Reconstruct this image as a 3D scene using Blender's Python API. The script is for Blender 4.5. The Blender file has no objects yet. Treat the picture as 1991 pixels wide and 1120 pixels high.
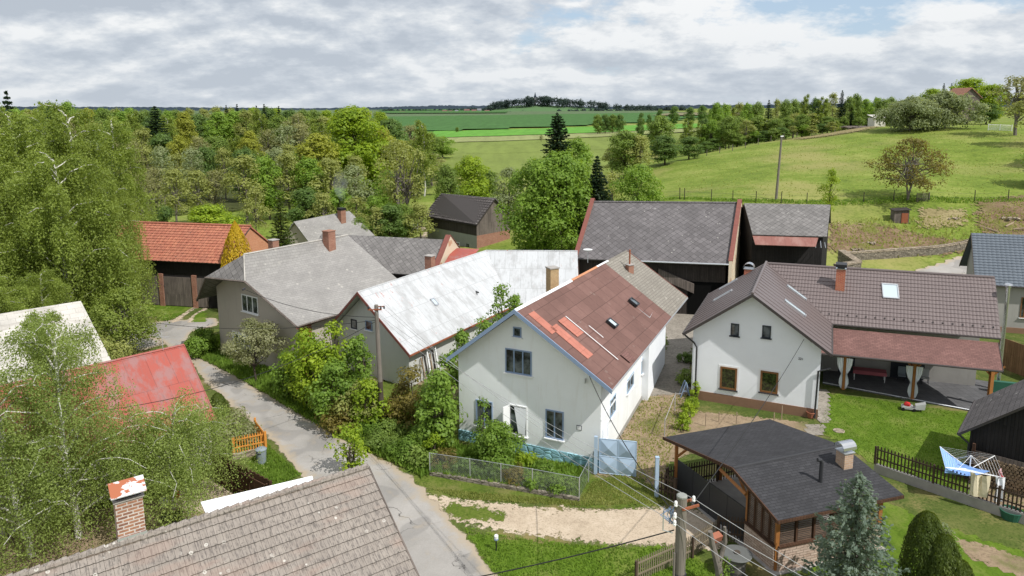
import bpy, math, random
import numpy as np
from mathutils import Vector, Matrix
R_ = math.radians
scene = bpy.context.scene
col = scene.collection
# ------------------------------------------------------------------ camera model
CH = 20.0; FP = 1400.0; PCX = 995.5; PCY = 430.0
_p = math.atan(223/1400); _r = R_(-.35)
AF = np.array([0, math.cos(_p), -math.sin(_p)]); _U0 = np.array([0, math.sin(_p), math.cos(_p)]); _R0 = np.array([1., 0, 0])
AR = _R0*math.cos(_r)+_U0*math.sin(_r); AU = _U0*math.cos(_r)-_R0*math.sin(_r)
CAM = np.array([0, 0, CH])
def ray(px, py): return AF+AR*(px-PCX)/FP+AU*(PCY-py)/FP
def U(px, py, z=0.):                       # surveyed point at height z
    d = ray(px, py); return CAM+d*((z-CH)/d[2])
def at(px, py, Y):                         # surveyed point at northing Y
    d = ray(px, py); return CAM+d*(Y/d[1])
def onplane(px, py, P, n):
    d = ray(px, py); return CAM+d*(((P-CAM)@n)/(d@n))
def V(*a): return np.array(a, float)
def nrm(v): return v/np.linalg.norm(v)
# ------------------------------------------------------------------ terrain heights
_cp = []
for px, py, Y in [(1511,390,105),(1785,382,105),(1300,388,104),(1980,385,106),(1700,300,150),(1900,320,140),(1400,330,145),
                  (1275,318,170),(1400,298,180),(1500,276,190),(1600,262,196),(1700,247,200),(1880,245,190),(1991,250,180),(1991,300,140),
                  (1750,432,98),(1640,440,96),(1900,420,99),(1991,400,101),(1600,440,94),(1760,470,92),(1860,465,93)]:
    _cp.append(at(px, py, Y))
for x, y, z in [(36,84,1.3),(50,86,1.2),(44,82,.6),(58,84,1.0),(60,70,.2),(80,84,1.0),(60,60,0),(95,95,5),(34,78,.4),(30,82,2.6),(22,84,2.6),(10,88,1.2),(0,95,0),
                (110,230,12),(160,230,14),(80,240,7),(40,230,1.5),(150,180,15),(170,120,12),(140,90,8),(150,60,2),(60,290,3),(140,320,10),(230,200,16),(200,400,10),
                (0,0,0),(-20,20,0),(20,20,0),(-40,40,0),(0,40,0),(40,40,0),(-60,60,0),(-20,60,0),(10,60,0),(30,60,0),(45,66,0),(0,75,0),(-30,80,0),(-60,110,0),(-5,110,0),(-40,150,0),
                (15,120,2.5),(5,150,0),(15,180,1.5),(-60,250,0),(0,300,0),(-150,150,0),(-200,400,0),(0,600,0),(300,800,0),(-600,900,0),(700,500,6),(900,1500,0),(0,1500,0),(-1500,2000,0),
                (0,3500,0),(2500,3500,0),(-3000,4000,0),(30,20,0),(60,30,0),(100,20,0),(-100,20,0),(0,-60,0),(200,-60,0),(-200,-60,0),(25,70,.3),(15,76,.6)]:
    _cp.append(V(x, y, z))
_cp = np.array(_cp)
_A = np.linalg.norm(_cp[:, None, :2]-_cp[None, :, :2], axis=2)
_w = np.linalg.solve(-_A, _cp[:, 2]-0.0)
def hts(X, Y):
    q = np.stack([np.ravel(X), np.ravel(Y)], 1)
    z = -(np.linalg.norm(q[:, None, :]-_cp[None, :, :2], axis=2)@_w)
    x, y = q[:, 0], q[:, 1]
    # the village floor is level
    edge = 72+np.clip((x-5)*.22, 0, 9)
    k = np.clip((y-edge)/9, 0, 1); k = k*k*(3-2*k)
    z = z*k
    z = np.where(y > 500, z*np.clip((1100-y)/600, 0, 1), z)
    return z.reshape(np.shape(X))
def h(x, y): return float(hts(np.array([x]), np.array([y]))[0])
# ------------------------------------------------------------------ nodes
class G:
    def __init__(s, name):
        s.m = bpy.data.materials.new(name); s.m.use_nodes = True
        s.t = s.m.node_tree; s.t.nodes.clear()
        s.out = s.t.nodes.new('ShaderNodeOutputMaterial')
    def n(s, ty, ins=None, **kw):
        nd = s.t.nodes.new(ty)
        for k, v in kw.items(): setattr(nd, k, v)
        for k, v in (ins or {}).items(): s.set(nd.inputs[k], v)
        return nd
    def set(s, sock, v):
        if isinstance(v, bpy.types.NodeSocket): s.t.links.new(v, sock)
        elif isinstance(v, (tuple, list)) and sock.type == 'RGBA': sock.default_value = tuple(v)+((1,) if len(v) == 3 else ())
        else: sock.default_value = v
    def uv(s): return s.n('ShaderNodeTexCoord').outputs['UV']
    def obj(s): return s.n('ShaderNodeNewGeometry').outputs['Position']
    def map(s, vec, sc=(1, 1, 1), rot=0, loc=(0, 0, 0)):
        return s.n('ShaderNodeMapping', {'Vector': vec, 'Scale': sc, 'Rotation': (0, 0, rot), 'Location': loc}).outputs[0]
    def noise(s, vec, sc, det=3, rough=.55): return s.n('ShaderNodeTexNoise', {'Vector': vec, 'Scale': sc, 'Detail': det, 'Roughness': rough}).outputs[0]
    def vor(s, vec, sc, feat='F1', out='Distance', rnd=1):
        return s.n('ShaderNodeTexVoronoi', {'Vector': vec, 'Scale': sc, 'Randomness': rnd}, feature=feat).outputs[out]
    def wave(s, vec, sc, dist=0, dirn='X', prof='SIN'): return s.n('ShaderNodeTexWave', {'Vector': vec, 'Scale': sc, 'Distortion': dist}, bands_direction=dirn, wave_profile=prof).outputs['Fac']
    def ramp(s, f, *st):
        nd = s.n('ShaderNodeValToRGB', {'Fac': f}); e = nd.color_ramp.elements
        while len(e) < len(st): e.new(.5)
        for i, (p, c) in enumerate(st):
            e[i].position = p; e[i].color = (c, c, c, 1) if isinstance(c, (int, float)) else tuple(c)+(1,)
        return nd.outputs[0]
    def mix(s, f, a, b, bl='MIX'):
        nd = s.n('ShaderNodeMix', data_type='RGBA', blend_type=bl)
        s.set(nd.inputs[0], f); s.set(nd.inputs[6], a); s.set(nd.inputs[7], b); return nd.outputs[2]
    def math(s, op, a, b=0.):
        nd = s.n('ShaderNodeMath', operation=op); s.set(nd.inputs[0], a); s.set(nd.inputs[1], b); return nd.outputs[0]
    def bump(s, hgt, st=.5, d=.02): return s.n('ShaderNodeBump', {'Height': hgt, 'Strength': st, 'Distance': d}).outputs[0]
    def brick(s, vec, c1, c2, mo, bw, rh, ms=.01, off=.5, sc=1.):
        nd = s.n('ShaderNodeTexBrick', {'Vector': vec, 'Color1': c1, 'Color2': c2, 'Mortar': mo, 'Scale': sc, 'Mortar Size': ms, 'Mortar Smooth': .3, 'Bias': 0., 'Brick Width': bw, 'Row Height': rh})
        nd.offset = off; return nd.outputs['Color'], nd.outputs['Fac']
    def done(s, colr, rough=.8, normal=None, metal=0., spec=.3, alpha=None, trans=None):
        b = s.n('ShaderNodeBsdfPrincipled', {'Base Color': colr, 'Roughness': rough, 'Metallic': metal, 'Specular IOR Level': spec})
        if normal is not None: s.set(b.inputs['Normal'], normal)
        sh = b.outputs[0]
        if trans is not None:
            tr = s.n('ShaderNodeBsdfTranslucent', {'Color': trans}); sh = s.n('ShaderNodeMixShader', {0: .38, 1: sh, 2: tr.outputs[0]}).outputs[0]
        if alpha is not None:
            tp = s.n('ShaderNodeBsdfTransparent'); sh = s.n('ShaderNodeMixShader', {0: alpha, 1: tp.outputs[0], 2: sh}).outputs[0]
        s.t.links.new(sh, s.out.inputs[0]); return s.m
def dk(c, k): return tuple(x*k for x in c)
def plain(name, c, rough=.6, metal=0., var=.25, sc=3., spec=.3):
    g = G(name); n = g.noise(g.obj(), sc, 4)
    return g.done(g.mix(n, dk(c, 1-var), dk(c, 1+var*.6)), rough, None, metal, spec)
def plaster(name, c, stain=(.35, .31, .26), amt=.35, base=.8):
    g = G(name); p = g.obj(); u = g.uv()
    n1 = g.noise(p, .7, 5, .6); n2 = g.noise(g.map(u, (2.2, .25, 1)), 1.5, 4, .6); n3 = g.noise(p, 9, 3)
    z = g.n('ShaderNodeSeparateXYZ', {0: p}).outputs[2]
    low = g.math('MULTIPLY', g.ramp(g.math('DIVIDE', z, 3.), (0, 1.), (base, 0.)), g.ramp(n1, (.3, 0.), (.7, 1.)))
    c1 = g.mix(g.ramp(n1, (.35, 0.), (.75, 1.)), c, dk(c, .93))
    c2 = g.mix(g.math('MULTIPLY', g.ramp(n2, (.55, 0.), (.8, 1.)), amt), c1, stain)
    c3 = g.mix(g.math('MULTIPLY', low, amt), c2, stain)
    return g.done(c3, .85, g.bump(g.math('ADD', n3, g.math('MULTIPLY', n1, 2.)), .18, .012), spec=.2)
def slate(name, c, size=.42, lich=.5, gap=.5, diag=True):
    g = G(name); u = g.uv(); rr = R_(45) if diag else 0
    w = g.n('ShaderNodeVectorMath', {0: g.map(u, rot=rr), 1: g.n('ShaderNodeVectorMath', {0: g.n('ShaderNodeTexNoise', {'Vector': u, 'Scale': .8}).outputs['Color'], 1: (.16, .16, 0)}, operation='MULTIPLY').outputs[0]}, operation='ADD').outputs[0]
    bc, bf = g.brick(w, dk(c, .78), dk(c, 1.2), dk(c, .25), size, size, .016, 0.)
    cell = g.vor(w, 1/size/1.6, out='Color')
    n = g.noise(u, .5, 5, .65); n2 = g.noise(u, 14, 3, .6); n3 = g.noise(u, 2.6, 3)
    c1 = g.mix(g.ramp(n, (.3, 0.), (.75, .7)), bc, dk(c, .62))
    c1 = g.mix(g.ramp(cell, (0, .35), (.5, 0.), (1, .0)), c1, dk(c, .5))
    # slipped slates: short dark marks along the joints
    j = g.math('MULTIPLY', g.ramp(bf, (.1, 0.), (.9, 1.)), g.ramp(n3, (.45, 0.), (.6, gap)))
    c1 = g.mix(j, c1, (.008, .007, .007))
    li = g.math('MULTIPLY', g.ramp(g.vor(u, 2.2), (.0, 1.), (.13, .6), (.17, 0.)), g.ramp(g.noise(u, .9, 2), (.5, 0.), (.62, 1.)))
    c1 = g.mix(g.math('MULTIPLY', li, lich), c1, (.5, .49, .45))
    c1 = g.mix(g.math('MULTIPLY', g.ramp(n2, (.55, 0.), (.7, 1.)), .35), c1, dk(c, 1.7))
    return g.done(c1, .8, g.bump(g.math('ADD', g.math('MULTIPLY', bf, -1.), g.math('MULTIPLY', n2, .4)), .5, .02), spec=.25)
def rows(name, c, c2, rh, bw, line=.3, lich=.3, patch=None, ms=.012, off=.5, nscale=.6, bumpd=.02, spot=1.6):
    g = G(name); u = g.uv()
    w = g.n('ShaderNodeVectorMath', {0: u, 1: g.n('ShaderNodeVectorMath', {0: g.n('ShaderNodeTexNoise', {'Vector': u, 'Scale': .6}).outputs['Color'], 1: (.06, .06, 0)}, operation='MULTIPLY').outputs[0]}, operation='ADD').outputs[0]
    bc, bf = g.brick(w, c, c2, dk(c, line), bw, rh, ms, off)
    n = g.noise(u, nscale, 5, .65); n2 = g.noise(g.map(u, (3, .8, 1)), 5, 4, .6)
    c1 = g.mix(g.ramp(n, (.35, 0.), (.75, .6)), bc, dk(c, .6))
    c1 = g.mix(g.ramp(n2, (.5, 0.), (.75, .4)), c1, dk(c, .5))
    if patch: c1 = g.mix(g.ramp(g.noise(g.map(u, (1, 2.2, 1), loc=(7, 3, 0)), .5, 3), (.52, 0.), (.62, .7)), c1, patch)
    li = g.math('MULTIPLY', g.ramp(g.vor(u, spot), (.0, 1.), (.16, .7), (.2, 0.)), g.ramp(g.noise(u, .8, 2), (.48, 0.), (.62, 1.)))
    c1 = g.mix(g.math('MULTIPLY', li, lich), c1, (.5, .48, .43))
    return g.done(c1, .82, g.bump(g.math('ADD', g.math('MULTIPLY', bf, -1.), g.math('MULTIPLY', n2, .5)), .5, bumpd), spec=.25)
def sheet(name, c, wear, wearc, bw=1., rh=2., rough=.5, line=.45, metal=0., rust=None):
    g = G(name); u = g.uv()
    bc, bf = g.brick(u, c, dk(c, .93), dk(c, line), bw, rh, .012, .5)
    n = g.noise(g.map(u, (1, .5, 1)), .9, 6, .7); n2 = g.noise(g.map(u, (6, .7, 1)), 1.6, 5, .65); n3 = g.noise(u, .35, 3)
    c1 = g.mix(g.math('MULTIPLY', g.ramp(n, (.48, 0.), (.6, 1.)), wear), bc, wearc)
    c1 = g.mix(g.math('MULTIPLY', g.ramp(n2, (.55, 0.), (.68, .8)), wear), c1, dk(wearc, .7))
    if rust: c1 = g.mix(g.math('MULTIPLY', g.ramp(g.noise(g.map(u, (2, .6, 1), loc=(3, 1, 0)), 2.2, 5, .7), (.6, 0.), (.66, 1.)), g.ramp(n3, (.5, 0.), (.6, 1.))), c1, rust)
    return g.done(c1, rough, g.bump(g.math('ADD', g.math('MULTIPLY', bf, -.6), g.math('MULTIPLY', n, .6)), .4, .03), metal, .4)
def wood(name, c, w=.16, var=.5, vert=True, rough=.85):
    g = G(name); u = g.uv()
    m = g.map(u, (1, 1, 1), rot=R_(90) if vert else 0)
    bc, bf = g.brick(m, dk(c, 1-var*.5), dk(c, 1+var*.5), dk(c, .15), 3.5, w, .012, .37)
    n = g.noise(g.map(u, (9, .6, 1) if vert else (.6, 9, 1)), 2, 5, .65); n2 = g.noise(u, .6, 3)
    c1 = g.mix(g.ramp(n, (.35, 0.), (.7, .7)), bc, dk(c, .45)); c1 = g.mix(g.ramp(n2, (.4, 0.), (.8, .5)), c1, dk(c, 1.5))
    return g.done(c1, rough, g.bump(g.math('ADD', g.math('MULTIPLY', bf, -1.), n), .5, .015), spec=.2)
def bricks(name, c1, c2, mo, bw=.3, rh=.09, ms=.012, n=.5, pl=None):
    g = G(name); u = g.uv(); bc, bf = g.brick(u, c1, c2, mo, bw, rh, ms)
    a = g.noise(u, 1.2, 5, .65); b = g.noise(u, 12, 3)
    cc = g.mix(g.ramp(a, (.35, 0.), (.75, n)), bc, dk(c1, .5)); cc = g.mix(g.ramp(b, (.45, 0.), (.75, .4)), cc, dk(c2, 1.3))
    if pl: cc = g.mix(g.ramp(g.noise(u, .5, 5, .65), (.42, 0.), (.48, 1.)), cc, pl)
    return g.done(cc, .9, g.bump(g.math('ADD', g.math('MULTIPLY', bf, -1.), b), .5, .02), spec=.15)
def stones(name, c, sc=2.2, mo=.35, sq=(1, 1.8, 1)):
    g = G(name); u = g.map(g.uv(), sq); e = g.vor(u, sc, 'DISTANCE_TO_EDGE'); cl = g.vor(u, sc, out='Color')
    v = g.n('ShaderNodeSeparateColor', {0: cl}).outputs[0]
    cc = g.mix(v, dk(c, .6), dk(c, 1.3)); cc = g.mix(g.ramp(e, (0, 1.), (.07, 0.)), cc, dk(c, mo)); n = g.noise(u, 6, 4)
    return g.done(g.mix(g.ramp(n, (.4, 0.), (.8, .5)), cc, dk(c, .6)), .9, g.bump(g.math('ADD', g.ramp(e, (0, 0.), (.12, 1.)), g.math('MULTIPLY', n, .5)), .8, .04), spec=.15)
def leaf(name, c, c2, tr=1.0, ns=.6):
    g = G(name); ri = g.n('ShaderNodeNewGeometry').outputs['Random Per Island']; n = g.noise(g.obj(), ns, 3, .6)
    f = g.math('ADD', g.math('MULTIPLY', ri, .5), g.math('MULTIPLY', g.ramp(n, (.35, 0.), (.65, 1.)), .5))
    oi = g.n('ShaderNodeObjectInfo').outputs['Random']
    cc = g.mix(f, c, c2); cc = g.mix(g.math('MULTIPLY', oi, .35), cc, dk(c, .8))
    return g.done(cc, .55, None, spec=.25, trans=g.mix(.5, cc, (min(1, c2[0]*1.9), min(1, c2[1]*1.9), c2[2]*.8)))
def ground(name, stops, sc=.35, fine=6., edge=False, rough=.95, bd=.05, dry=None, drys=.12, aniso=None, thr=.5, mow=None):
    g = G(name); p = g.obj(); n = g.noise(p, sc, 6, .65); f = g.noise(p, fine, 5, .75); mid = g.noise(p, sc*5, 4, .6)
    k = g.math('ADD', g.math('MULTIPLY', n, .5), g.math('ADD', g.math('MULTIPLY', f, .25), g.math('MULTIPLY', mid, .25)))
    cc = g.ramp(k, *stops)
    cc = g.mix(g.ramp(f, (.3, .55), (.5, 0.)), cc, dk(stops[0][1], .45))
    if dry: cc = g.mix(g.ramp(g.math('ADD', g.math('MULTIPLY', g.noise(p, drys, 4, .6), .75), g.math('MULTIPLY', f, .25)), (.5, 0.), (.62, .8)), cc, dry)
    if aniso: cc = g.mix(g.ramp(g.noise(g.map(p, aniso), 1, 3), (.4, 0.), (.6, .35)), cc, dk(stops[-1][1], 1.2))
    al = None
    if edge:
        a = g.n('ShaderNodeAttribute', attribute_name='edge').outputs['Fac']
        al = g.ramp(g.math('ADD', a, g.math('ADD', g.math('MULTIPLY', g.math('SUBTRACT', mid, .5), 1.6), g.math('MULTIPLY', g.math('SUBTRACT', f, .5), .9))), (thr-.06, 0.), (thr+.06, 1.))
    return g.done(cc, rough, g.bump(g.math('ADD', f, mid), .6, bd), spec=.1, alpha=al)
# ------------------------------------------------------------------ mesh builder
class MB:
    def __init__(s): s.v = []; s.f = []; s.mi = []; s.k = 0
    def add(s, vs, fs):
        o = len(s.v); s.v += [tuple(map(float, x)) for x in vs]
        for f in fs: s.f.append([o+i for i in f]); s.mi.append(s.k)
        return s
    def poly(s, *p): return s.add(p, [range(len(p))])
    def box(s, c, sx, sy, sz, rz=0., rx=0., ry=0.):          # centred box
        M = Matrix.Rotation(rz, 3, 'Z') @ Matrix.Rotation(ry, 3, 'Y') @ Matrix.Rotation(rx, 3, 'X')
        vs = [np.array(c)+np.array(M @ Vector((a*sx/2, b*sy/2, d*sz/2))) for a in (-1, 1) for b in (-1, 1) for d in (-1, 1)]
        return s.add(vs, [(0,1,3,2),(4,6,7,5),(0,4,5,1),(2,3,7,6),(0,2,6,4),(1,5,7,3)])
    def obox(s, o, a, b, c):                                  # box from a corner and three edge vectors
        o, a, b, c = [np.array(q, float) for q in (o, a, b, c)]
        vs = [o, o+a, o+a+b, o+b, o+c, o+a+c, o+a+b+c, o+b+c]
        fs = [(0,3,2,1),(4,5,6,7),(0,1,5,4),(1,2,6,5),(2,3,7,6),(3,0,4,7)]
        if np.dot(np.cross(a, b), c) < 0: fs = [f[::-1] for f in fs]
        return s.add(vs, fs)
    def slab(s, a, b, c, d, th):                              # top face a b c d (ccw from above), thickness downwards
        n = nrm(np.cross(np.array(b)-a, np.array(d)-a)); n = n if n[2] > 0 else -n
        t = [np.array(q, float) for q in (a, b, c, d)]; u = [q-n*th for q in t]
        return s.add(t+u, [(0,1,2,3),(7,6,5,4),(0,4,5,1),(1,5,6,2),(2,6,7,3),(3,7,4,0)])
    def tube(s, pts, rad, n=6, cap=True):
        pts = [np.array(p, float) for p in pts]; m = len(pts); rad = rad if hasattr(rad, '__len__') else [rad]*m; o = len(s.v)
        pu = None
        for i, p in enumerate(pts):
            t = nrm(pts[min(i+1, m-1)]-pts[max(i-1, 0)])
            u = np.cross(t, (0, 0, 1.)) if abs(t[2]) < .95 else np.cross(t, (1., 0, 0)); u = nrm(u)
            if pu is not None:
                u = pu-t*(pu@t); u = nrm(u)
            pu = u; w = np.cross(t, u)
            for k in range(n):
                a = 2*math.pi*k/n; s.v.append(tuple(p+(u*math.cos(a)+w*math.sin(a))*rad[i]))
        for i in range(m-1):
            for k in range(n):
                s.f.append([o+i*n+k, o+i*n+(k+1) % n, o+(i+1)*n+(k+1) % n, o+(i+1)*n+k]); s.mi.append(s.k)
        if cap: s.f.append([o+k for k in range(n)][::-1]); s.f.append([o+(m-1)*n+k for k in range(n)]); s.mi += [s.k]*2
        return s
    def lathe(s, c, prof, n=16):                              # profile [(r,z)...] around c
        o = len(s.v)
        for r, z in prof:
            for k in range(n): a = 2*math.pi*k/n; s.v.append((c[0]+r*math.cos(a), c[1]+r*math.sin(a), c[2]+z))
        for i in range(len(prof)-1):
            for k in range(n): s.f.append([o+i*n+k, o+i*n+(k+1) % n, o+(i+1)*n+(k+1) % n, o+(i+1)*n+k]); s.mi.append(s.k)
        s.f.append([o+k for k in range(n)][::-1]); s.f.append([o+(len(prof)-1)*n+k for k in range(n)]); s.mi += [s.k]*2
        return s
    def build(s, name, mat, parent=None, smooth=False, warp=0.):
        return mesh_obj(name, np.array(s.v), s.f, mat, parent, smooth, s.mi)
ORG = {}
def mesh_obj(name, v, f, mat, parent=None, smooth=False, mi=None, uv=True):
    o0 = ORG.get(parent.name, V(0, 0, 0)) if parent else V(0, 0, 0)
    me = bpy.data.meshes.new(name); me.from_pydata((v-o0).tolist(), [], [list(q) for q in f]); me.update()
    mats = mat if isinstance(mat, (list, tuple)) else [mat]
    for m in mats: me.materials.append(m)
    if mi is not None and len(mats) > 1: me.polygons.foreach_set('material_index', mi)
    if uv:
        n = len(me.polygons); nr = np.empty(n*3); me.polygons.foreach_get('normal', nr); nr = nr.reshape(-1, 3)
        lt = np.empty(n, int); me.polygons.foreach_get('loop_total', lt); pi = np.repeat(np.arange(n), lt)
        li = np.empty(len(me.loops), int); me.loops.foreach_get('vertex_index', li)
        t = np.stack([-nr[:, 1], nr[:, 0], np.zeros(n)], 1); L = np.linalg.norm(t, axis=1); t[L < .02] = (1, 0, 0); L[L < .02] = 1; t /= L[:, None]
        b = np.cross(nr, t); P = v[li]
        uvs = np.stack([(P*t[pi]).sum(1), (P*b[pi]).sum(1)], 1)
        me.uv_layers.new(name='UVMap').data.foreach_set('uv', uvs.ravel())
    if smooth: me.polygons.foreach_set('use_smooth', [True]*len(me.polygons))
    o = bpy.data.objects.new(name, me); col.objects.link(o)
    if parent: o.parent = parent; ORG[o.name] = o0
    else: ORG[o.name] = V(0, 0, 0)
    return o
def tag(o, label, cat, group=None, kind=None):
    if label: o['label'] = label
    if cat: o['category'] = cat
    if group: o['group'] = group
    if kind: o['kind'] = kind
    return o
def thing(name, label, cat, loc, group=None):
    o = bpy.data.objects.new(name, None); o.empty_display_size = .3; col.objects.link(o); o.location = tuple(map(float, loc))
    ORG[o.name] = np.array(loc, float); return tag(o, label, cat, group)
def copy_tree(o, loc, rz=0., sc=1., label=None, group=None, mats=None):
    c = o.copy(); col.objects.link(c); c.location = tuple(map(float, loc)); c.rotation_euler = (0, 0, rz); c.scale = sc if hasattr(sc, '__len__') else (sc, sc, sc)
    if label: c['label'] = label
    if group: c['group'] = group
    for ch in list(o.children):
        k = ch.copy(); col.objects.link(k); k.parent = c
        for gch in list(ch.children):
            q = gch.copy(); col.objects.link(q); q.parent = k
    return c
def structure(o): o['kind'] = 'structure'; return o
# ------------------------------------------------------------------ materials
M = {}
M['white_wall'] = plaster('white_wall', (.82, .845, .86), (.6, .57, .52), .38)
M['bright_wall'] = plaster('bright_wall', (.82, .85, .89), (.7, .68, .64), .04)
M['grey_wall'] = plaster('grey_wall', (.36, .35, .33), (.2, .19, .17), .4)
M['c_wall'] = plaster('c_wall', (.52, .53, .51), (.3, .28, .25), .3)
M['taupe_wall'] = plaster('taupe_wall', (.43, .385, .34), (.2, .17, .15), .3)
M['pale_wall'] = plaster('pale_wall', (.62, .59, .54), (.4, .33, .26), .55)
M['concrete_wall'] = plaster('concrete_wall', (.27, .28, .26), (.15, .15, .14), .5)
M['plaster_gable'] = bricks('plaster_gable', (.48, .2, .1), (.56, .3, .17), (.5, .44, .36), .3, .09, .012, .4, (.62, .53, .4))
M['brown_base'] = plain('brown_base', (.24, .14, .09), .9, 0, .2)
M['blue_stone'] = stones('blue_stone', (.3, .55, .64), 1.9, .55)
M['rock'] = stones('rock', (.24, .21, .17), 3., .25)
M['slate_dark'] = slate('slate_dark', (.145, .135, .138), .5, .8, 1.)
M['slate_mid'] = slate('slate_mid', (.2, .19, .185), .42, .7, .8)
M['fibre_old'] = rows('fibre_old', (.27, .26, .25), (.31, .3, .285), .22, .45, .5, .5, None, .008)
M['fibre_pale'] = rows('fibre_pale', (.5, .48, .44), (.56, .53, .49), .5, .9, .55, .5, (.33, .31, .28), .01)
M['fibre_beige'] = rows('fibre_beige', (.235, .215, .185), (.28, .26, .225), .2, .5, .4, .5, None, .012)
M['silver'] = sheet('silver_sheet', (.5, .515, .53), .55, (.3, .3, .3), 1., 2.2, .42, .5, .0, (.38, .14, .1))
M['white_sheet'] = sheet('white_sheet', (.8, .81, .83), .15, (.5, .5, .5), 1.2, 8, .4, .8)
M['red_sheet'] = sheet('red_sheet', (.34, .075, .055), .85, (.27, .14, .135), 1.15, 2.4, .55, .45)
M['felt_brown'] = rows('felt_brown', (.155, .085, .072), (.2, .112, .096), 1.0, 1.05, .4, .12, None, .014, .0, .5)
M['felt_orange'] = rows('felt_orange', (.43, .165, .12), (.47, .185, .14), 1.0, 1.05, .6, 0, None, .01, .0, 1.2)
M['shingle_brown'] = rows('shingle_brown', (.17, .09, .08), (.235, .125, .11), .14, .3, .6, 0, None, .012)
M['shingle_black'] = rows('shingle_black', (.038, .038, .042), (.055, .055, .06), .15, .33, .55, 0, None, .012)
M['shingle_chipped'] = slate('shingle_chipped', (.13, .12, .12), .34, 1., 1., False)
M['metal_brown'] = plain('metal_brown', (.135, .108, .105), .38, .0, .08, 1, .5)
M['metal_tile_brown'] = plain('metal_tile_brown', (.15, .118, .115), .4, .0, .12, .8, .5)
M['metal_dark'] = plain('metal_dark', (.06, .052, .05), .4, 0, .1)
M['tile_slate_blue'] = plain('tile_slate_blue', (.105, .125, .15), .42, 0, .2, .8, .5)
g = G('tile_concrete_old'); u = g.uv(); p = g.obj()
_n = g.noise(u, .7, 6, .7); _f = g.noise(g.map(u, (4, 1, 1)), 3, 5, .7); _s = g.noise(u, 9, 4, .7)
bc, bf = g.brick(u, (.29, .255, .225), (.315, .28, .248), (.05, .045, .04), .21, .355, .006, 0.)
cc = g.mix(g.ramp(_n, (.35, 0.), (.75, .55)), bc, (.15, .13, .12)); cc = g.mix(g.ramp(_f, (.5, 0.), (.62, .7)), cc, (.1, .09, .085))
cc = g.mix(g.ramp(_s, (.6, 0.), (.68, .8)), cc, (.05, .045, .04))
cc = g.mix(g.ramp(g.noise(g.map(u, (.6, 1.6, 1), loc=(2, 5, 0)), .55, 3), (.55, 0.), (.63, .3)), cc, (.31, .21, .17))
vd = g.vor(u, 2.6); ring = g.ramp(vd, (.0, .3), (.07, .35), (.1, 1.), (.15, .9), (.17, 0.))
cc = g.mix(g.math('MULTIPLY', ring, g.ramp(g.noise(u, .55, 2), (.46, 0.), (.56, 1.))), cc, (.5, .48, .44))
M['tile_concrete_old'] = g.done(cc, .9, g.bump(g.math('ADD', _f, _s), .6, .02), spec=.15)
g = G('tile_clay_red'); u = g.uv(); _n = g.noise(u, .5, 5, .65); _f = g.noise(g.map(u, (2.5, 1, 1)), 3, 4, .7)
bc, bf = g.brick(u, (.36, .13, .085), (.46, .19, .12), (.16, .06, .04), .24, .36, .01, 0.)
cc = g.mix(g.ramp(_n, (.4, 0.), (.7, .5)), bc, (.24, .1, .075)); cc = g.mix(g.ramp(_f, (.58, 0.), (.68, .85)), cc, (.06, .035, .03))
M['tile_clay_red'] = g.done(cc, .9, spec=.15)
M['tile_dark'] = rows('tile_dark', (.085, .075, .075), (.15, .135, .13), .4, .42, .25, .4, None, .02, .5, 1.5)
M['wood_dark'] = wood('wood_dark', (.05, .042, .038), .16)
M['wood_grey'] = wood('wood_grey', (.155, .13, .115), .17, .6)
M['wood_black'] = wood('wood_black', (.024, .022, .022), .16, .4)
M['wood_brown'] = wood('wood_brown', (.085, .045, .028), .14, .4)
M['wood_panel'] = wood('wood_panel', (.22, .12, .07), .25, .4)
M['wood_orange'] = plain('wood_orange', (.36, .15, .045), .6, 0, .3, 6)
M['fence_orange'] = plain('fence_orange', (.6, .25, .05), .6, 0, .25, 6)
M['fence_dark'] = plain('fence_dark', (.075, .05, .035), .8, 0, .4, 6)
M['fence_weathered'] = plain('fence_weathered', (.2, .165, .115), .85, 0, .35, 6)
M['post_wood'] = plain('post_wood', (.3, .23, .16), .85, 0, .35, 5)
M['blind'] = wood('blind', (.19, .13, .095), .07, .3, False)
M['brick_red'] = bricks('brick_red', (.42, .1, .05), (.5, .16, .08), (.45, .36, .3), .25, .085, .012, .2)
M['brick_old'] = bricks('brick_old', (.3, .13, .09), (.37, .19, .13), (.22, .18, .15), .27, .085, .01)
M['brick_yellow'] = bricks('brick_yellow', (.42, .28, .14), (.5, .36, .2), (.28, .22, .16), .27, .085, .01, .3)
M['brick_white'] = bricks('brick_white', (.2, .1, .075), (.4, .2, .12), (.6, .56, .52), .3, .11, .022, .5)
M['brick_orange'] = bricks('brick_orange', (.5, .2, .1), (.56, .26, .14), (.42, .3, .22), .28, .09, .01, .35)
M['brick_mortar'] = bricks('brick_mortar', (.38, .25, .17), (.46, .32, .22), (.42, .37, .32), .32, .11, .014, .3)
M['clad_stone'] = bricks('clad_stone', (.46, .33, .26), (.58, .46, .38), (.2, .14, .11), .38, .12, .014, .55)
M['rust'] = plain('rust', (.3, .1, .05), .8, 0, .5, 4)
g = G('rusty_white'); n = g.noise(g.map(g.obj(), (1, 1, 2)), 1.7, 4, .6)
M['rusty_white'] = g.done(g.mix(g.ramp(n, (.47, 0.), (.5, 1.)), (.36, .12, .06), (.62, .63, .65)), .7)
M['copper_rust'] = sheet('copper_rust', (.24, .1, .08), .5, (.34, .2, .17), .6, 9, .55, .5)
M['red_trim'] = plain('red_trim', (.2, .07, .055), .7, 0, .35)
M['blue_trim'] = plain('blue_trim', (.23, .31, .45), .5, 0, .12)
M['blue_pale'] = plain('blue_pale', (.36, .47, .6), .45, 0, .12, 3, .5)
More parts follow.
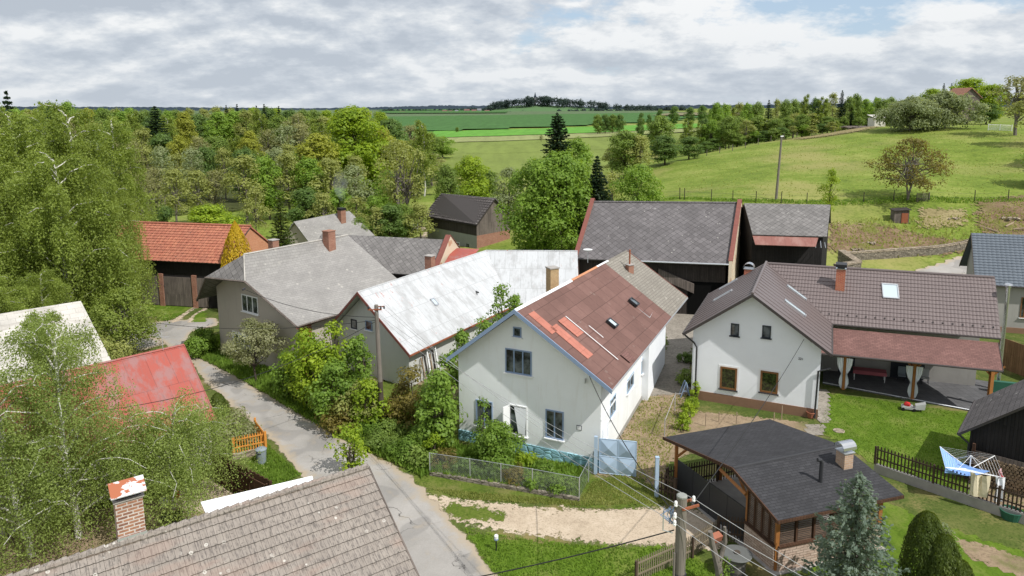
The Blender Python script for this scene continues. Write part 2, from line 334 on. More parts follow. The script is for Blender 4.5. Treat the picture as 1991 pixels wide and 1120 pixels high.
M['blue_door'] = plain('blue_door', (.25, .32, .37), .7, 0, .3)
M['white_paint'] = plain('white_paint', (.78, .79, .8), .5, 0, .06)
M['galv'] = plain('galv', (.55, .57, .6), .35, .6, .12)
M['steel'] = plain('steel', (.62, .63, .65), .25, .9, .08)
M['dark_metal'] = plain('dark_metal', (.035, .036, .04), .45, 0, .15)
M['black'] = plain('black', (.012, .012, .013), .6, 0, .1)
M['shade_black'] = plain('shade_black', (.006, .006, .006), .9, 0, .1, 1, .05)
M['frame_brown'] = plain('frame_brown', (.2, .095, .035), .5, 0, .15)
M['frame_dark'] = plain('frame_dark', (.03, .035, .045), .4, 0, .1)
g = G('glass_dark'); n = g.noise(g.obj(), 1.6, 3)
M['glass'] = g.done(g.mix(g.ramp(n, (.4, 0.), (.65, 1.)), (.015, .02, .02), (.15, .17, .18)), .06, spec=.7)  # lighter noise patches paint window reflections into the pane colour
g = G('glass_green'); n = g.noise(g.obj(), 5, 4)
M['glass_green'] = g.done(g.mix(g.ramp(n, (.4, 0.), (.65, 1.)), (.008, .011, .006), (.05, .07, .02)), .08, spec=.6)
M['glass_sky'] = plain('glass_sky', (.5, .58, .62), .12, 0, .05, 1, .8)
M['curtain'] = plain('curtain', (.5, .48, .42), .8, 0, .2)
M['terrace_tiles'] = rows('terrace_tiles', (.1, .1, .105), (.13, .13, .135), .5, .5, .5, 0, None, .012, 0.)  # tile grey darkened to carry the shade under the terrace roof
M['concrete'] = plain('concrete', (.36, .34, .32), .85, 0, .3, 2.5)
M['pole_concrete'] = plain('pole_concrete', (.19, .168, .145), .85, 0, .3, 2.5)
M['rubble'] = stones('rubble', (.36, .3, .23), 3.5, .35)
M['porcelain'] = plain('porcelain', (.85, .85, .83), .2, 0, .03)
M['cable'] = plain('cable', (.02, .02, .02), .6, 0, .05)
M['wire'] = plain('wire', (.5, .5, .5), .4, .5, .05)
M['cloth_white'] = plain('cloth_white', (.78, .8, .84), .9, 0, .08)
M['cloth_blue'] = plain('cloth_blue', (.22, .38, .72), .9, 0, .1)
M['cloth_cream'] = plain('cloth_cream', (.7, .62, .45), .9, 0, .1)
M['cloth_red'] = plain('cloth_red', (.55, .06, .07), .9, 0, .15)
M['cloth_pink'] = plain('cloth_pink', (.7, .4, .42), .9, 0, .15)
M['tablecloth'] = plain('tablecloth', (.35, .1, .12), .8, 0, .15)
M['terracotta'] = plain('terracotta', (.34, .13, .08), .8, 0, .2)
M['bin_grey'] = plain('bin_grey', (.22, .26, .29), .5, 0, .15)
M['barrel'] = plain('barrel', (.14, .13, .12), .8, 0, .4, 5)
M['stone_top'] = plain('stone_top', (.12, .125, .12), .7, 0, .25, 3)
M['mower_red'] = plain('mower_red', (.6, .03, .03), .35, 0, .05)
M['mower_grey'] = plain('mower_grey', (.4, .41, .4), .4, 0, .15)
M['green_board'] = plain('green_board', (.03, .12, .08), .6, 0, .2)
M['log_end'] = None
g = G('log_stack'); u = g.map(g.uv(), (1, 1, 1)); d = g.vor(u, 7.5); cl = g.n('ShaderNodeSeparateColor', {0: g.vor(u, 7.5, out='Color')}).outputs[0]
cc = g.mix(cl, (.1, .075, .05), (.3, .24, .17)); cc = g.mix(g.ramp(d, (.38, 0.), (.5, 1.)), cc, (.012, .01, .008))
M['log_stack'] = g.done(cc, .9, g.bump(g.math('MULTIPLY', d, -1.), .8, .06), spec=.1)
M['log_end'] = plain('log_end', (.27, .2, .13), .9, 0, .5, 7)
M['bark'] = plain('bark', (.075, .058, .045), .9, 0, .5, 6)
M['bark_grey'] = plain('bark_grey', (.17, .15, .13), .9, 0, .45, 6)
g = G('bark_birch'); n = g.noise(g.map(g.obj(), (2, 2, 9)), 1.5, 4, .7)
M['bark_birch'] = g.done(g.mix(g.ramp(n, (.52, 0.), (.62, 1.)), (.62, .6, .56), (.1, .09, .08)), .8)
for nm, a, b in [('leaf_birch', (.12, .168, .03), (.31, .38, .08)), ('leaf_lime', (0.122, 0.207, 0.0146), (0.366, 0.464, 0.0366)), ('leaf_fresh', (.105, .19, .025), (.29, .42, .06)),
                 ('leaf_mid', (.1, .165, .03), (.26, .345, .075)), ('leaf_deep', (.065, .12, .028), (.18, .27, .065)), ('leaf_olive', (.17, .2, .05), (.38, .4, .13)),
                 ('leaf_brown', (.17, .175, .075), (.35, .35, .15)), ('leaf_gold', (.18, .2, .025), (.38, .4, .06)), ('leaf_walnut', (0.122, 0.104, 0.0268), (0.244, 0.207, 0.0488)),
                 ('leaf_spruce', (.012, .03, .014), (.04, .07, .03)), ('leaf_blue', (.10, .145, .115), (.27, .33, .26)), ('leaf_thuja', (.04, .07, .012), (.13, .17, .028)),
                 ('leaf_yellow', (.32, .22, .01), (.6, .42, .03)), ('leaf_blossom', (.12, .14, .05), (.42, .42, .26)), ('leaf_grey', (.15, .19, .09), (.34, .38, .2)),
                 ('leaf_birch_near', (.115, .16, .035), (.34, .42, .12)), ('leaf_shrub', (.085, .155, .022), (.24, .36, .055)),
                 ('leaf_far', (.022, .042, .04), (.045, .07, .06))]:  # leaf_far carries distance haze as a bluish leaf colour
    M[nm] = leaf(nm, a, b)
# ------------------------------------------------------------------ foliage
def quads(name, C, Nn, S, mat, parent, asp=.75, T=None):
    """one small leaf face per row: centre, normal, size (and long axis T)"""
    n = len(C); Nn = Nn/np.maximum(np.linalg.norm(Nn, axis=1), 1e-6)[:, None]
    if T is None: T = np.cross(Nn, RNG.normal(size=(n, 3)))
    T = T-Nn*(T*Nn).sum(1)[:, None]; T /= np.maximum(np.linalg.norm(T, axis=1), 1e-6)[:, None]
    B = np.cross(Nn, T); s = S[:, None]/2 if hasattr(S, '__len__') else S/2
    P = np.stack([C-T*s, C-B*s*asp+T*s*.15, C+T*s, C+B*s*asp+T*s*.15], 1).reshape(-1, 3)
    o0 = ORG.get(parent.name, V(0, 0, 0)) if parent else V(0, 0, 0)
    me = bpy.data.meshes.new(name); me.vertices.add(n*4); me.vertices.foreach_set('co', (P-o0).ravel())
    me.loops.add(n*4); me.loops.foreach_set('vertex_index', np.arange(n*4)); me.polygons.add(n)
    me.polygons.foreach_set('loop_start', np.arange(n)*4); me.materials.append(M[mat] if isinstance(mat, str) else mat)
    me.update(); me.validate()
    o = bpy.data.objects.new(name, me); col.objects.link(o)
    if parent: o.parent = parent
    ORG[o.name] = o0
    return o
RNG = np.random.default_rng(7)
def ru(n, a=-1, b=1): return RNG.uniform(a, b, n)
def sph(n):
    v = RNG.normal(size=(n, 3)); return v/np.linalg.norm(v, axis=1)[:, None]
def clumps(cen, rad, per, size, up=.35, shell=.55, flat=.8, jn=.5):
    """leaf centres and normals on uneven clumps"""
    C = []; N_ = []
    for c, r in zip(cen, rad):
        k = max(6, int(per*(r**2)))
        d = sph(k); d[:, 2] = np.where((d[:, 2] < -.2) & (RNG.random(k) < .6), -d[:, 2], d[:, 2])
        rr = r*(shell+(1-shell)*RNG.random(k)**.6)*(1+.18*np.sin(d[:, 0]*5+c[0]*3)+.15*np.cos(d[:, 1]*6+c[1]*2))
        C.append(c+d*rr[:, None]*(1, 1, flat)); N_.append(d+sph(k)*jn+(0, 0, up))
    C = np.concatenate(C); N_ = np.concatenate(N_); return C, N_, size*(.65+.7*RNG.random(len(C)))
def crown_centres(base, H_, R, hb, n, shape=1., low=.25):
    """clump centres spread through an egg-shaped crown between hb and H_"""
    out = []
    while len(out) < n:
        t = RNG.random(); z = hb+(H_-hb)*t
        prof = math.sin(math.pi*min(1, (t*.86+low*.5))**shape)**.7
        a = RNG.uniform(0, 2*math.pi); r = R*prof*math.sqrt(RNG.uniform(.12, 1.))*(1+.15*math.sin(a*3+base[0]))
        out.append(base+V(r*math.cos(a), r*math.sin(a), z))
    return np.array(out)
def limb(mb, a, b, r0, r1, sag=.12, n=5, seg=4, wob=.06):
    a = np.array(a); b = np.array(b); L = np.linalg.norm(b-a); pts = []
    for i in range(seg+1):
        t = i/seg; p = a+(b-a)*t; p = p+V(0, 0, sag*L*math.sin(math.pi*t)); 
        if 0 < i < seg: p = p+sph(1)[0]*L*wob
        pts.append(p)
    mb.tube(pts, [r0+(r1-r0)*i/seg for i in range(seg+1)], n, False)
def broadleaf(name, label, base, H_, R, leafm, dens=1., lsize=.3, hb=None, nc=None, cr=None, bark='bark', group=None, stems=1, trunk=True, shape=1., cat='tree', per=None, show=1., asp=.75):
    base = np.array(base, float); hb = H_*.22 if hb is None else hb; nc = nc or int(16+R*5); cr = cr or R*.36
    t = thing(name, label, cat, base, group)
    cen = crown_centres(base, H_-cr*.6, max(.2, R-cr*.7), hb+cr*.5, nc, shape); rad = cr*(.6+.65*RNG.random(nc))
    top = base+V(ru(1)[0]*R*.2, ru(1)[0]*R*.2, H_-cr*.9); cen[0] = top
    C, N_, S = clumps(cen, rad, per or 90*dens/(lsize/.3)**2, lsize)
    quads('crown', C, N_, S, leafm, t, asp)
    mb = MB(); tr = max(.07, H_*.018)
    for s in range(stems):
        a = 2*math.pi*s/stems+.7; f = V(math.cos(a), math.sin(a), 0)*(R*.25 if stems > 1 else 0)
        tp = base+f+V(0, 0, H_*.62)
        limb(mb, base-V(0, 0, .3), tp, tr, tr*.45, 0, 6, 5, .015)
        for i in RNG.permutation(len(cen))[:max(4, int(len(cen)*.5/stems*show))]:
            k = RNG.uniform(.35, .95); s0 = base*(1-k)+tp*k
            limb(mb, s0, cen[i], tr*.38, tr*.1, .06, 4, 3, .05)
    if trunk: mb.build('trunk', M[bark], t)
    return t
def shrub(name, label, base, H_, R, leafm, dens=1., lsize=.22, nc=14, group=None, cat='shrub', cr=None):
    base = np.array(base, float); t = thing(name, label, cat, base, group)
    cr = cr or R*.42; a = ru(nc, 0, 2*math.pi); r = (R-cr*.6)*np.sqrt(ru(nc, 0, 1)); z = cr*.6+(H_-cr*1.4)*ru(nc, 0, 1)*np.clip(1.25-r/R, .3, 1)
    cen = base+np.stack([r*np.cos(a), r*np.sin(a), z], 1); cen[0] = base+V(0, 0, H_-cr)
    C, N_, S = clumps(cen, cr*(.6+.6*RNG.random(nc)), 110*dens/(lsize/.22)**2*2, lsize, .3, .35)
    quads('foliage', C, N_, S, leafm, t)
    mb = MB()
    for c in cen[:9]: limb(mb, base-V(0, 0, .1), c, .035, .012, .02, 4, 3)
    mb.build('stem', M['bark'], t); return t
def birch(name, label, base, H_, R, nl=16, strands=40, lsize=.14, leafm='leaf_birch', group=None, lean=(0, 0), bark='bark_birch', hb=.25, drop=2.6, per=20, stemr=None, puff=5):
    """weeping crown: rising limbs that arch over, thin hanging twigs set with small leaves"""
    base = np.array(base, float); t = thing(name, label, 'tree', base, group); mb = MB(); C = []; T = []; ends = []
    tr = stemr or H_*.014; top = base+V(lean[0], lean[1], H_*.93); nseg = 8
    tk = [base+(top-base)*(i/nseg)+V(math.sin(i*1.3)*H_*.012, math.cos(i*1.7)*H_*.012, -.3 if i == 0 else 0) for i in range(nseg+1)]
    mb.tube(tk, [tr*(1-.85*i/nseg) for i in range(nseg+1)], 7, False)
    for l in range(nl):
        k = hb+(1-hb)*(l+.5)/nl; p0 = base+(top-base)*k; a = l*2.4+RNG.uniform(-.4, .4)
        L = R*(1.1-.75*k)*RNG.uniform(.75, 1.15)*1.15; d = V(math.cos(a), math.sin(a), 0); rise = L*RNG.uniform(.45, .95)
        pts = [p0+d*L*s+V(0, 0, rise*(s*1.7-s*s*1.15))+sph(1)[0]*.04*L*(s > 0) for s in np.linspace(0, 1, 7)]
        ends.append(pts); mb.tube(pts, [tr*.3*(1-.85*i/6)**1.4+.004 for i in range(7)], 5, False)
        for q in range(int(strands*(.6+.8*(1-k)))):
            s = RNG.uniform(.18, 1.04); i = min(5, int(s*6)); f = s*6-i; p = pts[i]*(1-f)+pts[i+1]*f+sph(1)[0]*L*.2
            ln = drop*RNG.uniform(.3, 1.)*(.35+.65*(1-k)+.2); m = max(5, int(ln*per)); hh = max(.35, p[2]-base[2]-.3)
            ln = min(ln, hh); out = d*RNG.uniform(0, .4)+sph(1)[0]*.25; u = np.linspace(0, 1, m)[:, None]
            line = p+out*u*ln*.5+V(0, 0, -1)*(u**1.3)*ln+RNG.normal(size=(m, 3))*.11
            C.append(line); T.append(np.tile(V(0, 0, -1)+sph(1)[0]*.3, (m, 1)))
    for q in range(int(nl*puff)):
        s = RNG.uniform(.25, 1.); p = ends[RNG.integers(len(ends))]; c = p[int(s*6)]+sph(1)[0]*R*.08; m = int(5*per); dd_ = sph(m)*(R*.11*RNG.random((m, 1))**.4)*(1, 1, .75)
        C.append(c+dd_); T.append(sph(m))
    C = np.concatenate(C); T = np.concatenate(T); n = len(C)
    quads('crown', C+RNG.normal(size=(n, 3))*lsize*.6, sph(n)*.8+(0, -.1, .6), lsize*(.6+.8*RNG.random(n)), leafm, t, .6, T+sph(n)*.6)
    mb.build('trunk', M[bark], t); return t
def conifer(name, label, base, H_, R, leafm, lv=22, group=None, nsize=.3, hb=.06, droop=.25, dens=1., pw=.85):
    base = np.array(base, float); t = thing(name, label, 'tree', base, group); C = []; T = []; mb = MB()
    mb.tube([base-V(0, 0, .2), base+V(0, 0, H_*.96)], [H_*.016+.03, .02], 6, False)
    for l in range(lv):
        k = l/(lv-1); z = H_*(hb+(1-hb)*k**.9); L = R*(1-k)**pw*RNG.uniform(.82, 1.12)+.12; nb = max(5, int((9+R)*(1-k*.5)))
        for b in range(nb):
            a = 2*math.pi*b/nb+l*1.9+RNG.uniform(-.25, .25); Lb = L*RNG.uniform(.7, 1.15); d = V(math.cos(a), math.sin(a), 0); sd = V(-d[1], d[0], 0)
            m = max(4, int(Lb*11*dens/(nsize/.3)+4)); s = RNG.random(m)**.8; w = (RNG.random(m)*2-1)*Lb*.3*(1.05-s)
            zz = -droop*Lb*s+.16*Lb*s**3; P = base+V(0, 0, z)+d*(s*Lb)[:, None]+sd*w[:, None]; P[:, 2] += zz+RNG.normal(size=m)*.06
            C.append(P); T.append(d*1.+sd*np.sign(w)[:, None]*.6+V(0, 0, -.25)*np.ones((m, 1)))
            if k < .9 and b % 2 == 0: mb.tube([base+V(0, 0, z), base+V(0, 0, z-droop*Lb*.6)+d*Lb*.8], [.03, .01], 3, False)
    C = np.concatenate(C); T = np.concatenate(T); n = len(C)
    quads('crown', C, sph(n)*.7+(0, 0, .9), nsize*(.6+.8*RNG.random(n)), leafm, t, .5, T)
    mb.build('trunk', M['bark'], t); return t
def columnar(name, label, base, H_, R, leafm, n=5000, ls=.14, group=None, pw=.55, lobes=5):
    """dense upright conifer, pointed egg outline with flat upright sprays"""
    base = np.array(base, float); t = thing(name, label, 'shrub', base, group)
    k = RNG.random(n)**.85; a = ru(n, 0, 2*math.pi); pr = np.clip(np.sin(np.pi*np.clip(k*.8+.2, 0, 1)), 0, 1)**pw
    lob = 1+.06*np.sin(a*lobes)+.05*np.sin(a*7+k*31); r = R*pr*lob*(.72+.28*RNG.random(n)**.4)
    C = base+np.stack([r*np.cos(a), r*np.sin(a), k*H_], 1); N_ = np.stack([np.cos(a), np.sin(a), .35+0*a], 1)+sph(n)*.6
    quads('crown', C, N_, ls*(.6+.8*RNG.random(n)), leafm, t, .5, np.tile((0, 0, 1.), (n, 1))+sph(n)*.35)
    MB().tube([base-V(0, 0, .1), base+V(0, 0, H_*.85)], [.06, .02], 5, False).build('trunk', M['bark'], t); return t
# ------------------------------------------------------------------ terrain sheet
def axis(dense0, dense1, step, lo, hi):
    a = list(np.arange(dense0, dense1+.01, step)); s = step
    while a[-1] < hi: s *= 1.22; a.append(a[-1]+s)
    s = step
    while a[0] > lo: s *= 1.22; a.insert(0, a[0]-s)
    return np.array(a)
TX = axis(-70, 150, 2., -12000, 12000); TY = axis(-10, 250, 2., -500, 14000)
TZ = hts(*np.meshgrid(TX, TY)); TZ += np.where(np.meshgrid(TX, TY)[1] > 84, (np.sin(np.meshgrid(TX, TY)[0]*.21)*np.sin(np.meshgrid(TX, TY)[1]*.17))*.12, 0)
def hg(x, y):
    x = np.asarray(x, float); y = np.asarray(y, float)
    i = np.clip(np.searchsorted(TX, x)-1, 0, len(TX)-2); j = np.clip(np.searchsorted(TY, y)-1, 0, len(TY)-2)
    a = (x-TX[i])/(TX[i+1]-TX[i]); b = (y-TY[j])/(TY[j+1]-TY[j])
    return TZ[j, i]*(1-a)*(1-b)+TZ[j, i+1]*a*(1-b)+TZ[j+1, i]*(1-a)*b+TZ[j+1, i+1]*a*b
def gp(px, Y): # ground point seen in column px at northing Y
    x = (px-PCX)/FP*(Y*math.cos(_p)+20*math.sin(_p)); 
    for _ in range(3):
        z = float(hg(x, Y)); d = np.array([0, Y, z])-CAM; x = (px-PCX)/FP*(d@AF)
    return V(x, Y, z)
def top_z(px, py, Y): return at(px, py, Y)[2]
nx, ny = len(TX), len(TY); gx, gy = np.meshgrid(TX, TY)
vv = np.stack([gx.ravel(), gy.ravel(), TZ.ravel()], 1)
fi = (np.arange(ny-1)[:, None]*nx+np.arange(nx-1)[None]).ravel()
M['meadow'] = ground('meadow', [(.36, (.09, .135, .022)), (.5, (.15, .205, .032)), (.62, (.24, .27, .07))], .09, 2.2, dry=(.26, .24, .09), drys=.035)
terrain = mesh_obj('ground', vv, np.stack([fi, fi+1, fi+nx+1, fi+nx], 1).tolist(), M['meadow'], None, True, uv=False); structure(terrain)
def sdist(P, poly):
    n = len(poly); d = np.full(len(P), 1e9); ins = np.zeros(len(P), bool)
    for i in range(n):
        a, b = poly[i], poly[(i+1) % n]; e = b-a; w = P-a; t = np.clip((w@e)/(e@e), 0, 1)
        d = np.minimum(d, np.linalg.norm(w-t[:, None]*e, axis=1))
        c = ((a[1] > P[:, 1]) != (b[1] > P[:, 1])) & (P[:, 0] < (b[0]-a[0])*(P[:, 1]-a[1])/(b[1]-a[1]+1e-12)+a[0]); ins ^= c
    return np.where(ins, d, -d)
def patch(name, pts, mat, dz=.02, res=.5, fade=.5, kind='structure', lift=0.):
    poly = np.array([p[:2] for p in pts]); lo = poly.min(0)-fade; hi = poly.max(0)+fade
    xs = np.arange(lo[0], hi[0]+res, res); ys = np.arange(lo[1], hi[1]+res, res); X, Y = np.meshgrid(xs, ys)
    P = np.stack([X.ravel(), Y.ravel()], 1); sd = sdist(P, poly); Z = hg(P[:, 0], P[:, 1])+dz+lift
    n = len(xs); q = (np.arange(len(ys)-1)[:, None]*n+np.arange(n-1)[None]).ravel(); Q = np.stack([q, q+1, q+n+1, q+n], 1)
    Q = Q[(sd[Q] > -fade).all(1)]; used = np.unique(Q); rm = -np.ones(len(P), int); rm[used] = np.arange(len(used))
    o = mesh_obj(name, np.stack([P[used, 0], P[used, 1], Z[used]], 1), rm[Q].tolist(), mat, None, True, uv=False)
    at_ = o.data.attributes.new('edge', 'FLOAT', 'POINT'); at_.data.foreach_set('value', np.clip(.5+sd[used]/(2*fade), 0, 1))
    if kind: o['kind'] = kind
    return o
def UL(*q): return [U(*a) for a in q]
M['grass_rough'] = ground('grass_rough', [(.3, (.035, .055, .014)), (.5, (.08, .11, .024)), (.7, (.16, .16, .055))], .3, 7., True, dry=(.24, .19, .085), drys=.25)
M['grass_verge'] = ground('grass_verge', [(.3, (.045, .075, .012)), (.5, (.095, .135, .02)), (.7, (.17, .185, .05))], .5, 8., True, dry=(.2, .17, .07), drys=.3)
M['lawn'] = ground('lawn', [(.35, (.05, .095, .008)), (.5, (.08, .14, .012)), (.66, (.125, .185, .024))], .5, 9., True, bd=.03, aniso=(2.2, .3, 1), dry=(.15, .17, .045), drys=.5)
M['asphalt'] = ground('asphalt', [(.3, (.16, .15, .142)), (.5, (.21, .2, .188)), (.7, (.25, .235, .22))], .35, 9., True, bd=.01)
g = G('asphalt_worn'); p = g.obj(); a = g.noise(p, .3, 5, .6); f = g.noise(p, 14, 4, .7)
cc = g.ramp(g.math('ADD', g.math('MULTIPLY', a, .7), g.math('MULTIPLY', f, .3)), (.35, (.25, .238, .222)), (.65, (.37, .35, .33)))
pw = g.n('ShaderNodeVectorMath', {0: p, 1: g.n('ShaderNodeVectorMath', {0: g.n('ShaderNodeTexNoise', {'Vector': p, 'Scale': 1.6, 'Detail': 5}).outputs['Color'], 1: (1.4, 1.4, 0)}, operation='MULTIPLY').outputs[0]}, operation='ADD').outputs[0]
ck = g.math('MULTIPLY', g.ramp(g.vor(pw, .28, 'DISTANCE_TO_EDGE'), (0, 1.), (.012, 0.)), g.ramp(g.noise(p, .25, 2), (.48, 0.), (.6, 1.)))
cc = g.mix(ck, cc, (.07, .065, .06)); cc = g.mix(g.ramp(g.vor(p, .33, out='Distance'), (.0, .0), (.28, .0), (.3, .0)), cc, (.15, .14, .135))
rp = g.ramp(g.noise(p, .16, 2), (.56, 0.), (.575, .35)); cc = g.mix(rp, cc, (.15, .145, .14))
e_ = g.n('ShaderNodeAttribute', attribute_name='edge').outputs['Fac']
ed = g.math('ADD', e_, g.math('MULTIPLY', g.math('SUBTRACT', g.noise(p, 1.2, 4), .5), .9)); cc = g.mix(g.ramp(ed, (.62, 1.), (.95, 0.)), cc, (.36, .3, .225))
M['asphalt_worn'] = g.done(cc, .9, g.bump(g.math('SUBTRACT', f, ck), .4, .01), spec=.2, alpha=g.ramp(ed, (.44, 0.), (.54, 1.)))
M['gravel'] = ground('gravel', [(.3, (.33, .26, .19)), (.5, (.47, .385, .29)), (.7, (.57, .48, .38))], .5, 11., True, bd=.02)
M['dirt'] = ground('dirt', [(.3, (.17, .125, .08)), (.5, (.28, .21, .14)), (.7, (.38, .3, .2))], .5, 7., True, dry=(.1, .12, .03), drys=.4)
M['soil_bank'] = ground('soil_bank', [(.3, (.09, .06, .035)), (.5, (.19, .13, .08)), (.7, (.31, .24, .15))], .35, 3.2, True, dry=(.13, .15, .03), drys=.22, bd=.25)
M['yard_concrete'] = ground('yard_concrete', [(.3, (.15, .13, .11)), (.5, (.26, .235, .2)), (.7, (.35, .315, .275))], .6, 6., True, bd=.01)
M['dry_grass'] = ground('dry_grass', [(.3, (.14, .12, .05)), (.5, (.24, .2, .1)), (.7, (.34, .29, .16))], .3, 3., True)
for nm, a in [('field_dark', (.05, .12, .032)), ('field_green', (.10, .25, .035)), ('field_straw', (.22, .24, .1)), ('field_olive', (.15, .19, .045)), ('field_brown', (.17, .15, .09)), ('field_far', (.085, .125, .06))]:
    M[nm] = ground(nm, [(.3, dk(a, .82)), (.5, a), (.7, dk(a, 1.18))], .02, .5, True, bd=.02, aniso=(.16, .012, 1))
# far fields, one strip behind the other
def strip(name, mat, q, dz, res, fade): return patch(name, [U(*a) for a in q], M[mat], dz, res, fade)
strip('field', 'field_olive', [(840,335),(880,296),(1240,292),(1275,318),(1230,345),(1100,345)], .15, 4, 2)
strip('field', 'field_olive', [(820,300),(820,277),(1400,279),(1330,300)], .2, 6, 3)
strip('field', 'field_straw', [(780,282),(780,272),(1500,262),(1480,278)], .5, 8, 3)
strip('field', 'field_green', [(700,272.5),(700,259),(1000,253),(1420,240),(1560,240),(1560,265),(1100,271)], .8, 12, 4)
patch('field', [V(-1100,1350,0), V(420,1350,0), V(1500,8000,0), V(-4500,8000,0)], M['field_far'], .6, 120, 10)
strip('field', 'field_dark', [(600,259),(600,230),(1000,224),(1300,219),(1420,224),(1300,238),(1000,253),(860,258)], 1.2, 40, 14)  # cloud shadow over this field is put into its darker green
strip('field', 'field_brown', [(1260,228),(1290,222),(1460,220),(1460,226)], 3., 30, 10)
# village ground
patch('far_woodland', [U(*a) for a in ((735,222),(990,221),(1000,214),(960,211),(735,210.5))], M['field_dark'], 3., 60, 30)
M['forest_floor'] = ground('forest_floor', [(.3, (.03, .035, .015)), (.5, (.055, .065, .022)), (.7, (.09, .1, .035))], .1, 2., True)
patch('forest_floor', [V(-170, 120, 0), V(-60, 138, 0), V(-25, 160, 0), V(-20, 210, 0), V(-60, 420, 0), V(-330, 420, 0)], M['forest_floor'], .3, 6., 10.)
patch('grass', [V(-75, 15, 0), V(-75, 70, 0), V(-45, 82, 0), V(-10, 78, 0), V(38, 74, 0), V(60, 70, 0), V(60, 12, 0)], M['grass_rough'], .008, 1.2, 2.)
patch('verge', UL((372,690),(455,728),(520,765),(600,815),(680,862),(760,895),(800,925),(838,965),(900,972),(1130,985),(1170,930),(1160,915),(890,860),(890,800),(700,720),(520,690),(430,650),(400,640)), M['grass_verge'], .014, .5, .7)
road = patch('road', UL((795,1210),(700,1040),(640,985),(575,910),(540,868),(505,835),(452,792),(400,742),(372,705),(350,690),(310,660),(270,655),(270,632),(325,624),(420,618),(425,632),(372,645),(362,668),(380,693),(450,727),(500,757),(560,791),(620,825),(668,856),(700,872),(740,893),(790,922),(838,968),(880,1018),(918,1062),(965,1120),(1010,1180),(960,1320),(860,1330)), M['asphalt_worn'], .03, .45, .55)
patch('road', [U(*a) for a in ((270,640),(150,640),(100,660),(100,690),(240,690),(330,668))], M['asphalt_worn'], .026, .6, .6)
patch('gravel_track', UL((330,626),(352,612),(384,592),(393,592),(362,612),(345,628)), M['gravel'], .034, .4, .35)
patch('gravel_track', UL((362,628),(376,612),(396,600),(404,600),(388,613),(378,628)), M['gravel'], .034, .4, .35)
patch('gravel_track', [U(*a, 0) for a in ((798,468),(832,466),(830,440),(808,436),(800,441),(822,446),(822,456),(800,460))], M['gravel'], .05, 1., 1.)
patch('gravel_yard', UL((822,962),(900,974),(1050,988),(1150,992),(1300,984),(1420,1000),(1400,1070),(1330,1062),(1180,1060),(1080,1046),(1000,1036),(930,1022),(872,1010)), M['gravel'], .022, .3, .8)
patch('grass_island', UL((862,980),(920,984),(985,1000),(975,1014),(900,1010),(860,1000)), M['grass_verge'], .028, .3, .55)
patch('grass_plot', UL((905,1030),(960,1042),(1050,1052),(1120,1062),(1320,1066),(1420,1130),(1300,1260),(1020,1260),(960,1120)), M['lawn'], .026, .5, .8)
patch('grass_plot', UL((1150,935),(1210,925),(1285,960),(1310,984),(1180,990),(1100,985)), M['grass_verge'], .03, .4, .5)
patch('dirt_yard', UL((1160,925),(1190,880),(1220,820),(1255,772),(1335,760),(1320,810),(1300,880),(1290,960),(1240,930)), M['dirt'], .026, .4, .5)
patch('yard', UL((1252,772),(1262,730),(1300,668),(1290,640),(1300,570),(1420,560),(1400,640),(1345,680),(1342,765)), M['yard_concrete'], .032, .4, .3)
patch('yard', UL((690,760),(760,735),(840,755),(890,790),(880,700),(800,690),(700,700)), M['dirt'], .02, .6, .6)
patch('garden_bed', UL((1335,810),(1345,800),(1500,815),(1568,822),(1600,850),(1400,860),(1290,905),(1280,870)), M['dirt'], .03, .4, .4)
patch('lawn', UL((1612,764),(1882,802),(1991,830),(2100,880),(2100,1000),(1991,1000),(1700,905),(1590,838)), M['lawn'], .03, .5, .35)
patch('lawn', UL((1640,980),(1720,975),(1800,1010),(2100,1110),(2100,1300),(1600,1300),(1560,1120)), M['lawn'], .034, .5, .4)
patch('soil_bed', UL((1850,1040),(1991,1085),(2080,1120),(2060,1180),(1991,1130),(1880,1085)), M['dirt'], .04, .4, .3)
patch('soil_bed', UL((1880,945),(1991,930),(2100,930),(2100,1010),(1991,995),(1900,975)), M['dirt'], .042, .4, .4)
patch('yard', UL((0,1010),(260,980),(400,945),(432,928),(470,960),(470,1100),(100,1200),(-200,1150)), M['dirt'], .02, .6, .5)
patch('gravel_yard', UL((330,985),(350,950),(425,928),(452,962),(400,1000)), M['gravel'], .03, .4, .4)
patch('lawn', UL((285,615),(275,590),(392,590),(350,612),(322,626)), M['lawn'], .03, .6, .5)
patch('lawn', UL((378,612),(402,602),(404,628),(372,628)), M['lawn'], .036, .5, .3)
patch('soil_bank', [gp(a, b) for a, b in ((1612,88),(1618,96),(1700,97),(1800,93.5),(1880,92),(1880,88.5),(1780,88.5),(1680,88),(1640,86))], M['soil_bank'], .12, .7, 1.6)
patch('soil_bank', [gp(a, b) for a, b in ((1900,104),(1905,95),(1960,90),(2100,90),(2100,106),(1991,107))], M['soil_bank'], .12, .7, 1.8)
patch('dry_grass', [gp(a, b) for a, b in ((1560,186),(1680,192),(1720,199),(1640,201),(1540,193))], M['dry_grass'], .25, 2., 4.)
patch('dry_grass', [gp(a, b) for a, b in ((1790,96),(1790,101),(1880,101),(1870,96))], M['dry_grass'], .12, .7, 1.4)
patch('road', [gp(a, b) for a, b in ((1700,81),(1800,85),(1850,87.3),(1960,90),(1991,84),(1900,77),(1700,74))], M['asphalt_worn'], .1, .8, .6)
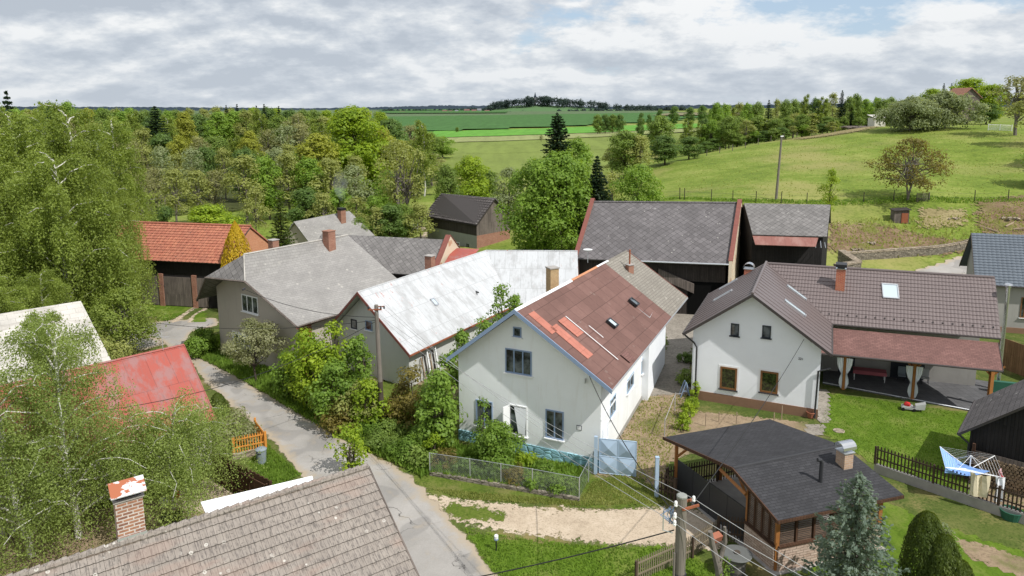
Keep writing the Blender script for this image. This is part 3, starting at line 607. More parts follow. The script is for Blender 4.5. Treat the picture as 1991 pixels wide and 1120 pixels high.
# ------------------------------------------------------------------ building helpers
def az_dir(deg): return V(math.sin(R_(deg)), math.cos(R_(deg)), 0)
def flat(v): return nrm(V(v[0], v[1], 0))
def mir(R, E): return V(2*R[0]-E[0], 2*R[1]-E[1], E[2])
def slope(t, name, a, b, c, d, mat, th=.12): return MB().slab(a, b, c, d, th).build(name, M[mat], t)
def tiled(t, name, RF, RB, EB, EF, mat, row=.335, colw=.21, amp=.012, step=.03, th=.08, jit=.0):
    """roof slope built tile course by tile course: rolls across, a step at every course"""
    RF, RB, EF, EB = [np.array(q, float) for q in (RF, RB, EF, EB)]
    L = np.linalg.norm(RB-RF); W = np.linalg.norm(EF-RF); n = np.cross(RB-RF, EF-RF); n = nrm(n if n[2] > 0 else -n)
    nr = max(2, round(W/row)); nc = max(2, round(L/colw)); k = 4; us = np.linspace(0, 1, nc*k+1); ph = np.arange(nc*k+1)/k*2*math.pi
    wv = amp*np.abs(np.sin(ph/2)) if jit == 0 else amp*np.maximum(np.sin(ph), -.35)
    V_ = []
    for r in range(nr):
        for s, e in ((0, 0), (1, step)):
            vv_ = (r+s)/nr; A = RF+(EF-RF)*vv_; B = RB+(EB-RB)*vv_
            jx = RNG.normal(size=len(us))*jit
            V_.append(A+(B-A)*us[:, None]+n*(wv+e+jx)[:, None])
    V_ = np.concatenate(V_); m = len(us); q = (np.arange(2*nr-1)[:, None]*m+np.arange(m-1)[None]).ravel()
    F_ = np.stack([q, q+1, q+m+1, q+m], 1)
    if np.dot(np.cross(RB-RF, EF-RF), n) < 0: pass
    else: F_ = F_[:, ::-1]
    F_ = F_[:, ::-1]
    o = mesh_obj(name, V_, F_.tolist(), M[mat], t); li = np.empty(len(o.data.loops), int); o.data.loops.foreach_get('vertex_index', li); uvv = np.stack([(li % m)/(m-1)*nc*colw, (li//m//2+(li//m) % 2*.985+.008)*row], 1); o.data.uv_layers[0].data.foreach_set('uv', uvv.ravel()); mb = MB().slab(RF-n*.01, RB-n*.01, EB-n*.01, EF-n*.01, th); mb.build('roof_edge', M['metal_dark'] if 'old' not in mat and 'red' not in mat else M['wood_grey'], o)
    return o
def inset(R0, R1, E0, E1, i0, i1, ie, th=.14):
    """wall line under an eave: two top points"""
    d0 = flat(R1-R0); p = flat(E0-R0 - d0*((E0-R0)@d0)); s = (R0[2]-E0[2])/np.linalg.norm((E0-R0)[:2])
    z = E0[2]+ie*s-th*1.2
    a = E0+d0*i0-p*ie; b = E1-d0*i1-p*ie; a[2] = z; b[2] = E1[2]+ie*s-th*1.2; return a, b
def prism(t, mat, RF, RB, ERF, ERB, ELF, ELB, i=(.6, .5, .6, .4), z0=0., th=.14, name='wall', open_back=False):
    """closed walls with gables; i = setback front, back, right, left. Returns planes."""
    fr, br = inset(RF, RB, ERF, ERB, i[0], i[1], i[2], th); fl, bl = inset(RF, RB, ELF, ELB, i[0], i[1], i[3], th)
    d0 = flat(RB-RF); af = RF+d0*i[0]-V(0, 0, th*1.6); ab = RB-d0*i[1]-V(0, 0, th*1.6)
    for ap, c0, c1 in ((af, fl, fr), (ab, bl, br)):        # keep each gable wall in one plane
        ee = flat(c1-c0); nn = V(ee[1], -ee[0], 0); ap += d0*(-((ap-c0)@nn)/(d0@nn))
    g = lambda q: V(q[0], q[1], z0)
    mb = MB(); mb.poly(g(fl), g(fr), fr, af, fl); mb.poly(g(fr), g(br), br, fr); mb.poly(g(br), g(bl), bl, ab, br); mb.poly(g(bl), g(fl), fl, bl)
    mb.build(name, M[mat], t)
    pl = {}
    for k, (a, b) in dict(front=(fl, fr), right=(fr, br), back=(br, bl), left=(bl, fl)).items():
        e = flat(b-a); pl[k] = (g(a), V(e[1], -e[0], 0), e, g(b))
    pl['corners'] = (fl, fr, br, bl); return pl
def roofpair(t, RF, RB, ERF, ERB, ELF, ELB, mr, ml=None, th=.14):
    slope(t, 'roof_slope', RF, RB, ERB, ERF, mr, th); slope(t, 'roof_slope', RF, RB, ELB, ELF, ml or mr, th)
def base_of(*p): return V(np.mean([q[0] for q in p]), np.mean([q[1] for q in p]), 0)
def wframe(pl, r):
    P0, n, e, _ = pl; x0, y0, x1, y1 = r; xm, ym = (x0+x1)/2, (y0+y1)/2
    a = onplane(x0, ym, P0, n); b = onplane(x1, ym, P0, n); c = onplane(xm, y0, P0, n); d = onplane(xm, y1, P0, n)
    w = abs((b-a)@e); hh = c[2]-d[2]; o = (a+b)/2; o[2] = (c[2]+d[2])/2; return o, w, hh, e, n
def window(t, pl, r, mat='white_paint', mull=1, trans=0, glass='glass', fw=.07, sill='white_paint', surround=None, out=.05, open_=None):
    o, w, hh, e, n = wframe(pl, r); z = V(0, 0, 1); mb = MB()
    bx = lambda du, dv, su, sv, d0, d1: mb.obox(o+e*(du-su/2)+z*(dv-sv/2)+n*d0, e*su, z*sv, n*(d1-d0))
    bx(-w/2+fw/2, 0, fw, hh, -.02, out); bx(w/2-fw/2, 0, fw, hh, -.02, out); bx(0, hh/2-fw/2, w-2*fw, fw, -.02, out); bx(0, -hh/2+fw/2, w-2*fw, fw, -.02, out)
    for k in range(mull): bx(-w/2+w*(k+1)/(mull+1), 0, fw*1.1, hh-2*fw, -.02, out-.012)
    for k in range(trans): bx(0, hh*.5-hh*(k+1)/(trans+1), w-2*fw, fw*.6, -.02, out-.02)
    fr = mb.build('window', M[mat], t)
    MB().obox(o-e*(w/2-fw)-z*(hh/2-fw)+n*-.01, e*(w-2*fw), z*(hh-2*fw), n*.022).build('pane', M[glass], fr)
    if sill: MB().obox(o-e*(w/2+.08)-z*(hh/2+.06)-n*.02, e*(w+.16), z*.055, n*.16).build('sill', M[sill], fr)
    if surround:
        m2 = MB(); q = .12
        for du, dv, su, sv in ((-w/2-q/2, 0, q, hh+2*q), (w/2+q/2, 0, q, hh+2*q), (0, hh/2+q/2, w, q), (0, -hh/2-q/2, w, q)):
            m2.obox(o+e*(du-su/2)+z*(dv-sv/2)-n*.01, e*su, z*sv, n*.03)
        m2.build('surround', M[surround], fr)
    return fr
def plate(t, name, pl, r, mat, d=.04):
    o, w, hh, e, n = wframe(pl, r); z = V(0, 0, 1)
    return MB().obox(o-e*w/2-z*hh/2, e*w, z*hh, n*d).build(name, M[mat], t)
def band(t, name, pl, z0, z1, mat, d=.05, ext=.0):
    P0, n, e, P1 = pl; L = np.linalg.norm((P1-P0)[:2]); a = P0.copy(); a[2] = z0
    return MB().obox(a-e*ext-n*.02, e*(L+2*ext), V(0, 0, z1-z0), n*(d+.02)).build(name, M[mat], t)
def verge(t, name, R, E, out, mat, hgt=.22, w=.05, up=.03):
    """board along a sloping verge, standing just outside it"""
    R = np.array(R, float); E = np.array(E, float); out = nrm(np.array(out, float))
    return MB().obox(R+V(0, 0, up)+out*.003, E-R, V(0, 0, -hgt), out*w).build(name, M[mat], t)
def chimney(t, c, w, d, z0, z1, mat, rz=0., cap='concrete', capt=.1, name='chimney', pot=None):
    o = MB().box((c[0], c[1], (z0+z1)/2), w, d, z1-z0, rz).build(name, M[mat], t)
    MB().box((c[0], c[1], z1+capt/2+.002), w+.1, d+.1, capt, rz).build('cap', M[cap], o)
    if pot: MB().lathe((c[0], c[1], z1+capt), [(.1, 0), (.1, pot), (.13, pot), (.13, pot+.05)], 10).build('pot', M['terracotta'], o)
    return o
def on_slope(px, py, RF, RB, E):
    n = nrm(np.cross(RB-RF, E-RF)); n = n if n[2] > 0 else -n; return onplane(px, py, RF, n), n
def gutter(t, a, b, mat='metal_dark', r=.07): return MB().tube([np.array(a)-V(0, 0, .03), np.array(b)-V(0, 0, .03)], r, 7).build('gutter', M[mat], t)
def pipe(t, pts, mat='dark_metal', r=.06, name='downpipe'): return MB().tube(pts, r, 7).build(name, M[mat], t)
def skylight(t, px, py, RF, RB, E, w, hh, glass='glass', frame='dark_metal', name='skylight'):
    c, n = on_slope(px, py, RF, RB, E); u = flat(RB-RF); v = nrm(np.cross(n, u)); v = v if v[2] < 0 else -v
    mb = MB(); 
    for du, dv, su, sv in ((-w/2, 0, .07, hh), (w/2, 0, .07, hh), (0, -hh/2, w+.07, .1), (0, hh/2, w+.07, .1)): mb.obox(c+u*(du-su/2)+v*(dv-sv/2)-n*.02, u*su, v*sv, n*.14)
    f = mb.build(name, M[frame], t); MB().obox(c-u*(w/2-.03)-v*(hh/2-.04)+n*.01, u*(w-.06), v*(hh-.08), n*.07).build('pane', M[glass], f); return f
# ------------------------------------------------------------------ white gabled house (foreground centre)
RF, RB = U(1000,602,8.85), U(1218,487,8.85); ERF, ERB = U(1190,758,5.16), U(1337,578,5.45); ELF = U(868,697,5.34); ELB = mir(RB, ERB)
A = thing('white_house', 'white gabled house with blue verge boards, blue stone plinth and patched brown felt roof', 'house', base_of(RF, RB))
fl, bl_ = inset(RF, RB, ERF, ERB, .75, 8.3, .95); 
pa = prism(A, 'white_wall', RF, RB-flat(RB-RF)*7.8, ERF, ERB-flat(RB-RF)*7.8, ELF, ELB-flat(RB-RF)*7.8, (.75, .3, .9, .35))
pb = prism(A, 'bright_wall', RF+flat(RB-RF)*10.9, RB, ERF+flat(RB-RF)*10.9, ERB, ELF+flat(RB-RF)*10.9, ELB, (.3, .5, 1.5, .4), name='rear_wall')
MB().obox(pa['right'][0]+V(0,0,2.9)+pa['right'][1]*.003, pa['right'][3]-pa['right'][0], V(0, 0, .1), pa['right'][1]*.04).build('wall_band', M['bright_wall'], A)
band(A, 'plinth', pa['front'], -.2, .66, 'blue_stone', .06, .05); band(A, 'plinth', pa['right'], -.2, .3, 'grey_wall', .04)
cut = .74; Rm = RF+(RB-RF)*cut; Em = ERF+(ERB-ERF)*(cut-.02)
slope(A, 'roof_slope', RF, Rm, Em, ERF, 'felt_brown'); slope(A, 'roof_slope', Rm, RB, ERB, Em, 'fibre_beige'); slope(A, 'roof_slope', RF, RB, ELB, ELF, 'felt_brown')
verge(A, 'verge_board', RF, ERF, -flat(RB-RF), 'blue_trim', .26); verge(A, 'verge_board', RF, ELF, -flat(RB-RF), 'blue_trim', .26)
nA = nrm(np.cross(RB-RF, ERF-RF)); nA = nA if nA[2] > 0 else -nA; dA = flat(RB-RF); sA = nrm(ERF-RF); sA = nrm(sA-dA*(sA@dA))
verge(A, 'verge_board', RB, ERB, dA, 'red_trim', .2)
for k0, k1, mt, wd in ((0, .42, 'white_sheet', .34), (.42, .66, 'brick_orange', .28), (.66, .78, 'white_sheet', .22), (.78, 1, 'fibre_beige', .2)):
    a, b = RF+(RB-RF)*k0, RF+(RB-RF)*k1; m2 = MB().slab(a+nA*.03, b+nA*.03, b+sA*wd*.5+nA*.025, a+sA*wd*.5+nA*.025, .02)
    sl = nrm(ELF-RF); sl = nrm(sl-dA*(sl@dA)); nl = nrm(np.cross(dA, sl)); nl = nl if nl[2] > 0 else -nl
    m2.slab(a+nl*.03, b+nl*.03, b+sl*.55+nl*.025, a+sl*.55+nl*.025, .02); m2.build('ridge_cap', M[mt], A)
def onA(px, py): return onplane(px, py, RF, nA)
for q in (((1024,615),(1063,633),(1059,642),(1022,613)), ):
    pass
def patchA(p0, w, l, mt, lift=.006, name='roof_patch'):
    c = onA(*p0)+nA*lift; return MB().obox(c, dA*w, sA*l, nA*.012).build(name, M[mt], A)
patchA((1027,611), .7, 1.75, 'felt_orange'); patchA((1070,637), .8, 2.7, 'felt_orange'); patchA((1085,624), .9, 1.45, 'felt_orange')
patchA((1099,616), .06, 3.9, 'white_paint', .03, 'batten'); patchA((1144,634), .05, 1.1, 'white_paint', .03, 'batten'); patchA((1206,690), .9, .7, 'shingle_brown', .02)
for px, py in ((1232,588), (1190,629)): skylight(A, px, py, RF, RB, ERF, .5, .62, 'glass_sky' if px < 1200 else 'glass')
window(A, pa['front'], (998,636,1014,655), 'blue_trim', 0); window(A, pa['front'], (983,680,1034,727), 'blue_trim', 2)
window(A, pa['front'], (926,779,958,829), 'blue_trim', 1, glass='glass'); f_ = window(A, pa['front'], (990,788,1025,846), 'white_paint', 0)
o_, w_, h_, e_, n_ = wframe(pa['front'], (990,788,1025,846))
sw = nrm(-e_*.35+n_); MB().obox(o_-e_*w_/2-V(0,0,h_/2-.05)+n_*.05, sw*.5, V(0, 0, h_-.1), e_*.05).build('casement', M['white_paint'], f_)
MB().poly(o_+e_*(w_*.46)+V(0,0,h_*.44)+n_*.045, o_-e_*(w_*.2)+V(0,0,h_*.44)+n_*.045, o_+e_*(w_*.05)-V(0,0,h_*.42)+n_*.1, o_+e_*(w_*.42)-V(0,0,h_*.42)+n_*.1).build('curtain', M['cloth_white'], f_)
window(A, pa['front'], (1061,798,1096,853), 'blue_trim', 1, 0, 'glass'); window(A, pa['front'], (1056,880,1073,896), 'dark_metal', 0, 0, 'black', .04, None)
np_ = plate(A, 'number_plate', pa['front'], (1122,828,1130,835), 'white_paint', .04); o_, w_, h_, e_, n_ = wframe(pa['front'], (1121,827,1131,836)); MB().obox(o_-e_*w_/2-V(0,0,h_/2), e_*w_, V(0,0,h_), n_*.025).build('plate_rim', M['frame_dark'], np_)
for r in ((1186,772,1196,806), (1219,731,1231,757), (1247,694,1254,722)): window(A, pa['right'], r, 'blue_pale', 1, 0, 'glass', .06)
window(A, pa['right'], (1171,826,1181,858), 'bright_wall', 0, 0, 'bright_wall', .05, None)
gutter(A, ERF+nA*-.05, ERB+nA*-.05, 'galv')
c, _ = on_slope(1224, 524, RF, RB, ERF); ch = chimney(A, c, .45, .45, c[2]-.6, c[2]+.35, 'brick_old', R_(26), 'concrete', .06)
MB().tube([(c[0], c[1], c[2]+.4), (c[0], c[1], c[2]+1.5)], .06, 8).build('flue', M['rust'], ch)
p = onplane(1074, 560, RF-flat(ERF-RF)*1.0, flat(ERF-RF)); chimney(A, p, .62, .62, p[2]-2.2, p[2]+1.35, 'brick_yellow', R_(26), 'concrete', .07)
MB().obox(pa['front'][3]-pa['front'][2]*.9+V(0,0,5.0)+pa['front'][1]*.0, pa['front'][2]*.05, V(0,0,.25), pa['front'][1]*.2).build('cable_bracket', M['galv'], A)
# ------------------------------------------------------------------ new white house with brown metal roof and porch
RF, RB = U(1463,572,8.0), U(1490,510,7.9); ERF, ELF = U(1618,690,4.64), U(1328,648,4.82); dB = flat(RB-RF)
ERB = ERF+(RB-RF); ELB = ELF+(RB-RF)*1.05; ERB[2] = ERF[2]; ELB[2] = ELF[2]
B = thing('brown_roofed_house', 'modern white house with brown metal roof, clay brick chimneys and long covered terrace', 'house', base_of(RF, ERF))
pb_ = prism(B, 'bright_wall', RF, RB, ERF, ERB, ELF, ELB, (.75, .05, .62, .55)); zpl = onplane(1570, 793, pb_['front'][0], pb_['front'][1])[2]; print('plinth', zpl); band(B, 'plinth', pb_['front'], -.2, zpl, 'brown_base', .05, .03); band(B, 'plinth', pb_['left'], -.2, zpl, 'brown_base', .05)
def seamed(t, R0, R1, E1, E0, mat, n=10, th=.16):
    o = slope(t, 'roof_slope', R0, R1, E1, E0, mat, th); nn = nrm(np.cross(R1-R0, E0-R0)); nn = nn if nn[2] > 0 else -nn; mb = MB()
    for i in range(1, n): a = R0+(R1-R0)*i/n; b = E0+(E1-E0)*i/n; u = flat(R1-R0); mb.obox(a+nn*.002-u*.0125, u*.025, b-a, nn*.03)
    mb.build('seam', M[mat], o)
seamed(B, RF, RB, ERB, ERF, 'metal_brown', 14); seamed(B, RF, RB, ELB, ELF, 'metal_brown', 14)
for E_ in (ERF, ELF): verge(B, 'verge_board', RF, E_, -dB, 'metal_dark', .2, .05)
MB().tube([RF+V(0,0,.03), RB+V(0,0,.03)], .1, 8).build('ridge_cap', M['metal_brown'], B)
for s in ((1563,572),(1560,602)):
    skylight(B, s[0]-15, s[1]-2, RF, RB, ERF, .45, 1.6, 'glass_sky', 'galv')
for s in ((1412,556),(1401,578)): skylight(B, s[0]+5, s[1]-2, RF, RB, ELF, .45, 1.5, 'glass_sky', 'galv')
for r in ((1421,629,1437,653), (1482,633,1499,657)): window(B, pb_['front'], r, 'frame_dark', 0, 0, 'glass', .06, 'frame_dark')
for r in ((1400,714,1433,757), (1478,722,1513,764)): window(B, pb_['front'], r, 'frame_brown', 0, 0, 'glass_green', .12, 'frame_dark', 'white_paint')
# house number
o, w, hh, e, n = wframe(pb_['front'], (1552,694,1559,699))
cu = bpy.data.curves.new('house_number', 'FONT'); cu.body = '221'; cu.size = .21; cu.extrude = .01; no = bpy.data.objects.new('house_number', cu); col.objects.link(no); cu.materials.append(M['black'])
no.matrix_world = Matrix((( e[0], 0, n[0], 0), (e[1], 0, n[1], 0), (0, 1, 0, 0), (0, 0, 0, 1)))
bpy.context.view_layer.update(); dg = bpy.context.evaluated_depsgraph_get(); me = bpy.data.meshes.new_from_object(no.evaluated_get(dg)); bpy.data.objects.remove(no)
no = bpy.data.objects.new('house_number', me); col.objects.link(no); no.parent = B; q = o-e*w/2-V(0,0,.1)+n*.02-ORG[B.name]
no.matrix_local = Matrix(((e[0], 0, n[0], q[0]), (e[1], 0, n[1], q[1]), (0, 1, 0, q[2]), (0, 0, 0, 1)))
cA = pb_['corners']
gutter(B, ELF, ELB); gutter(B, ERF, ERB)
w0 = cA[0]; gf = pb_['front'][1]
pipe(B, [ELF+V(0,0,-.15)+dB*.3, w0-pb_['front'][2]*-.1+gf*.12+V(0,0,-1.0), w0+pb_['front'][2]*.3+gf*.12+V(0,0,-1.3), V(w0[0], w0[1], .7)+pb_['front'][2]*.3+gf*.12, V(w0[0], w0[1], .1)+pb_['front'][2]*.3+gf*.12])
w1 = cA[1]; pipe(B, [ERF+V(0,0,-1.1)+dB*.6, w1+gf*.14-pb_['front'][2]*.1+V(0,0,-1.65), V(w1[0], w1[1], .6)+gf*.14-pb_['front'][2]*.15, V(w1[0], w1[1], .1)+gf*.2-pb_['front'][2]*.15])
# wing
WF = RB.copy(); WF[2] = 7.8; WB = U(1933,540,7.8); EWB = U(1945,658,4.6); EWF = WF+(EWB-WB); dW = flat(WB-WF); NB = mir(WB, EWB); NF = mir(WF, EWF)
tiled(B, 'roof_slope', WF, WB, EWB, EWF, 'metal_tile_brown', .36, .22, .022, .035); slope(B, 'roof_slope', WF, WB, NB, NF, 'metal_tile_brown')
slope(B, 'roof_slope', RB, ELB, NF, NF, 'metal_brown') if False else None
MB().poly(RB, ELB, NF).build('roof_hip', M['metal_brown'], B)
pw = prism(B, 'grey_wall', WF, WB, EWF, EWB, NF, NB, (-.1, .4, 3., .5), name='wing_wall')
MB().tube([WF+V(0,0,.02), WB+V(0,0,.02)], .11, 8).build('ridge_cap', M['metal_brown'], B); gutter(B, EWF+(EWB-EWF)*.2, EWB)
verge(B, 'verge_board', WB, EWB, dW, 'metal_brown', .2, .05)
nW = nrm(np.cross(WB-WF, EWB-WB)); nW = nW if nW[2] > 0 else -nW; sW = nrm(EWB-WB); sW = nrm(sW-dW*(sW@dW))
for i in range(22): q = EWF+(EWB-EWF)*(.16+.82*i/21)-sW*.9+nW*.04; MB().obox(q, dW*.05, sW*.12, nW*.09).build('snow_guard', M['metal_dark'], B)
skylight(B, 1731, 567, WF, WB, EWB, 1.0, 1.25, 'glass_sky', 'galv')
c, _ = on_slope(1633, 560, WF, WB, EWB); chimney(B, c, .62, .5, c[2]-.6, c[2]+1.45, 'brick_red', R_(-25), 'steel', .05)
MB().box((c[0], c[1], c[2]+1.75), .75, .6, .22, R_(-25), R_(8)).box((c[0], c[1], c[2]+1.6), .5, .4, .3, R_(-25)).build('chimney_cowl', M['dark_metal'], B)
c = onplane(1466, 530, RB, -dB); chimney(B, c-V(.3,-.3,0), .65, .65, c[2]-1.2, c[2]+.25, 'brick_red', R_(-25), 'galv', .05)
q = c-V(.3,-.3,0); mb = MB(); ar = [(math.cos(k)*.42, math.sin(k)*.42) for k in np.linspace(0, math.pi, 9)]; u1, u2 = dW, dB
for i in range(8):
    a, b = ar[i], ar[i+1]; mb.add([q+u1*a[0]+V(0,0,.3+a[1])+u2*-.35, q+u1*b[0]+V(0,0,.3+b[1])+u2*-.35, q+u1*b[0]+V(0,0,.3+b[1])+u2*.35, q+u1*a[0]+V(0,0,.3+a[1])+u2*.35], [(0,1,2,3)])
mb.build('chimney_cowl', M['steel'], B)
# terrace roof below the wing eave
Tt0, Tt1 = EWF+(EWB-EWF)*.0+V(0,0,-.3), EWB+V(0,0,-.3)-dW*.1
Tb1 = U(1950, 722, 3.1); off = Tb1-Tt1; Tb0 = Tt0+off; print('porch offset', off, np.hypot(off[0], off[1]))
slope(B, 'terrace_roof', Tt0, Tt1, Tb1, Tb0, 'shingle_brown', .1); gutter(B, Tb0, Tb1); verge(B, 'verge_board', Tt1, Tb1, dW, 'metal_dark', .16, .04)
for px, py in ((1639,757), (1773,775), (1922,790)):
    f = U(px, py, .1); t0 = Tb0+(Tb1-Tb0)*(((f-Tb0)@dW)/np.linalg.norm(Tb1-Tb0)); mb = MB().obox(V(f[0]-.11, f[1]-.11, .1), V(.22,0,0), V(0,.22,0), V(0,0,2.9))
    for s in (-1, 1): mb.tube([V(f[0], f[1], 2.2), V(f[0], f[1], 2.2)+dW*s*.7+V(0,0,.75)], .07, 4)
    mb.build('terrace_post', M['wood_orange'], B)
b0 = U(1600,744,.1); b1 = U(1965,812,.1); MB().slab(b0, b1, b1+dB*6.6, b0+dB*6.6, .14).build('terrace_floor', M['terrace_tiles'], B)
MB().slab(b0-dB*.0+V(0,0,.004), b1+V(0,0,.004), b1+dB*.12+V(0,0,.004), b0+dB*.12+V(0,0,.004), .02).build('kerb', M['bright_wall'], B)
for k in (.3, .42, .62, .8): 
    a = pw['right'][0]*(1-k)+pw['right'][3]*k if False else EWF*(1-k)+EWB*k
for r in ((1668,690,1700,735), (1745,700,1790,775), (1835,710,1850,760)): pass
fr0 = pw['right']; MB().obox(fr0[0]+fr0[2]*6+V(0,0,.1)+fr0[1]*.004, fr0[2]*1.1, V(0,0,2.2), fr0[1]*.05).build('terrace_door', M['frame_dark'], B); MB().obox(fr0[0]+fr0[2]*9.5+V(0,0,.1)+fr0[1]*.004, fr0[2]*2.2, V(0,0,2.3), fr0[1]*.05).build('terrace_door', M['frame_dark'], B)
# flue pipe at the far gable
f = U(1947, 640, 4.5); fl_ = V(f[0], f[1], 0)+dW*.15
MB().tube([fl_+V(0,0,.4), fl_+V(0,0,7.5)], .13, 10).build('steel_flue', M['steel'], B); MB().lathe(fl_+V(0,0,7.5), [(.17,0),(.17,.05),(.13,.06),(.13,.14),(.27,.16),(.22,.26)], 12).build('flue_cap', M['steel'], B)
# ------------------------------------------------------------------ silver roofed house, L shaped
RF, RB = U(695,568,6.7), U(945,487,6.7); ERF, ELF = U(797,690,2.72), U(622,655,2.3); dC = flat(RB-RF); ERB = ERF+(RB-RF); ELB = ELF+(RB-RF)
C_ = thing('silver_roofed_house', 'grey cottage under a large silver painted sheet roof with red verge boards', 'house', base_of(RF, ERF))
pc = prism(C_, 'c_wall', RF, RB, ERF, ERB, ELF, ELB, (.5, .2, .5, .5)); 
slope(C_, 'roof_slope', RF, RB, ERB, ERF, 'silver', .1); slope(C_, 'roof_slope', RF, RB, ELB, ELF, 'silver', .1)
for E_ in (ERF, ELF): verge(C_, 'verge_board', RF, E_, -dC, 'red_trim', .24)
MB().obox(ERF+V(0,0,.0)+nrm(V(dC[1],-dC[0],0))*.003, ERB-ERF, V(0,0,-.14), V(dC[1],-dC[0],0)*.04).build('eave_board', M['rust'], C_)
WF2, WB2 = RB.copy(), U(1123,488,6.7); WB2[2] = 6.7; d2 = flat(WB2-WF2); s2 = V(d2[1], -d2[0], 0); e2 = WF2+s2*4.8; e2[2] = 2.7; e3 = WB2+s2*4.8; e3[2] = 2.7; e2m = mir(WF2, e2); e3m = mir(WB2, e3)
slope(C_, 'wing_roof', WF2, WB2, e3, e2, 'silver', .1); slope(C_, 'wing_roof', WF2, WB2, e3m, e2m, 'silver', .1); prism(C_, 'c_wall', WF2, WB2, e2, e3, e2m, e3m, (-.1, .3, .5, .4), name='wing_wall')
MB().tube([WF2+V(0,0,.0), WB2+V(0,0,.0)], .06, 6).tube([RF, RB], .05, 6).build('ridge_cap', M['silver'], C_)
for r in ((683,621,694,639), (711,624,724,642)): window(C_, pc['front'], r, 'blue_trim' if r[0] > 700 else 'frame_dark', 0, 0, 'glass', .07)
skylight(C_, 844, 588, RF, RB, ERF, .38, .62, 'glass_sky', 'galv'); c, nn = on_slope(926, 568, RF, RB, ERF)
MB().box(c+nn*.05, .7, .12, .1, R_(-60)).build('roof_vent', M['dark_metal'], C_)
c = U(848, 503, 6.9); chimney(C_, (c[0]-.6, c[1]+.5), .7, .6, 4.5, 7.05, 'brick_old', R_(-30), 'concrete', .06)
# clutter leaning on the silver house side wall
lt = thing('leaning_planks', 'old boards leaning on the side wall below the silver roof', 'planks', U(825, 735, 0)); 
p0 = pc['right'][0]+dC*1.2+pc['right'][1]*.6
for i in range(6): MB().tube([p0+dC*i*.32, p0+dC*i*.34-pc['right'][1]*.45+V(0,0,1.9+.2*(i % 3))], .07, 4).build('plank', M[['post_wood', 'wood_dark', 'white_paint'][i % 3]], lt)
# ------------------------------------------------------------------ taupe house with half hipped roof
R0, RB = U(474,495,9.), U(676,457,9.); ERF, ELF = U(577,634,4.45), U(383,583,4.36); dD = flat(RB-R0)
D = thing('hipped_house', 'taupe rendered house with weathered grey half-hipped roof and two brick chimneys', 'house', base_of(R0, ERF))
HR, HL = U(476,546,7.25), U(400,538,7.25); ERB = ERF+(RB-R0)*1.16; ELB = ELF+(RB-R0)*1.1; print('D hip', HR, HL, ERF, ELF, R0)
mb = MB(); mb.poly(R0, HR, ERF, ERB, RB); mb.build('roof_slope', M['fibre_old'], D); MB().poly(R0, RB, ELB, ELF, HL).build('roof_slope', M['slate_mid'], D); MB().poly(R0, HL, HR).build('roof_hip', M['slate_mid'], D)
mb = MB(); 
for a, b, w in ((HR, ERF, .09), (ERF, ERB, .08), (HL, HR, .08), (HL, ELF, .09)): mb.tube([a-V(0,0,.07), b-V(0,0,.07)], w, 5)
mb.build('eave_board', M['wood_grey'], D); MB().tube([R0+V(0,0,.02), RB+V(0,0,.02)], .07, 6).tube([R0, HR], .05, 5).build('ridge_cap', M['fibre_pale'], D)
gd = flat(ERF-ELF); gn = V(gd[1], -gd[0], 0); i_ = .55
fr_, fl_2 = ERF-gd*.6-gn*i_, ELF+gd*2.1-gn*i_; k = ((9.-4.45)/np.linalg.norm((R0-ERF)[:2])); g0 = lambda q, z: V(q[0], q[1], z)
gP = lambda q: q-gn*((q-fr_)@gn)-V(0,0,.12); h1 = gP(HR); h2 = gP(HL); bq = dD*10.8
pp = (g0(fl_2, 0), g0(fr_, 0), g0(fr_, 4.75), g0(h1, h1[2]), g0(h2, h2[2]), g0(fl_2, 5.7))
mb = MB(); mb.poly(*pp); mb.poly(pp[1], pp[1]+bq, pp[2]+bq, pp[2]); mb.poly(pp[0], pp[5], pp[5]+bq, pp[0]+bq); mb.poly(*[q+bq for q in pp[::-1]]); mb.build('wall', M['taupe_wall'], D)
pD = (pp[0], gn if gn[1] < 0 else -gn, gd, pp[1]); ll = ELF+gd*.6-gn*1.6
mb = MB(); a, b = g0(ll, 0), g0(fl_2-gn*1.1, 0); mb.poly(a, b, b+V(0,0,5.5), a+V(0,0,4.5)); mb.poly(b, g0(fl_2, 0), g0(fl_2, 5.6), b+V(0,0,5.5)); mb.poly(a, a+V(0,0,4.5), a+bq+V(0,0,4.5), a+bq); mb.build('side_wall', M['grey_wall'], D)
window(D, pD, (471,575,502,608), 'white_paint', 2, 0, 'glass', .08); window(D, pD, (455,651,487,686), 'white_paint', 2, 1, 'glass', .08, 'white_paint', 'white_paint')
c = R0+(RB-R0)*.76; chimney(D, c-nrm(V(dD[1],-dD[0],0))*-.5, .75, .75, 7.4, 9.75, 'brick_old', R_(-35), 'brick_old', .05)
c = R0+(RB-R0)*.33+V(-dD[1],dD[0],0)*1.0; chimney(D, c, .6, .6, 7.4, 9.5, 'brick_old', R_(-35), 'concrete', .05)
MB().box(U(474,562,7.0)+gn*.0, .1, .5, .1).build('cable_bracket', M['dark_metal'], D)
# low lean-to with red fascia between the two
a, b = ERF.copy(), U(659,607,4.2); mb = MB().obox(a-V(0,0,.02), b-a, V(0,0,-.22), gn*.05); mb.build('fascia', M['red_trim'], D)
q0 = ERF-gd*-.1; MB().obox(g0(ERF-gd*.4, 0)+gn*-.5, V(b[0]-a[0], b[1]-a[1], 0)*.95, V(0,0,4.2), gn*-.3).build('link_wall', M['rust'], D)
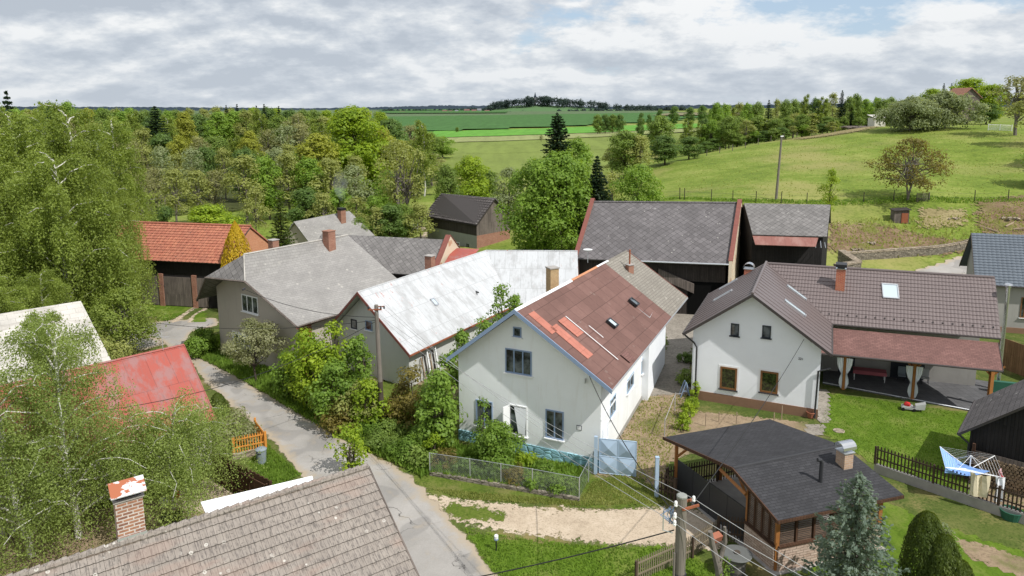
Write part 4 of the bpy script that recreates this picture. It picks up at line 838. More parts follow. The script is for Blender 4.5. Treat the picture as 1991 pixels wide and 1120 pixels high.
# ------------------------------------------------------------------ dark slate barn wing behind
EF = U(678,457,7.7); EB = U(868,466,7.7); EF = EF-flat(EB-EF)*3; dE = flat(EB-EF); sE = V(dE[1], -dE[0], 0); best = min(((abs(((U(785,533,z)-EF)@sE)-3.8), z) for z in np.arange(3, 7, .05)))[1]; print('E eave', best)
e0 = EF+sE*3.8; e0[2] = best; e1 = EB+sE*3.8; e1[2] = best
E_ = thing('slate_wing', 'slate roofed farm wing with a red capped white parapet behind the silver roof', 'barn', base_of(EF, EB))
slope(E_, 'roof_slope', EF, EB, e1, e0, 'slate_mid'); slope(E_, 'roof_slope', EF, EB, mir(EB, e1), mir(EF, e0), 'slate_mid'); prism(E_, 'wood_dark', EF, EB, e0, e1, mir(EF, e0), mir(EB, e1), (.6, .1, .7, .5))
def parapet(t, R, E1, E2, d, mat, cap, up=.35, th=.4, capm=.06, z0=0.):
    mb = MB(); pts = [V(E1[0], E1[1], z0), V(E1[0], E1[1], E1[2]+up), R+V(0,0,up*1.2), V(E2[0], E2[1], E2[2]+up), V(E2[0], E2[1], z0)]; o = d*th
    mb.poly(*pts); mb.poly(*[q+o for q in pts[::-1]])
    for i in range(4): mb.poly(pts[i], pts[i]+o, pts[i+1]+o, pts[i+1])
    w = mb.build('parapet', M[mat], t); mb = MB()
    for a, b in ((pts[1], pts[2]), (pts[2], pts[3])): mb.obox(a-d*.06+V(0,0,.003), b-a, d*(th+.12), V(0,0,capm))
    mb.build('coping', M[cap], w)
parapet(E_, EB, e1, mir(EB, e1), dE, 'plaster_gable', 'red_trim'); q = [U(862,514,6.1), U(882,482,6.6), U(932,484,6.6), U(905,514,5.8)]
red = thing('red_roof_shed', 'shed with small red sheet roof between parapet and silver roof', 'shed', base_of(q[0], q[2])); MB().slab(*q, .1).build('roof', M['red_sheet'], red)
MB().obox(V(q[0][0], q[0][1], 0), V(*(q[3]-q[0])[:2], 0), V(*(q[1]-q[0])[:2], 0), V(0,0,5.2)).build('wall', M['grey_wall'], red)
# ------------------------------------------------------------------ cottage with the smoking chimney
q = [U(571,431,5.2), U(679,410,5.6), U(729,458,2.3), U(600,470,2.7)]; F_ = thing('grey_cottage', 'low cottage with pale grey roof and a smoking brick chimney', 'house', base_of(*q))
slope(F_, 'roof_slope', q[0], q[1], q[2], q[3], 'fibre_old'); slope(F_, 'roof_slope', q[0], q[1], mir(q[1], q[2]), mir(q[0], q[3]), 'fibre_old'); prism(F_, 'taupe_wall', q[0], q[1], q[3], q[2], mir(q[0], q[3]), mir(q[1], q[2]), (.3, .3, .4, .4))
c, _ = on_slope(665, 432, q[0], q[1], q[3]); smc = c; chimney(F_, c, .8, .8, c[2]-.7, c[2]+1.7, 'brick_old', R_(-40), 'black', .3)
# ------------------------------------------------------------------ red tiled barn, left
RF, RB = U(215,431,8.), U(488,440,8.); EB_ = U(435,513,4.84); s_ = EB_-RB; EF_ = RF+s_; s2_ = V(-s_[0], -s_[1], s_[2])
G_ = thing('red_tiled_barn', 'long timber barn with sagging red clay tile roof behind the birches', 'barn', base_of(RF, RB)); tiled(G_, 'roof_slope', RF, RB, EB_, EF_, 'tile_clay_red', .37, .48, .03, .05, jit=.006); slope(G_, 'roof_slope', RF, RB, RB+s2_, RF+s2_, 'tile_clay_red')
dG = flat(RB-RF); pG = prism(G_, 'wood_black', RF, RB-dG*.4, EF_, EB_-dG*.4, RF+s2_, RB+s2_-dG*.4, (.5, .2, .6, .6), z0=0)
MB().tube([RF+V(0,0,.04), RB+V(0,0,.04)], .12, 7).build('ridge_tiles', M['tile_clay_red'], G_)
mb = MB(); gq = [V(EB_[0], EB_[1], 0), V(EB_[0], EB_[1], EB_[2]), RB+V(0,0,.0), V(*(RB+s2_)[:2], EB_[2]), V(*(RB+s2_)[:2], 0)]; gq = [g_-V(0,0,.2 if g_[2] > 1 else 0)-dG*.15 for g_ in gq]
mb.poly(*gq); mb.build('gable_wall', M['brick_orange'], G_)
for x0, x1, mt in ((276,313,'wood_grey'), (320,376,'wood_grey'), (384,404,'wood_grey')):
    P = pG['right']; a = onplane(x0, 560, P[0], P[1]); b = onplane(x1, 560, P[0], P[1]); a[2] = b[2] = .1
    MB().obox(a+P[1]*.01, b-a, V(0,0,3.0), P[1]*.09).build('barn_door', M[mt], G_)
for x0 in (316, 380):
    a = onplane(x0, 560, P[0], P[1]); MB().obox(V(a[0]-.25, a[1], 0)+P[1]*.0, P[2]*.5, V(0,0,3.4), P[1]*.16).build('brick_pier', M['brick_old'], G_)
# ------------------------------------------------------------------ timber barn in the middle distance
RF, RB = U(858,376,7.), U(963,385,7.); ERF, ERB = U(823,419,3.6), V(-4.96,100.06,3.58); ELB = V(.19,105.71,3.78); ELF = mir(RF, ERF)
H_ = thing('timber_barn', 'small weathered timber barn on a grey rendered base beside the big maple', 'barn', base_of(RF, RB)); tiled(H_, 'roof_slope', RF, RB, ERB, ERF, 'tile_dark', .4, .42, .05, .07, jit=.012); slope(H_, 'roof_slope', RF, RB, ELB, ELF, 'slate_dark')
pH = prism(H_, 'wood_grey', RF, RB, ERF, ERB, ELF, ELB, (.4, .35, .4, .4), z0=1.9); slope(H_, 'roof_underside', RF-V(0,0,.2), RB-V(0,0,.2), ERB-V(0,0,.2), ERF-V(0,0,.2), 'wood_dark', .03)
fl, fr, br, bl = pH['corners']; mb = MB()
for a, b, mt in ((fl, fr, 0), (fr, br, 0), (br, bl, 1), (bl, fl, 0)): mb.k = mt; mb.poly(V(a[0], a[1], -.3), V(b[0], b[1], -.3), V(b[0], b[1], 1.9), V(a[0], a[1], 1.9))
mb.build('base_wall', [M['concrete_wall'], M['brick_old']], H_); P = pH['right']
MB().obox(P[0]+P[1]*.002+V(0,0,0), P[3]-P[0], V(0,0,1.5), P[1]*.03).build('front_boarding', M['wood_dark'], H_)
for r in ((888,471,894,477), (907,474,912,480)): window(H_, (V(P[0][0], P[0][1], 0), P[1], P[2], V(P[3][0], P[3][1], 0)), r, 'white_paint' if r[0] < 900 else 'frame_dark', 0, 0, 'glass', .05, None)
# ------------------------------------------------------------------ big slate barn and its neighbour
RF, RB = U(1155,393,10.), U(1435,395,10.); ERF, ERB = U(1122,503,5.3), U(1417,514,5.3); dI = flat(RB-RF)
I_ = thing('slate_barn', 'large barn with diagonal slate roof between red capped brick parapets', 'barn', base_of(RF, RB)); slope(I_, 'roof_slope', RF, RB, ERB, ERF, 'slate_dark', .14); slope(I_, 'roof_slope', RF, RB, mir(RB, ERB), mir(RF, ERF), 'slate_dark', .14)
pI = prism(I_, 'wood_dark', RF, RB, ERF, ERB, mir(RF, ERF), mir(RB, ERB), (.1, .1, .9, .6)); parapet(I_, RB, ERB, mir(RB, ERB), dI, 'plaster_gable', 'red_trim', .3, .32); parapet(I_, RF-dI*.3, ERF-dI*.3, mir(RF, ERF)-dI*.3, dI, 'brick_old', 'red_trim', .3, .3)
mb = MB(); mb.tube([RF+V(0,0,.03), RB+V(0,0,.03)], .12, 6); mb.build('ridge_cap', M['slate_dark'], I_); gutter(I_, ERF+(ERB-ERF)*.42, ERB, 'galv', .08)
P = pI['right']; a = onplane(1336, 600, P[0], P[1]); b = onplane(1412, 600, P[0], P[1]); a[2] = b[2] = 0; MB().obox(a+P[1]*.01, b-a, V(0,0,3.3), P[1]*.03).build('doorway_shade', M['shade_black'], I_)  # black slab on the wall, painted as the dark inside the doorway
a = onplane(1280, 520, P[0], P[1]); a[2] = 3.6; MB().obox(a+P[1]*.02, P[2]*3.4+V(0,0,-1.4), V(0,0,.9), P[1]*.3).build('hanging_panel', M['wood_grey'], I_)
RF2, RB2 = U(1437,395,10.)+dI*.5, U(1615,398,10.); sJ = V(dI[1], -dI[0], 0); z_ = [(abs((U(1608,460,z)-RB2)@sJ-4.4), z) for z in np.arange(5, 9.5, .05)]; zj = min(z_)[1]; print('J eave', zj)
e0, e1 = RF2+sJ*4.4, U(1608,460,zj); e0[2] = zj
J_ = thing('slate_shed', 'lower slate barn with rusty canopy and pale blue doors beside the big barn', 'barn', base_of(RF2, RB2)); slope(J_, 'roof_slope', RF2, RB2, e1, e0, 'slate_mid'); slope(J_, 'roof_slope', RF2, RB2, mir(RB2, e1), mir(RF2, e0), 'slate_mid')
pJ = prism(J_, 'wood_black', RF2, RB2, e0, e1, mir(RF2, e0), mir(RB2, e1), (.0, .3, .3, .4)); a, b = e0.copy(), e1-dI*.8; c = a+sJ*1.3+V(0,0,-.75); d = b+sJ*1.3-dI*.6+V(0,0,-.75)
MB().slab(a-V(0,0,.12), b-V(0,0,.12), d, c, .06).build('canopy', M['copper_rust'], J_); P = pJ['right']; MB().obox(P[0]+P[1]*.01, P[3]-P[0], V(0,0,3.6), P[1]*.06).build('lower_wall', M['concrete_wall'], J_)
a = onplane(1495, 500, P[0], P[1]); b = onplane(1575, 500, P[0], P[1]); a[2] = b[2] = 0; MB().obox(a+P[1]*.08, b-a, V(0,0,3.3), P[1]*.06).build('blue_door', M['blue_door'], J_)
mb = MB(); q = d; [mb.tube([q+dI*k+V(0,0,-.1), q+dI*(k+.25)-sJ*1.1+V(0,0,.5-.3*k)], .035, 4) for k in (0, .5, .9)]; mb.build('broken_laths', M['galv'], J_)
# ------------------------------------------------------------------ house with blue-grey tiles (right)
RF = U(1889,453,8.); ERF, ELF = U(1896,553,4.3), U(1866,515,4.3); RB = RF+flat(U(1991,457,8.)-RF)*16; dK = flat(RB-RF); K_ = thing('blue_grey_house', 'grey rendered house with glossy blue-grey tile roof at the right edge', 'house', base_of(RF, ERF))
sK = flat(ERF-RF); ERF = RF+sK*np.linalg.norm((ERF-RF)[:2]); ERF[2] = 4.3; ERB = ERF+(RB-RF); ELF = mir(RF, ERF) if np.linalg.norm((ELF-RF)[:2]) > 8 else ELF; ELB = ELF+(RB-RF); print('K', RF, ERF, ELF)
tiled(K_, 'roof_slope', RF, RB, ERB, ERF, 'tile_slate_blue', .36, .36, .03, .045); slope(K_, 'roof_slope', RF, RB, ELB, ELF, 'tile_slate_blue'); pK = prism(K_, 'grey_wall', RF, RB, ERF, ERB, ELF, ELB, (.5, .5, .5, .5))
band(K_, 'plinth', pK['right'], 0, .5, 'brown_base', .06); gutter(K_, ERF, ERB); window(K_, pK['right'], (1984,578,2000,618), 'frame_brown', 1, 0, 'glass', .08); verge(K_, 'verge_board', RF, ERF, -dK, 'metal_dark', .2); verge(K_, 'verge_board', RF, ELF, -dK, 'metal_dark', .2)
# ------------------------------------------------------------------ wood store (right edge)
e0, e1 = U(1863,843,2.6), U(1896,779,2.6); dL = flat(e1-e0); sL = V(dL[1], -dL[0], 0); r0 = e0+sL*5.2+V(0,0,2.9); r1 = e1+sL*5.2+V(0,0,2.9)
zt = min((abs((((onplane(1991,790,e0,dL))-e0)@sL)-1e9), 0) for _ in (0,)); q = onplane(1991,790,e0,dL); sl = (q[2]-2.6)/((q-e0)@sL); print('L slope', sl, q); r0[2] = r1[2] = 2.6+5.2*sl
L_ = thing('wood_store', 'black boarded wood store with chipped shingle roof, stacked logs along its wall', 'shed', base_of(e0, r1)); slope(L_, 'roof_slope', r0, r1, e1, e0, 'shingle_chipped', .1); slope(L_, 'roof_slope', r0, r1, mir(r1, e1), mir(r0, e0), 'shingle_chipped', .1)
ra, rb = r0, r1; pL = prism(L_, 'wood_black', ra, rb, mir(ra, e0), mir(rb, e1), e0, e1, (.35, .3, .5, .5)); gutter(L_, e0, e1); verge(L_, 'verge_board', r0, e0, -dL, 'metal_dark', .16)
P = pL['front']; pipe(L_, [e0-V(0,0,.1)+dL*.2, pL['corners'][0]-dL*.15+V(0,0,-.75), V(*(pL['corners'][0]-dL*.15)[:2], .1)])
MB().obox(P[0]+P[2]*.15+P[1]*.3+V(0,0,1.55), P[2]*9, V(0,0,.35), P[1]*.02).build('rail_board', M['wood_grey'], L_)
rs = random.Random(4)
for s in range(2):
    lg = thing('log_pile', ['stacked split logs left of the post against the wood store', 'stacked split logs right of the post against the wood store'][s], 'firewood', P[0]+P[2]*(.3+s*3.3)); mb = MB()
    w = 2.8 if s == 0 else 5.; rr = .085; ny_ = 11
    for j in range(ny_):
        for i in range(int(w/(2*rr))):
            r = rr*rs.uniform(.7, 1.08); c = P[0]+P[2]*(.35+s*3.3+(i+.5*(j % 2))*2*rr)+P[1]*.005+V(0,0,.1+j*rr*1.75); mb.tube([c, c+P[1]*(.3+rs.uniform(0, .09))], r, 7)
    mb.build('log', M['log_end'], lg)['kind'] = 'stuff'
for k in (.2, 3.25, 6.3): q = P[0]+P[2]*k+P[1]*.36; MB().obox(q, P[2]*.14, P[1]*.12, V(0,0,2.3)).build('post', M['wood_brown'], L_)
# ------------------------------------------------------------------ black roofed pavilion
RF, RB = U(1425,910,3.62), U(1640,867,3.62); ERF, ERB = U(1512,1012,2.8), U(1757,962,2.8); ELF, ELB = U(1290,850,2.78), U(1497,815,2.78); dM = flat(RB-RF)
N_ = thing('garden_pavilion', 'open timber pavilion with black shingle roof, slatted blinds and stone clad base', 'pavilion', base_of(RF, ERB)); roofpair(N_, RF, RB, ERF, ERB, ELF, ELB, 'shingle_black', th=.1)
MB().tube([RF+V(0,0,.01), RB+V(0,0,.01)], .055, 6).build('ridge_cap', M['dark_metal'], N_)
for E1 in (ERF, ELF): verge(N_, 'verge_board', RF, E1, -dM, 'wood_brown', .16)
MB().obox(ERF-V(0,0,.02), ERB-ERF, V(0,0,-.14), flat(ERF-RF)*.04).build('eave_board', M['wood_brown'], N_)
cf, cb = inset(RF, RB, ERF, ERB, .5, .7, .55); vf, vb = inset(RF, RB, ELF, ELB, .5, .7, .5); mf = RF+dM*.5
G0 = lambda q, z=0: V(q[0], q[1], z); gx = flat(cf-G0(mf, cf[2]))
def wallseg(p, q, z0, z1, mat, name, th=.12): nn = V(flat(q-p)[1], -flat(q-p)[0], 0); return MB().obox(G0(p, z0)-nn*th/2, G0(q)-G0(p), V(0,0,z1-z0), nn*th).build(name, M[mat], N_)
mid = G0(mf)+gx*.55
wallseg(G0(mid), G0(cf), 0, 1.15, 'clad_stone', 'low_wall', .3); wallseg(G0(cf), G0(cb), 0, 1.15, 'clad_stone', 'low_wall', .3)
def posts(lst, z1s):
    for p, z in zip(lst, z1s): MB().obox(V(p[0]-.08, p[1]-.08, 0), V(.16,0,0), V(0,.16,0), V(0,0,z)).build('post', M['wood_orange'], N_)
posts([mid, G0(cf), G0(cb), G0(vf), G0(vb), G0(vf)*.5+G0(vb)*.5], [3.3, 2.75, 2.75, 2.65, 2.65, 2.65])
def blinds(p, q, n, z0, za, zb, name='blind'):
    p, q = G0(p), G0(q); d = (q-p)/n; nn = V(flat(q-p)[1], -flat(q-p)[0], 0)
    for i in range(n):
        a = p+d*i; zt = za+(zb-za)*(i+.5)/n; mb = MB()
        ns = int((zt-z0)/.085)
        for k in range(ns): mb.obox(a+d*.08+V(0,0,z0+k*.085)+nn*.0, d*.84, V(0,0,.055), nn*.035+V(0,0,.03))
        mb.build(name, M['blind'], N_); MB().obox(a-nn*.06+V(0,0,z0-.02), flat(d)*.09, V(0,0,zt-z0+.05), nn*.14).build('blind_frame', M['wood_brown'], N_)
blinds(mid, cf, 4, 1.2, 3.15, 2.7); blinds(cf, cb, 6, 1.2, 2.62, 2.62)
for z in (1.16,): MB().obox(G0(mid, z), G0(cf)-G0(mid), V(0,0,.07), -dM*.2).obox(G0(cf, z), G0(cb)-G0(cf), V(0,0,.07), gx*.2).build('sill_beam', M['wood_brown'], N_)
MB().tube([G0(vf, 2.62), G0(mf, 3.35), G0(cf, 2.72)], .09, 4).tube([G0(vf, 1.8), G0(vf, 1.8)+gx*.9+V(0,0,.85)], .07, 4).tube([G0(mid, 2.2), G0(mid, 2.2)-gx*.9+V(0,0,1.0)], .08, 4).tube([G0(mid, 3.0)-gx*1.6-dM*.4, G0(mid,2.75)-dM*.4+gx*.3], .1, 4).build('beam', M['wood_orange'], N_)
a, b = G0(mid)-gx*.1, G0(vf)+gx*.15; mb = MB()
for i in range(4): mb.obox(a+(b-a)*i/4-dM*.02, (b-a)*.245, V(0,0,1.75), dM*.05)
mb.build('panel_gate', M['dark_metal'], N_); MB().slab(G0(cf, .06)-dM*.3+gx*.3, G0(cb, .06)+dM*.3+gx*.3, G0(vb, .06)-gx*.2, G0(vf, .06)-gx*.2, .1).build('floor', M['concrete'], N_)
c, _ = on_slope(1641, 905, RF, RB, ERF); chimney(N_, c, .55, .5, 0, c[2]+.72, 'brick_mortar', R_(-72), 'galv', .04); mb = MB(); q = V(c[0], c[1], c[2]+.8); ax = dM
for i in range(8):
    a, b = [(math.cos(k)*.32, math.sin(k)*.32) for k in np.linspace(0, math.pi, 9)][i:i+2]; s_1 = flat(ERF-RF)
    mb.add([q+s_1*a[0]+V(0,0,a[1]+.1)-ax*.38, q+s_1*b[0]+V(0,0,b[1]+.1)-ax*.38, q+s_1*b[0]+V(0,0,b[1]+.1)+ax*.38, q+s_1*a[0]+V(0,0,a[1]+.1)+ax*.38], [(0,1,2,3)])
for s in (-1, 1):
    for s2__ in (-1, 1): mb.tube([q+ax*.3*s+s_1*.24*s2__, q+ax*.3*s+s_1*.28*s2__+V(0,0,.2)], .02, 4)
mb.build('chimney_hood', M['steel'], N_)
c, _ = on_slope(1595, 938, RF, RB, ERF); MB().tube([c-V(0,0,.1), c+V(0,0,.95), c+V(-.05,0,1.08), c+V(-.2,-.02,1.1)], .09, 8).build('stove_pipe', M['dark_metal'], N_)
# ------------------------------------------------------------------ foreground tiled house
RF, RB = U(715,908,6.5), U(40,1120,6.5); RB = RB+(RB-RF)*.6; v = U(812,1120,4.02); EF = RF+(v-RF)*1.25; EB = EF+(RB-RF); T_ = thing('old_tiled_house', 'near house with lichen-spotted grey concrete tile roof at the bottom left', 'house', base_of(RF, EB))
tiled(T_, 'roof_slope', RF, RB, EB, EF, 'tile_concrete_old', .355, .21, .02, .035, jit=.003); mF = mir(RF, EF); mB = mir(RB, EB); slope(T_, 'roof_slope', RF, RB, mB, mF, 'tile_concrete_old')
mb = MB(); nr = 52
for i in range(nr):
    a = RF+(RB-RF)*i/nr; b = RF+(RB-RF)*(i+1.12)/nr; mb.tube([a+V(0,0,.05), b+V(0,0,.01)], [.13, .11], 8)
mb.build('ridge_tiles', M['tile_concrete_old'], T_); prism(T_, 'pale_wall', RF, RB, EF, EB, mF, mB, (.3, .3, .4, .4)); verge(T_, 'verge_board', RF, EF, flat(RF-RB), 'wood_grey', .18, .06)
c = onplane(258, 1045, RF+V(0,0,0), V(*np.cross(flat(RB-RF), (0,0,1.)))); dT = flat(RB-RF); c = c+V(-dT[1], dT[0], 0)*(-.35 if (V(-dT[1], dT[0], 0)@flat(EF-RF)) > 0 else .35); rz = math.atan2(dT[1], dT[0])
ch = chimney(T_, c, .78, .55, c[2]-.6, c[2]+1.25, 'brick_white', rz, 'concrete', .05); MB().obox(V(c[0], c[1], c[2]-.1)-dT*.42-V(-dT[1],dT[0],0)*-.36, dT*.84, V(dT[1],-dT[0],0)*-.02, V(0,0,.2)).build('flashing', M['galv'], ch)
nn_ = V(-dT[1], dT[0], 0); nn_ = nn_ if nn_[1] < 0 else -nn_; MB().slab(c+V(0,0,1.78)-dT*.5-nn_*.1, c+V(0,0,1.78)+dT*.5-nn_*.1, c+V(0,0,1.52)+dT*.5+nn_*.5, c+V(0,0,1.52)-dT*.5+nn_*.5, .04).slab(c+V(0,0,1.78)-dT*.5-nn_*.1, c+V(0,0,1.78)+dT*.5-nn_*.1, c+V(0,0,1.52)+dT*.5-nn_*.65, c+V(0,0,1.52)-dT*.5-nn_*.65, .04).build('chimney_hood', M['rusty_white'], ch)
MB().obox(c+V(0,0,1.3)-dT*.36-nn_*.2, dT*.72, nn_*.4, V(0,0,.26)).build('flue_block', M['black'], ch)
q = [U(390,976,4.6), U(607,925,4.6), U(600,945,4.2), U(400,1000,4.2)]; q2 = [U(390,976,4.7), U(607,925,4.7), U(620,975,4.2)-V(0,0,0), U(420,1040,4.2)]
MB().slab(q2[0], q2[1], q2[2], q2[3], .06).build('rear_sheet_roof', M['white_sheet'], T_)
# ------------------------------------------------------------------ red sheet roof house
RF, RB = U(357,671,6.), U(0,752,6.); RB = RB+(RB-RF)*.35; EF = U(420,815,2.75); EB = EF+(RB-RF); O_ = thing('red_roofed_house', 'low house with worn red painted sheet roof behind the big birch', 'house', base_of(RF, RB))
slope(O_, 'roof_slope', RF, RB, EB, EF, 'red_sheet', .08); slope(O_, 'roof_slope', RF, RB, mir(RB, EB), mir(RF, EF), 'red_sheet', .08); pO = prism(O_, 'pale_wall', RF, RB, EF, EB, mir(RF, EF), mir(RB, EB), (.2, .3, .4, .4))
MB().tube([RF+V(0,0,.02), RB+V(0,0,.02)], .07, 6).build('ridge_cap', M['red_sheet'], O_); verge(O_, 'verge_board', RF, EF, flat(RF-RB), 'red_sheet', .12); plate(O_, 'sheet_door', pO['left'] if abs(pO['left'][1][0]) and pO['left'][1][1] < 0 else pO['right'], (352,914,385,950), 'galv', .05)
MB().tube([RF+V(-.8,-.9,.0), RF+V(-.8,-.9,1.1)], .02, 4).tube([RF+V(-1.2,-.9,.8), RF+V(-.4,-.9,.8)], .015, 4).build('aerial', M['galv'], O_)
q = pipe(O_, [mir(RF, EF)+V(0,0,-.05), mir(RF, EF)+V(.2,.1,-.2), mir(RF, EF)+V(.2,.1,-1.4)], 'white_paint', .09)
# ------------------------------------------------------------------ pale roof, far left
RF, RB = U(157,585,6.), U(0,610,6.); RB = RB+(RB-RF)*.8; EF = U(222,712,2.6); EB = EF+(RB-RF)*1.1; Q_ = thing('pale_roofed_house', 'house with pale grey speckled roof behind birch twigs at the left edge', 'house', base_of(RF, RB))
slope(Q_, 'roof_slope', RF, RB, EB, EF, 'fibre_pale', .1); slope(Q_, 'roof_slope', RF, RB, mir(RB, EB), mir(RF, EF), 'fibre_pale', .1); prism(Q_, 'pale_wall', RF, RB, EF, EB, mir(RF, EF), mir(RB, EB), (.3, .3, .4, .4))
# ------------------------------------------------------------------ far country: ridges, woods, village, church
def ridge(name, pts, mat, label=None, th=60., step=6., rough=3., kind='structure', seed=1):
    """long low wooded hill: profile from (px, py, Y) crest points, ragged tree-top crest, sloping front"""
    rg = np.random.default_rng(seed); cr = []
    for (a, b) in zip(pts[:-1], pts[1:]):
        A_, B_ = at(*a), at(*b); n = max(2, int(np.linalg.norm(B_-A_)/step))
        for i in range(n): cr.append(A_+(B_-A_)*i/n)
    cr = np.array(cr); n = len(cr); jag = rg.random(n)*rough; V_ = []
    for off, f in ((-th, 0), (-th*.45, .55), (0, 1.), (th*.6, .7), (th*1.6, 0)):
        q = cr.copy(); q[:, 1] += off; q[:, 2] = q[:, 2]*f+jag*(f > .5)*(1 if off == 0 else .5)+(-2 if f == 0 else 0)+(rg.random(n)*rough*.8 if f == .55 else 0); V_.append(q)
    V_ = np.concatenate(V_); i = (np.arange(4)[:, None]*n+np.arange(n-1)[None]).ravel()
    o = mesh_obj(name, V_, np.stack([i, i+1, i+n+1, i+n], 1).tolist(), mat, None, False, uv=False); o['kind'] = kind
    if label: o['label'] = label; o['category'] = 'woodland'
    return o
M['far_forest'] = plain('far_forest', (.03, .045, .062), .95, 0, .3, .02, .05); M['far_wood'] = plain('far_wood', (.035, .06, .05), .95, 0, .5, .03, .05); M['far_field'] = plain('far_field', (.09, .16, .07), .95, 0, .15, .01, .05)  # far_forest and far_wood: distance haze mixed into bluish base colours
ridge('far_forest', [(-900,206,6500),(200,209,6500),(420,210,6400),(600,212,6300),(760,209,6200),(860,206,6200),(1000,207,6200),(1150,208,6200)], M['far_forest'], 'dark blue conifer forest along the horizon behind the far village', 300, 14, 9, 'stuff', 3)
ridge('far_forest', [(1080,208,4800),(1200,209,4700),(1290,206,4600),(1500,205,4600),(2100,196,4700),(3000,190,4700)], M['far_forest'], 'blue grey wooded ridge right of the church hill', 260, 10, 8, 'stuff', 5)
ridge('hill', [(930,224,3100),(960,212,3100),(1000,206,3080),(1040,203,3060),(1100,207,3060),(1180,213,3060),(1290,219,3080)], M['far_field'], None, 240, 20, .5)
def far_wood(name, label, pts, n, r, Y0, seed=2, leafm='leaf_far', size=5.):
    rg = np.random.default_rng(seed); pts = np.array(pts, float); t = np.sort(rg.random(n)); px = np.interp(t, np.linspace(0, 1, len(pts)), pts[:, 0]); py = np.interp(px, pts[:, 0], pts[:, 1])
    cen = np.array([at(a, b+rg.uniform(0, 3), Y0+rg.uniform(-40, 40)) for a, b in zip(px, py)]); rad = r*(.7+.8*rg.random(n))
    cen[:, 2] -= rad*.5; C, N_, S = clumps(cen, rad, 90/(r*r), size, .3, .5, 1.1)
    # under-storey skirt down to the ground
    C2 = np.repeat(cen, 22, 0)+RNG.normal(size=(n*22, 3))*(r*.9, r*.3, r*.5)-(0, 0, r*.9); C = np.concatenate([C, C2]); N_ = np.concatenate([N_, sph(len(C2))+(0, -.6, .6)]); S = np.concatenate([S, np.full(len(C2), size)])
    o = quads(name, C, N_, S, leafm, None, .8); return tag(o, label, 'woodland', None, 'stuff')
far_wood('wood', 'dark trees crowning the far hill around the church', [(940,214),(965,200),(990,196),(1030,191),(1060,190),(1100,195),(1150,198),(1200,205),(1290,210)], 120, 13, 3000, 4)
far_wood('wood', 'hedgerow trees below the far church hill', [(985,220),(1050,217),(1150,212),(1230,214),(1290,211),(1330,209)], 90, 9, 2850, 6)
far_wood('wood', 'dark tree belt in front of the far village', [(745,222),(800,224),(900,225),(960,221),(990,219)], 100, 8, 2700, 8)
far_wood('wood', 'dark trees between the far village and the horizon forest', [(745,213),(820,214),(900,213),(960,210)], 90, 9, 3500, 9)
M['far_wall'] = plain('far_wall', (.5, .5, .5), .9, 0, .2, .02); M['far_roof'] = plain('far_roof', (.19, .1, .09), .9, 0, .4, .02); M['far_roof_grey'] = plain('far_roof_grey', (.18, .18, .2), .9, 0, .2, .02)
VH = [(782,221,14,1),(797,223,9,0),(818,222,12,0),(833,221,8,1),(845,222,7,1),(865,219,12,0),(876,220,9,1),(888,219,8,1),(897,221,10,0),(908,217,14,0),(922,218,12,1),(932,216,10,0),(829,226,10,1),(947,219,12,1)]
wds = ['wide white', 'low red roofed', 'long brown roofed', 'small white', 'narrow white', 'broad red roofed', 'tall white', 'tiny white', 'squat red roofed', 'long red roofed', 'bright white', 'small red roofed', 'pale arched', 'wide cream']
for i, (px, py, wd, k) in enumerate(VH):
    c = at(px, py+2, 2950.); t = thing('village_house', '%s house in the far village, %s of its row' % (wds[i], ['first', 'second', 'third', 'fourth', 'fifth', 'sixth', 'seventh', 'eighth', 'ninth', 'tenth', 'eleventh', 'twelfth', 'thirteenth', 'fourteenth'][sorted(range(14), key=lambda j: VH[j][0]).index(i)] + ' from the left'), 'house', c, 'houses of the far village')
    MB().box(c+V(0,0,2.5), wd*1.5, 9, 11).build('wall', M['far_wall'], t); x = wd*.75+1; z = 8.2; mb = MB()
    mb.poly(c+V(-x,-6,z), c+V(x,-6,z), c+V(x,0,z+6), c+V(-x,0,z+6)).poly(c+V(x,6,z), c+V(-x,6,z), c+V(-x,0,z+6), c+V(x,0,z+6)); mb.build('roof', M['far_roof_grey' if i % 4 == 3 else 'far_roof'], t)
c = at(1040.5,203,3020.); ct = thing('church', 'church tower with pointed spire among trees on the far hill', 'church', c); MB().box(c+V(0,0,12), 9, 9, 36).build('tower', M['far_roof_grey'], ct); MB().tube([c+V(0,0,30), c+V(0,0,36), c+V(0,0,50)], [6.5, 3.5, .3], 8).build('spire', M['far_forest'], ct)
# ------------------------------------------------------------------ tree prototypes and forest
def proto(kind, leafm, H_, R, ls, dens=1., **k): return broadleaf('broadleaf_tree', 'proto', V(0, 0, 0), H_, R, leafm, dens, ls, **k)
PR = {}
HIDE = []
def mk(key, f): PR[key] = f; return f
base0 = V(0, 0, 0)
mk('fresh', broadleaf('broadleaf_tree', 'x', base0, 15, 5.2, 'leaf_fresh', 1.3, .42, nc=64, cr=1.7, hb=1.5)); mk('mid', broadleaf('broadleaf_tree', 'x', base0, 15, 4.6, 'leaf_mid', 1.3, .42, nc=62, cr=1.7, hb=1.5, shape=1.1))
mk('deep', broadleaf('broadleaf_tree', 'x', base0, 15, 5., 'leaf_deep', 1.3, .42, nc=64, cr=1.7, hb=1.5)); mk('olive', broadleaf('broadleaf_tree', 'x', base0, 15, 4.4, 'leaf_olive', .7, .42, nc=46, cr=1.5, bark='bark_grey'))
mk('brown', broadleaf('broadleaf_tree', 'x', base0, 15, 4.2, 'leaf_brown', .55, .36, nc=50, cr=1.3, bark='bark_grey', show=1.5)); mk('gold', broadleaf('broadleaf_tree', 'x', base0, 15, 5., 'leaf_gold', 1.3, .42, nc=66, cr=1.7, hb=1.5))
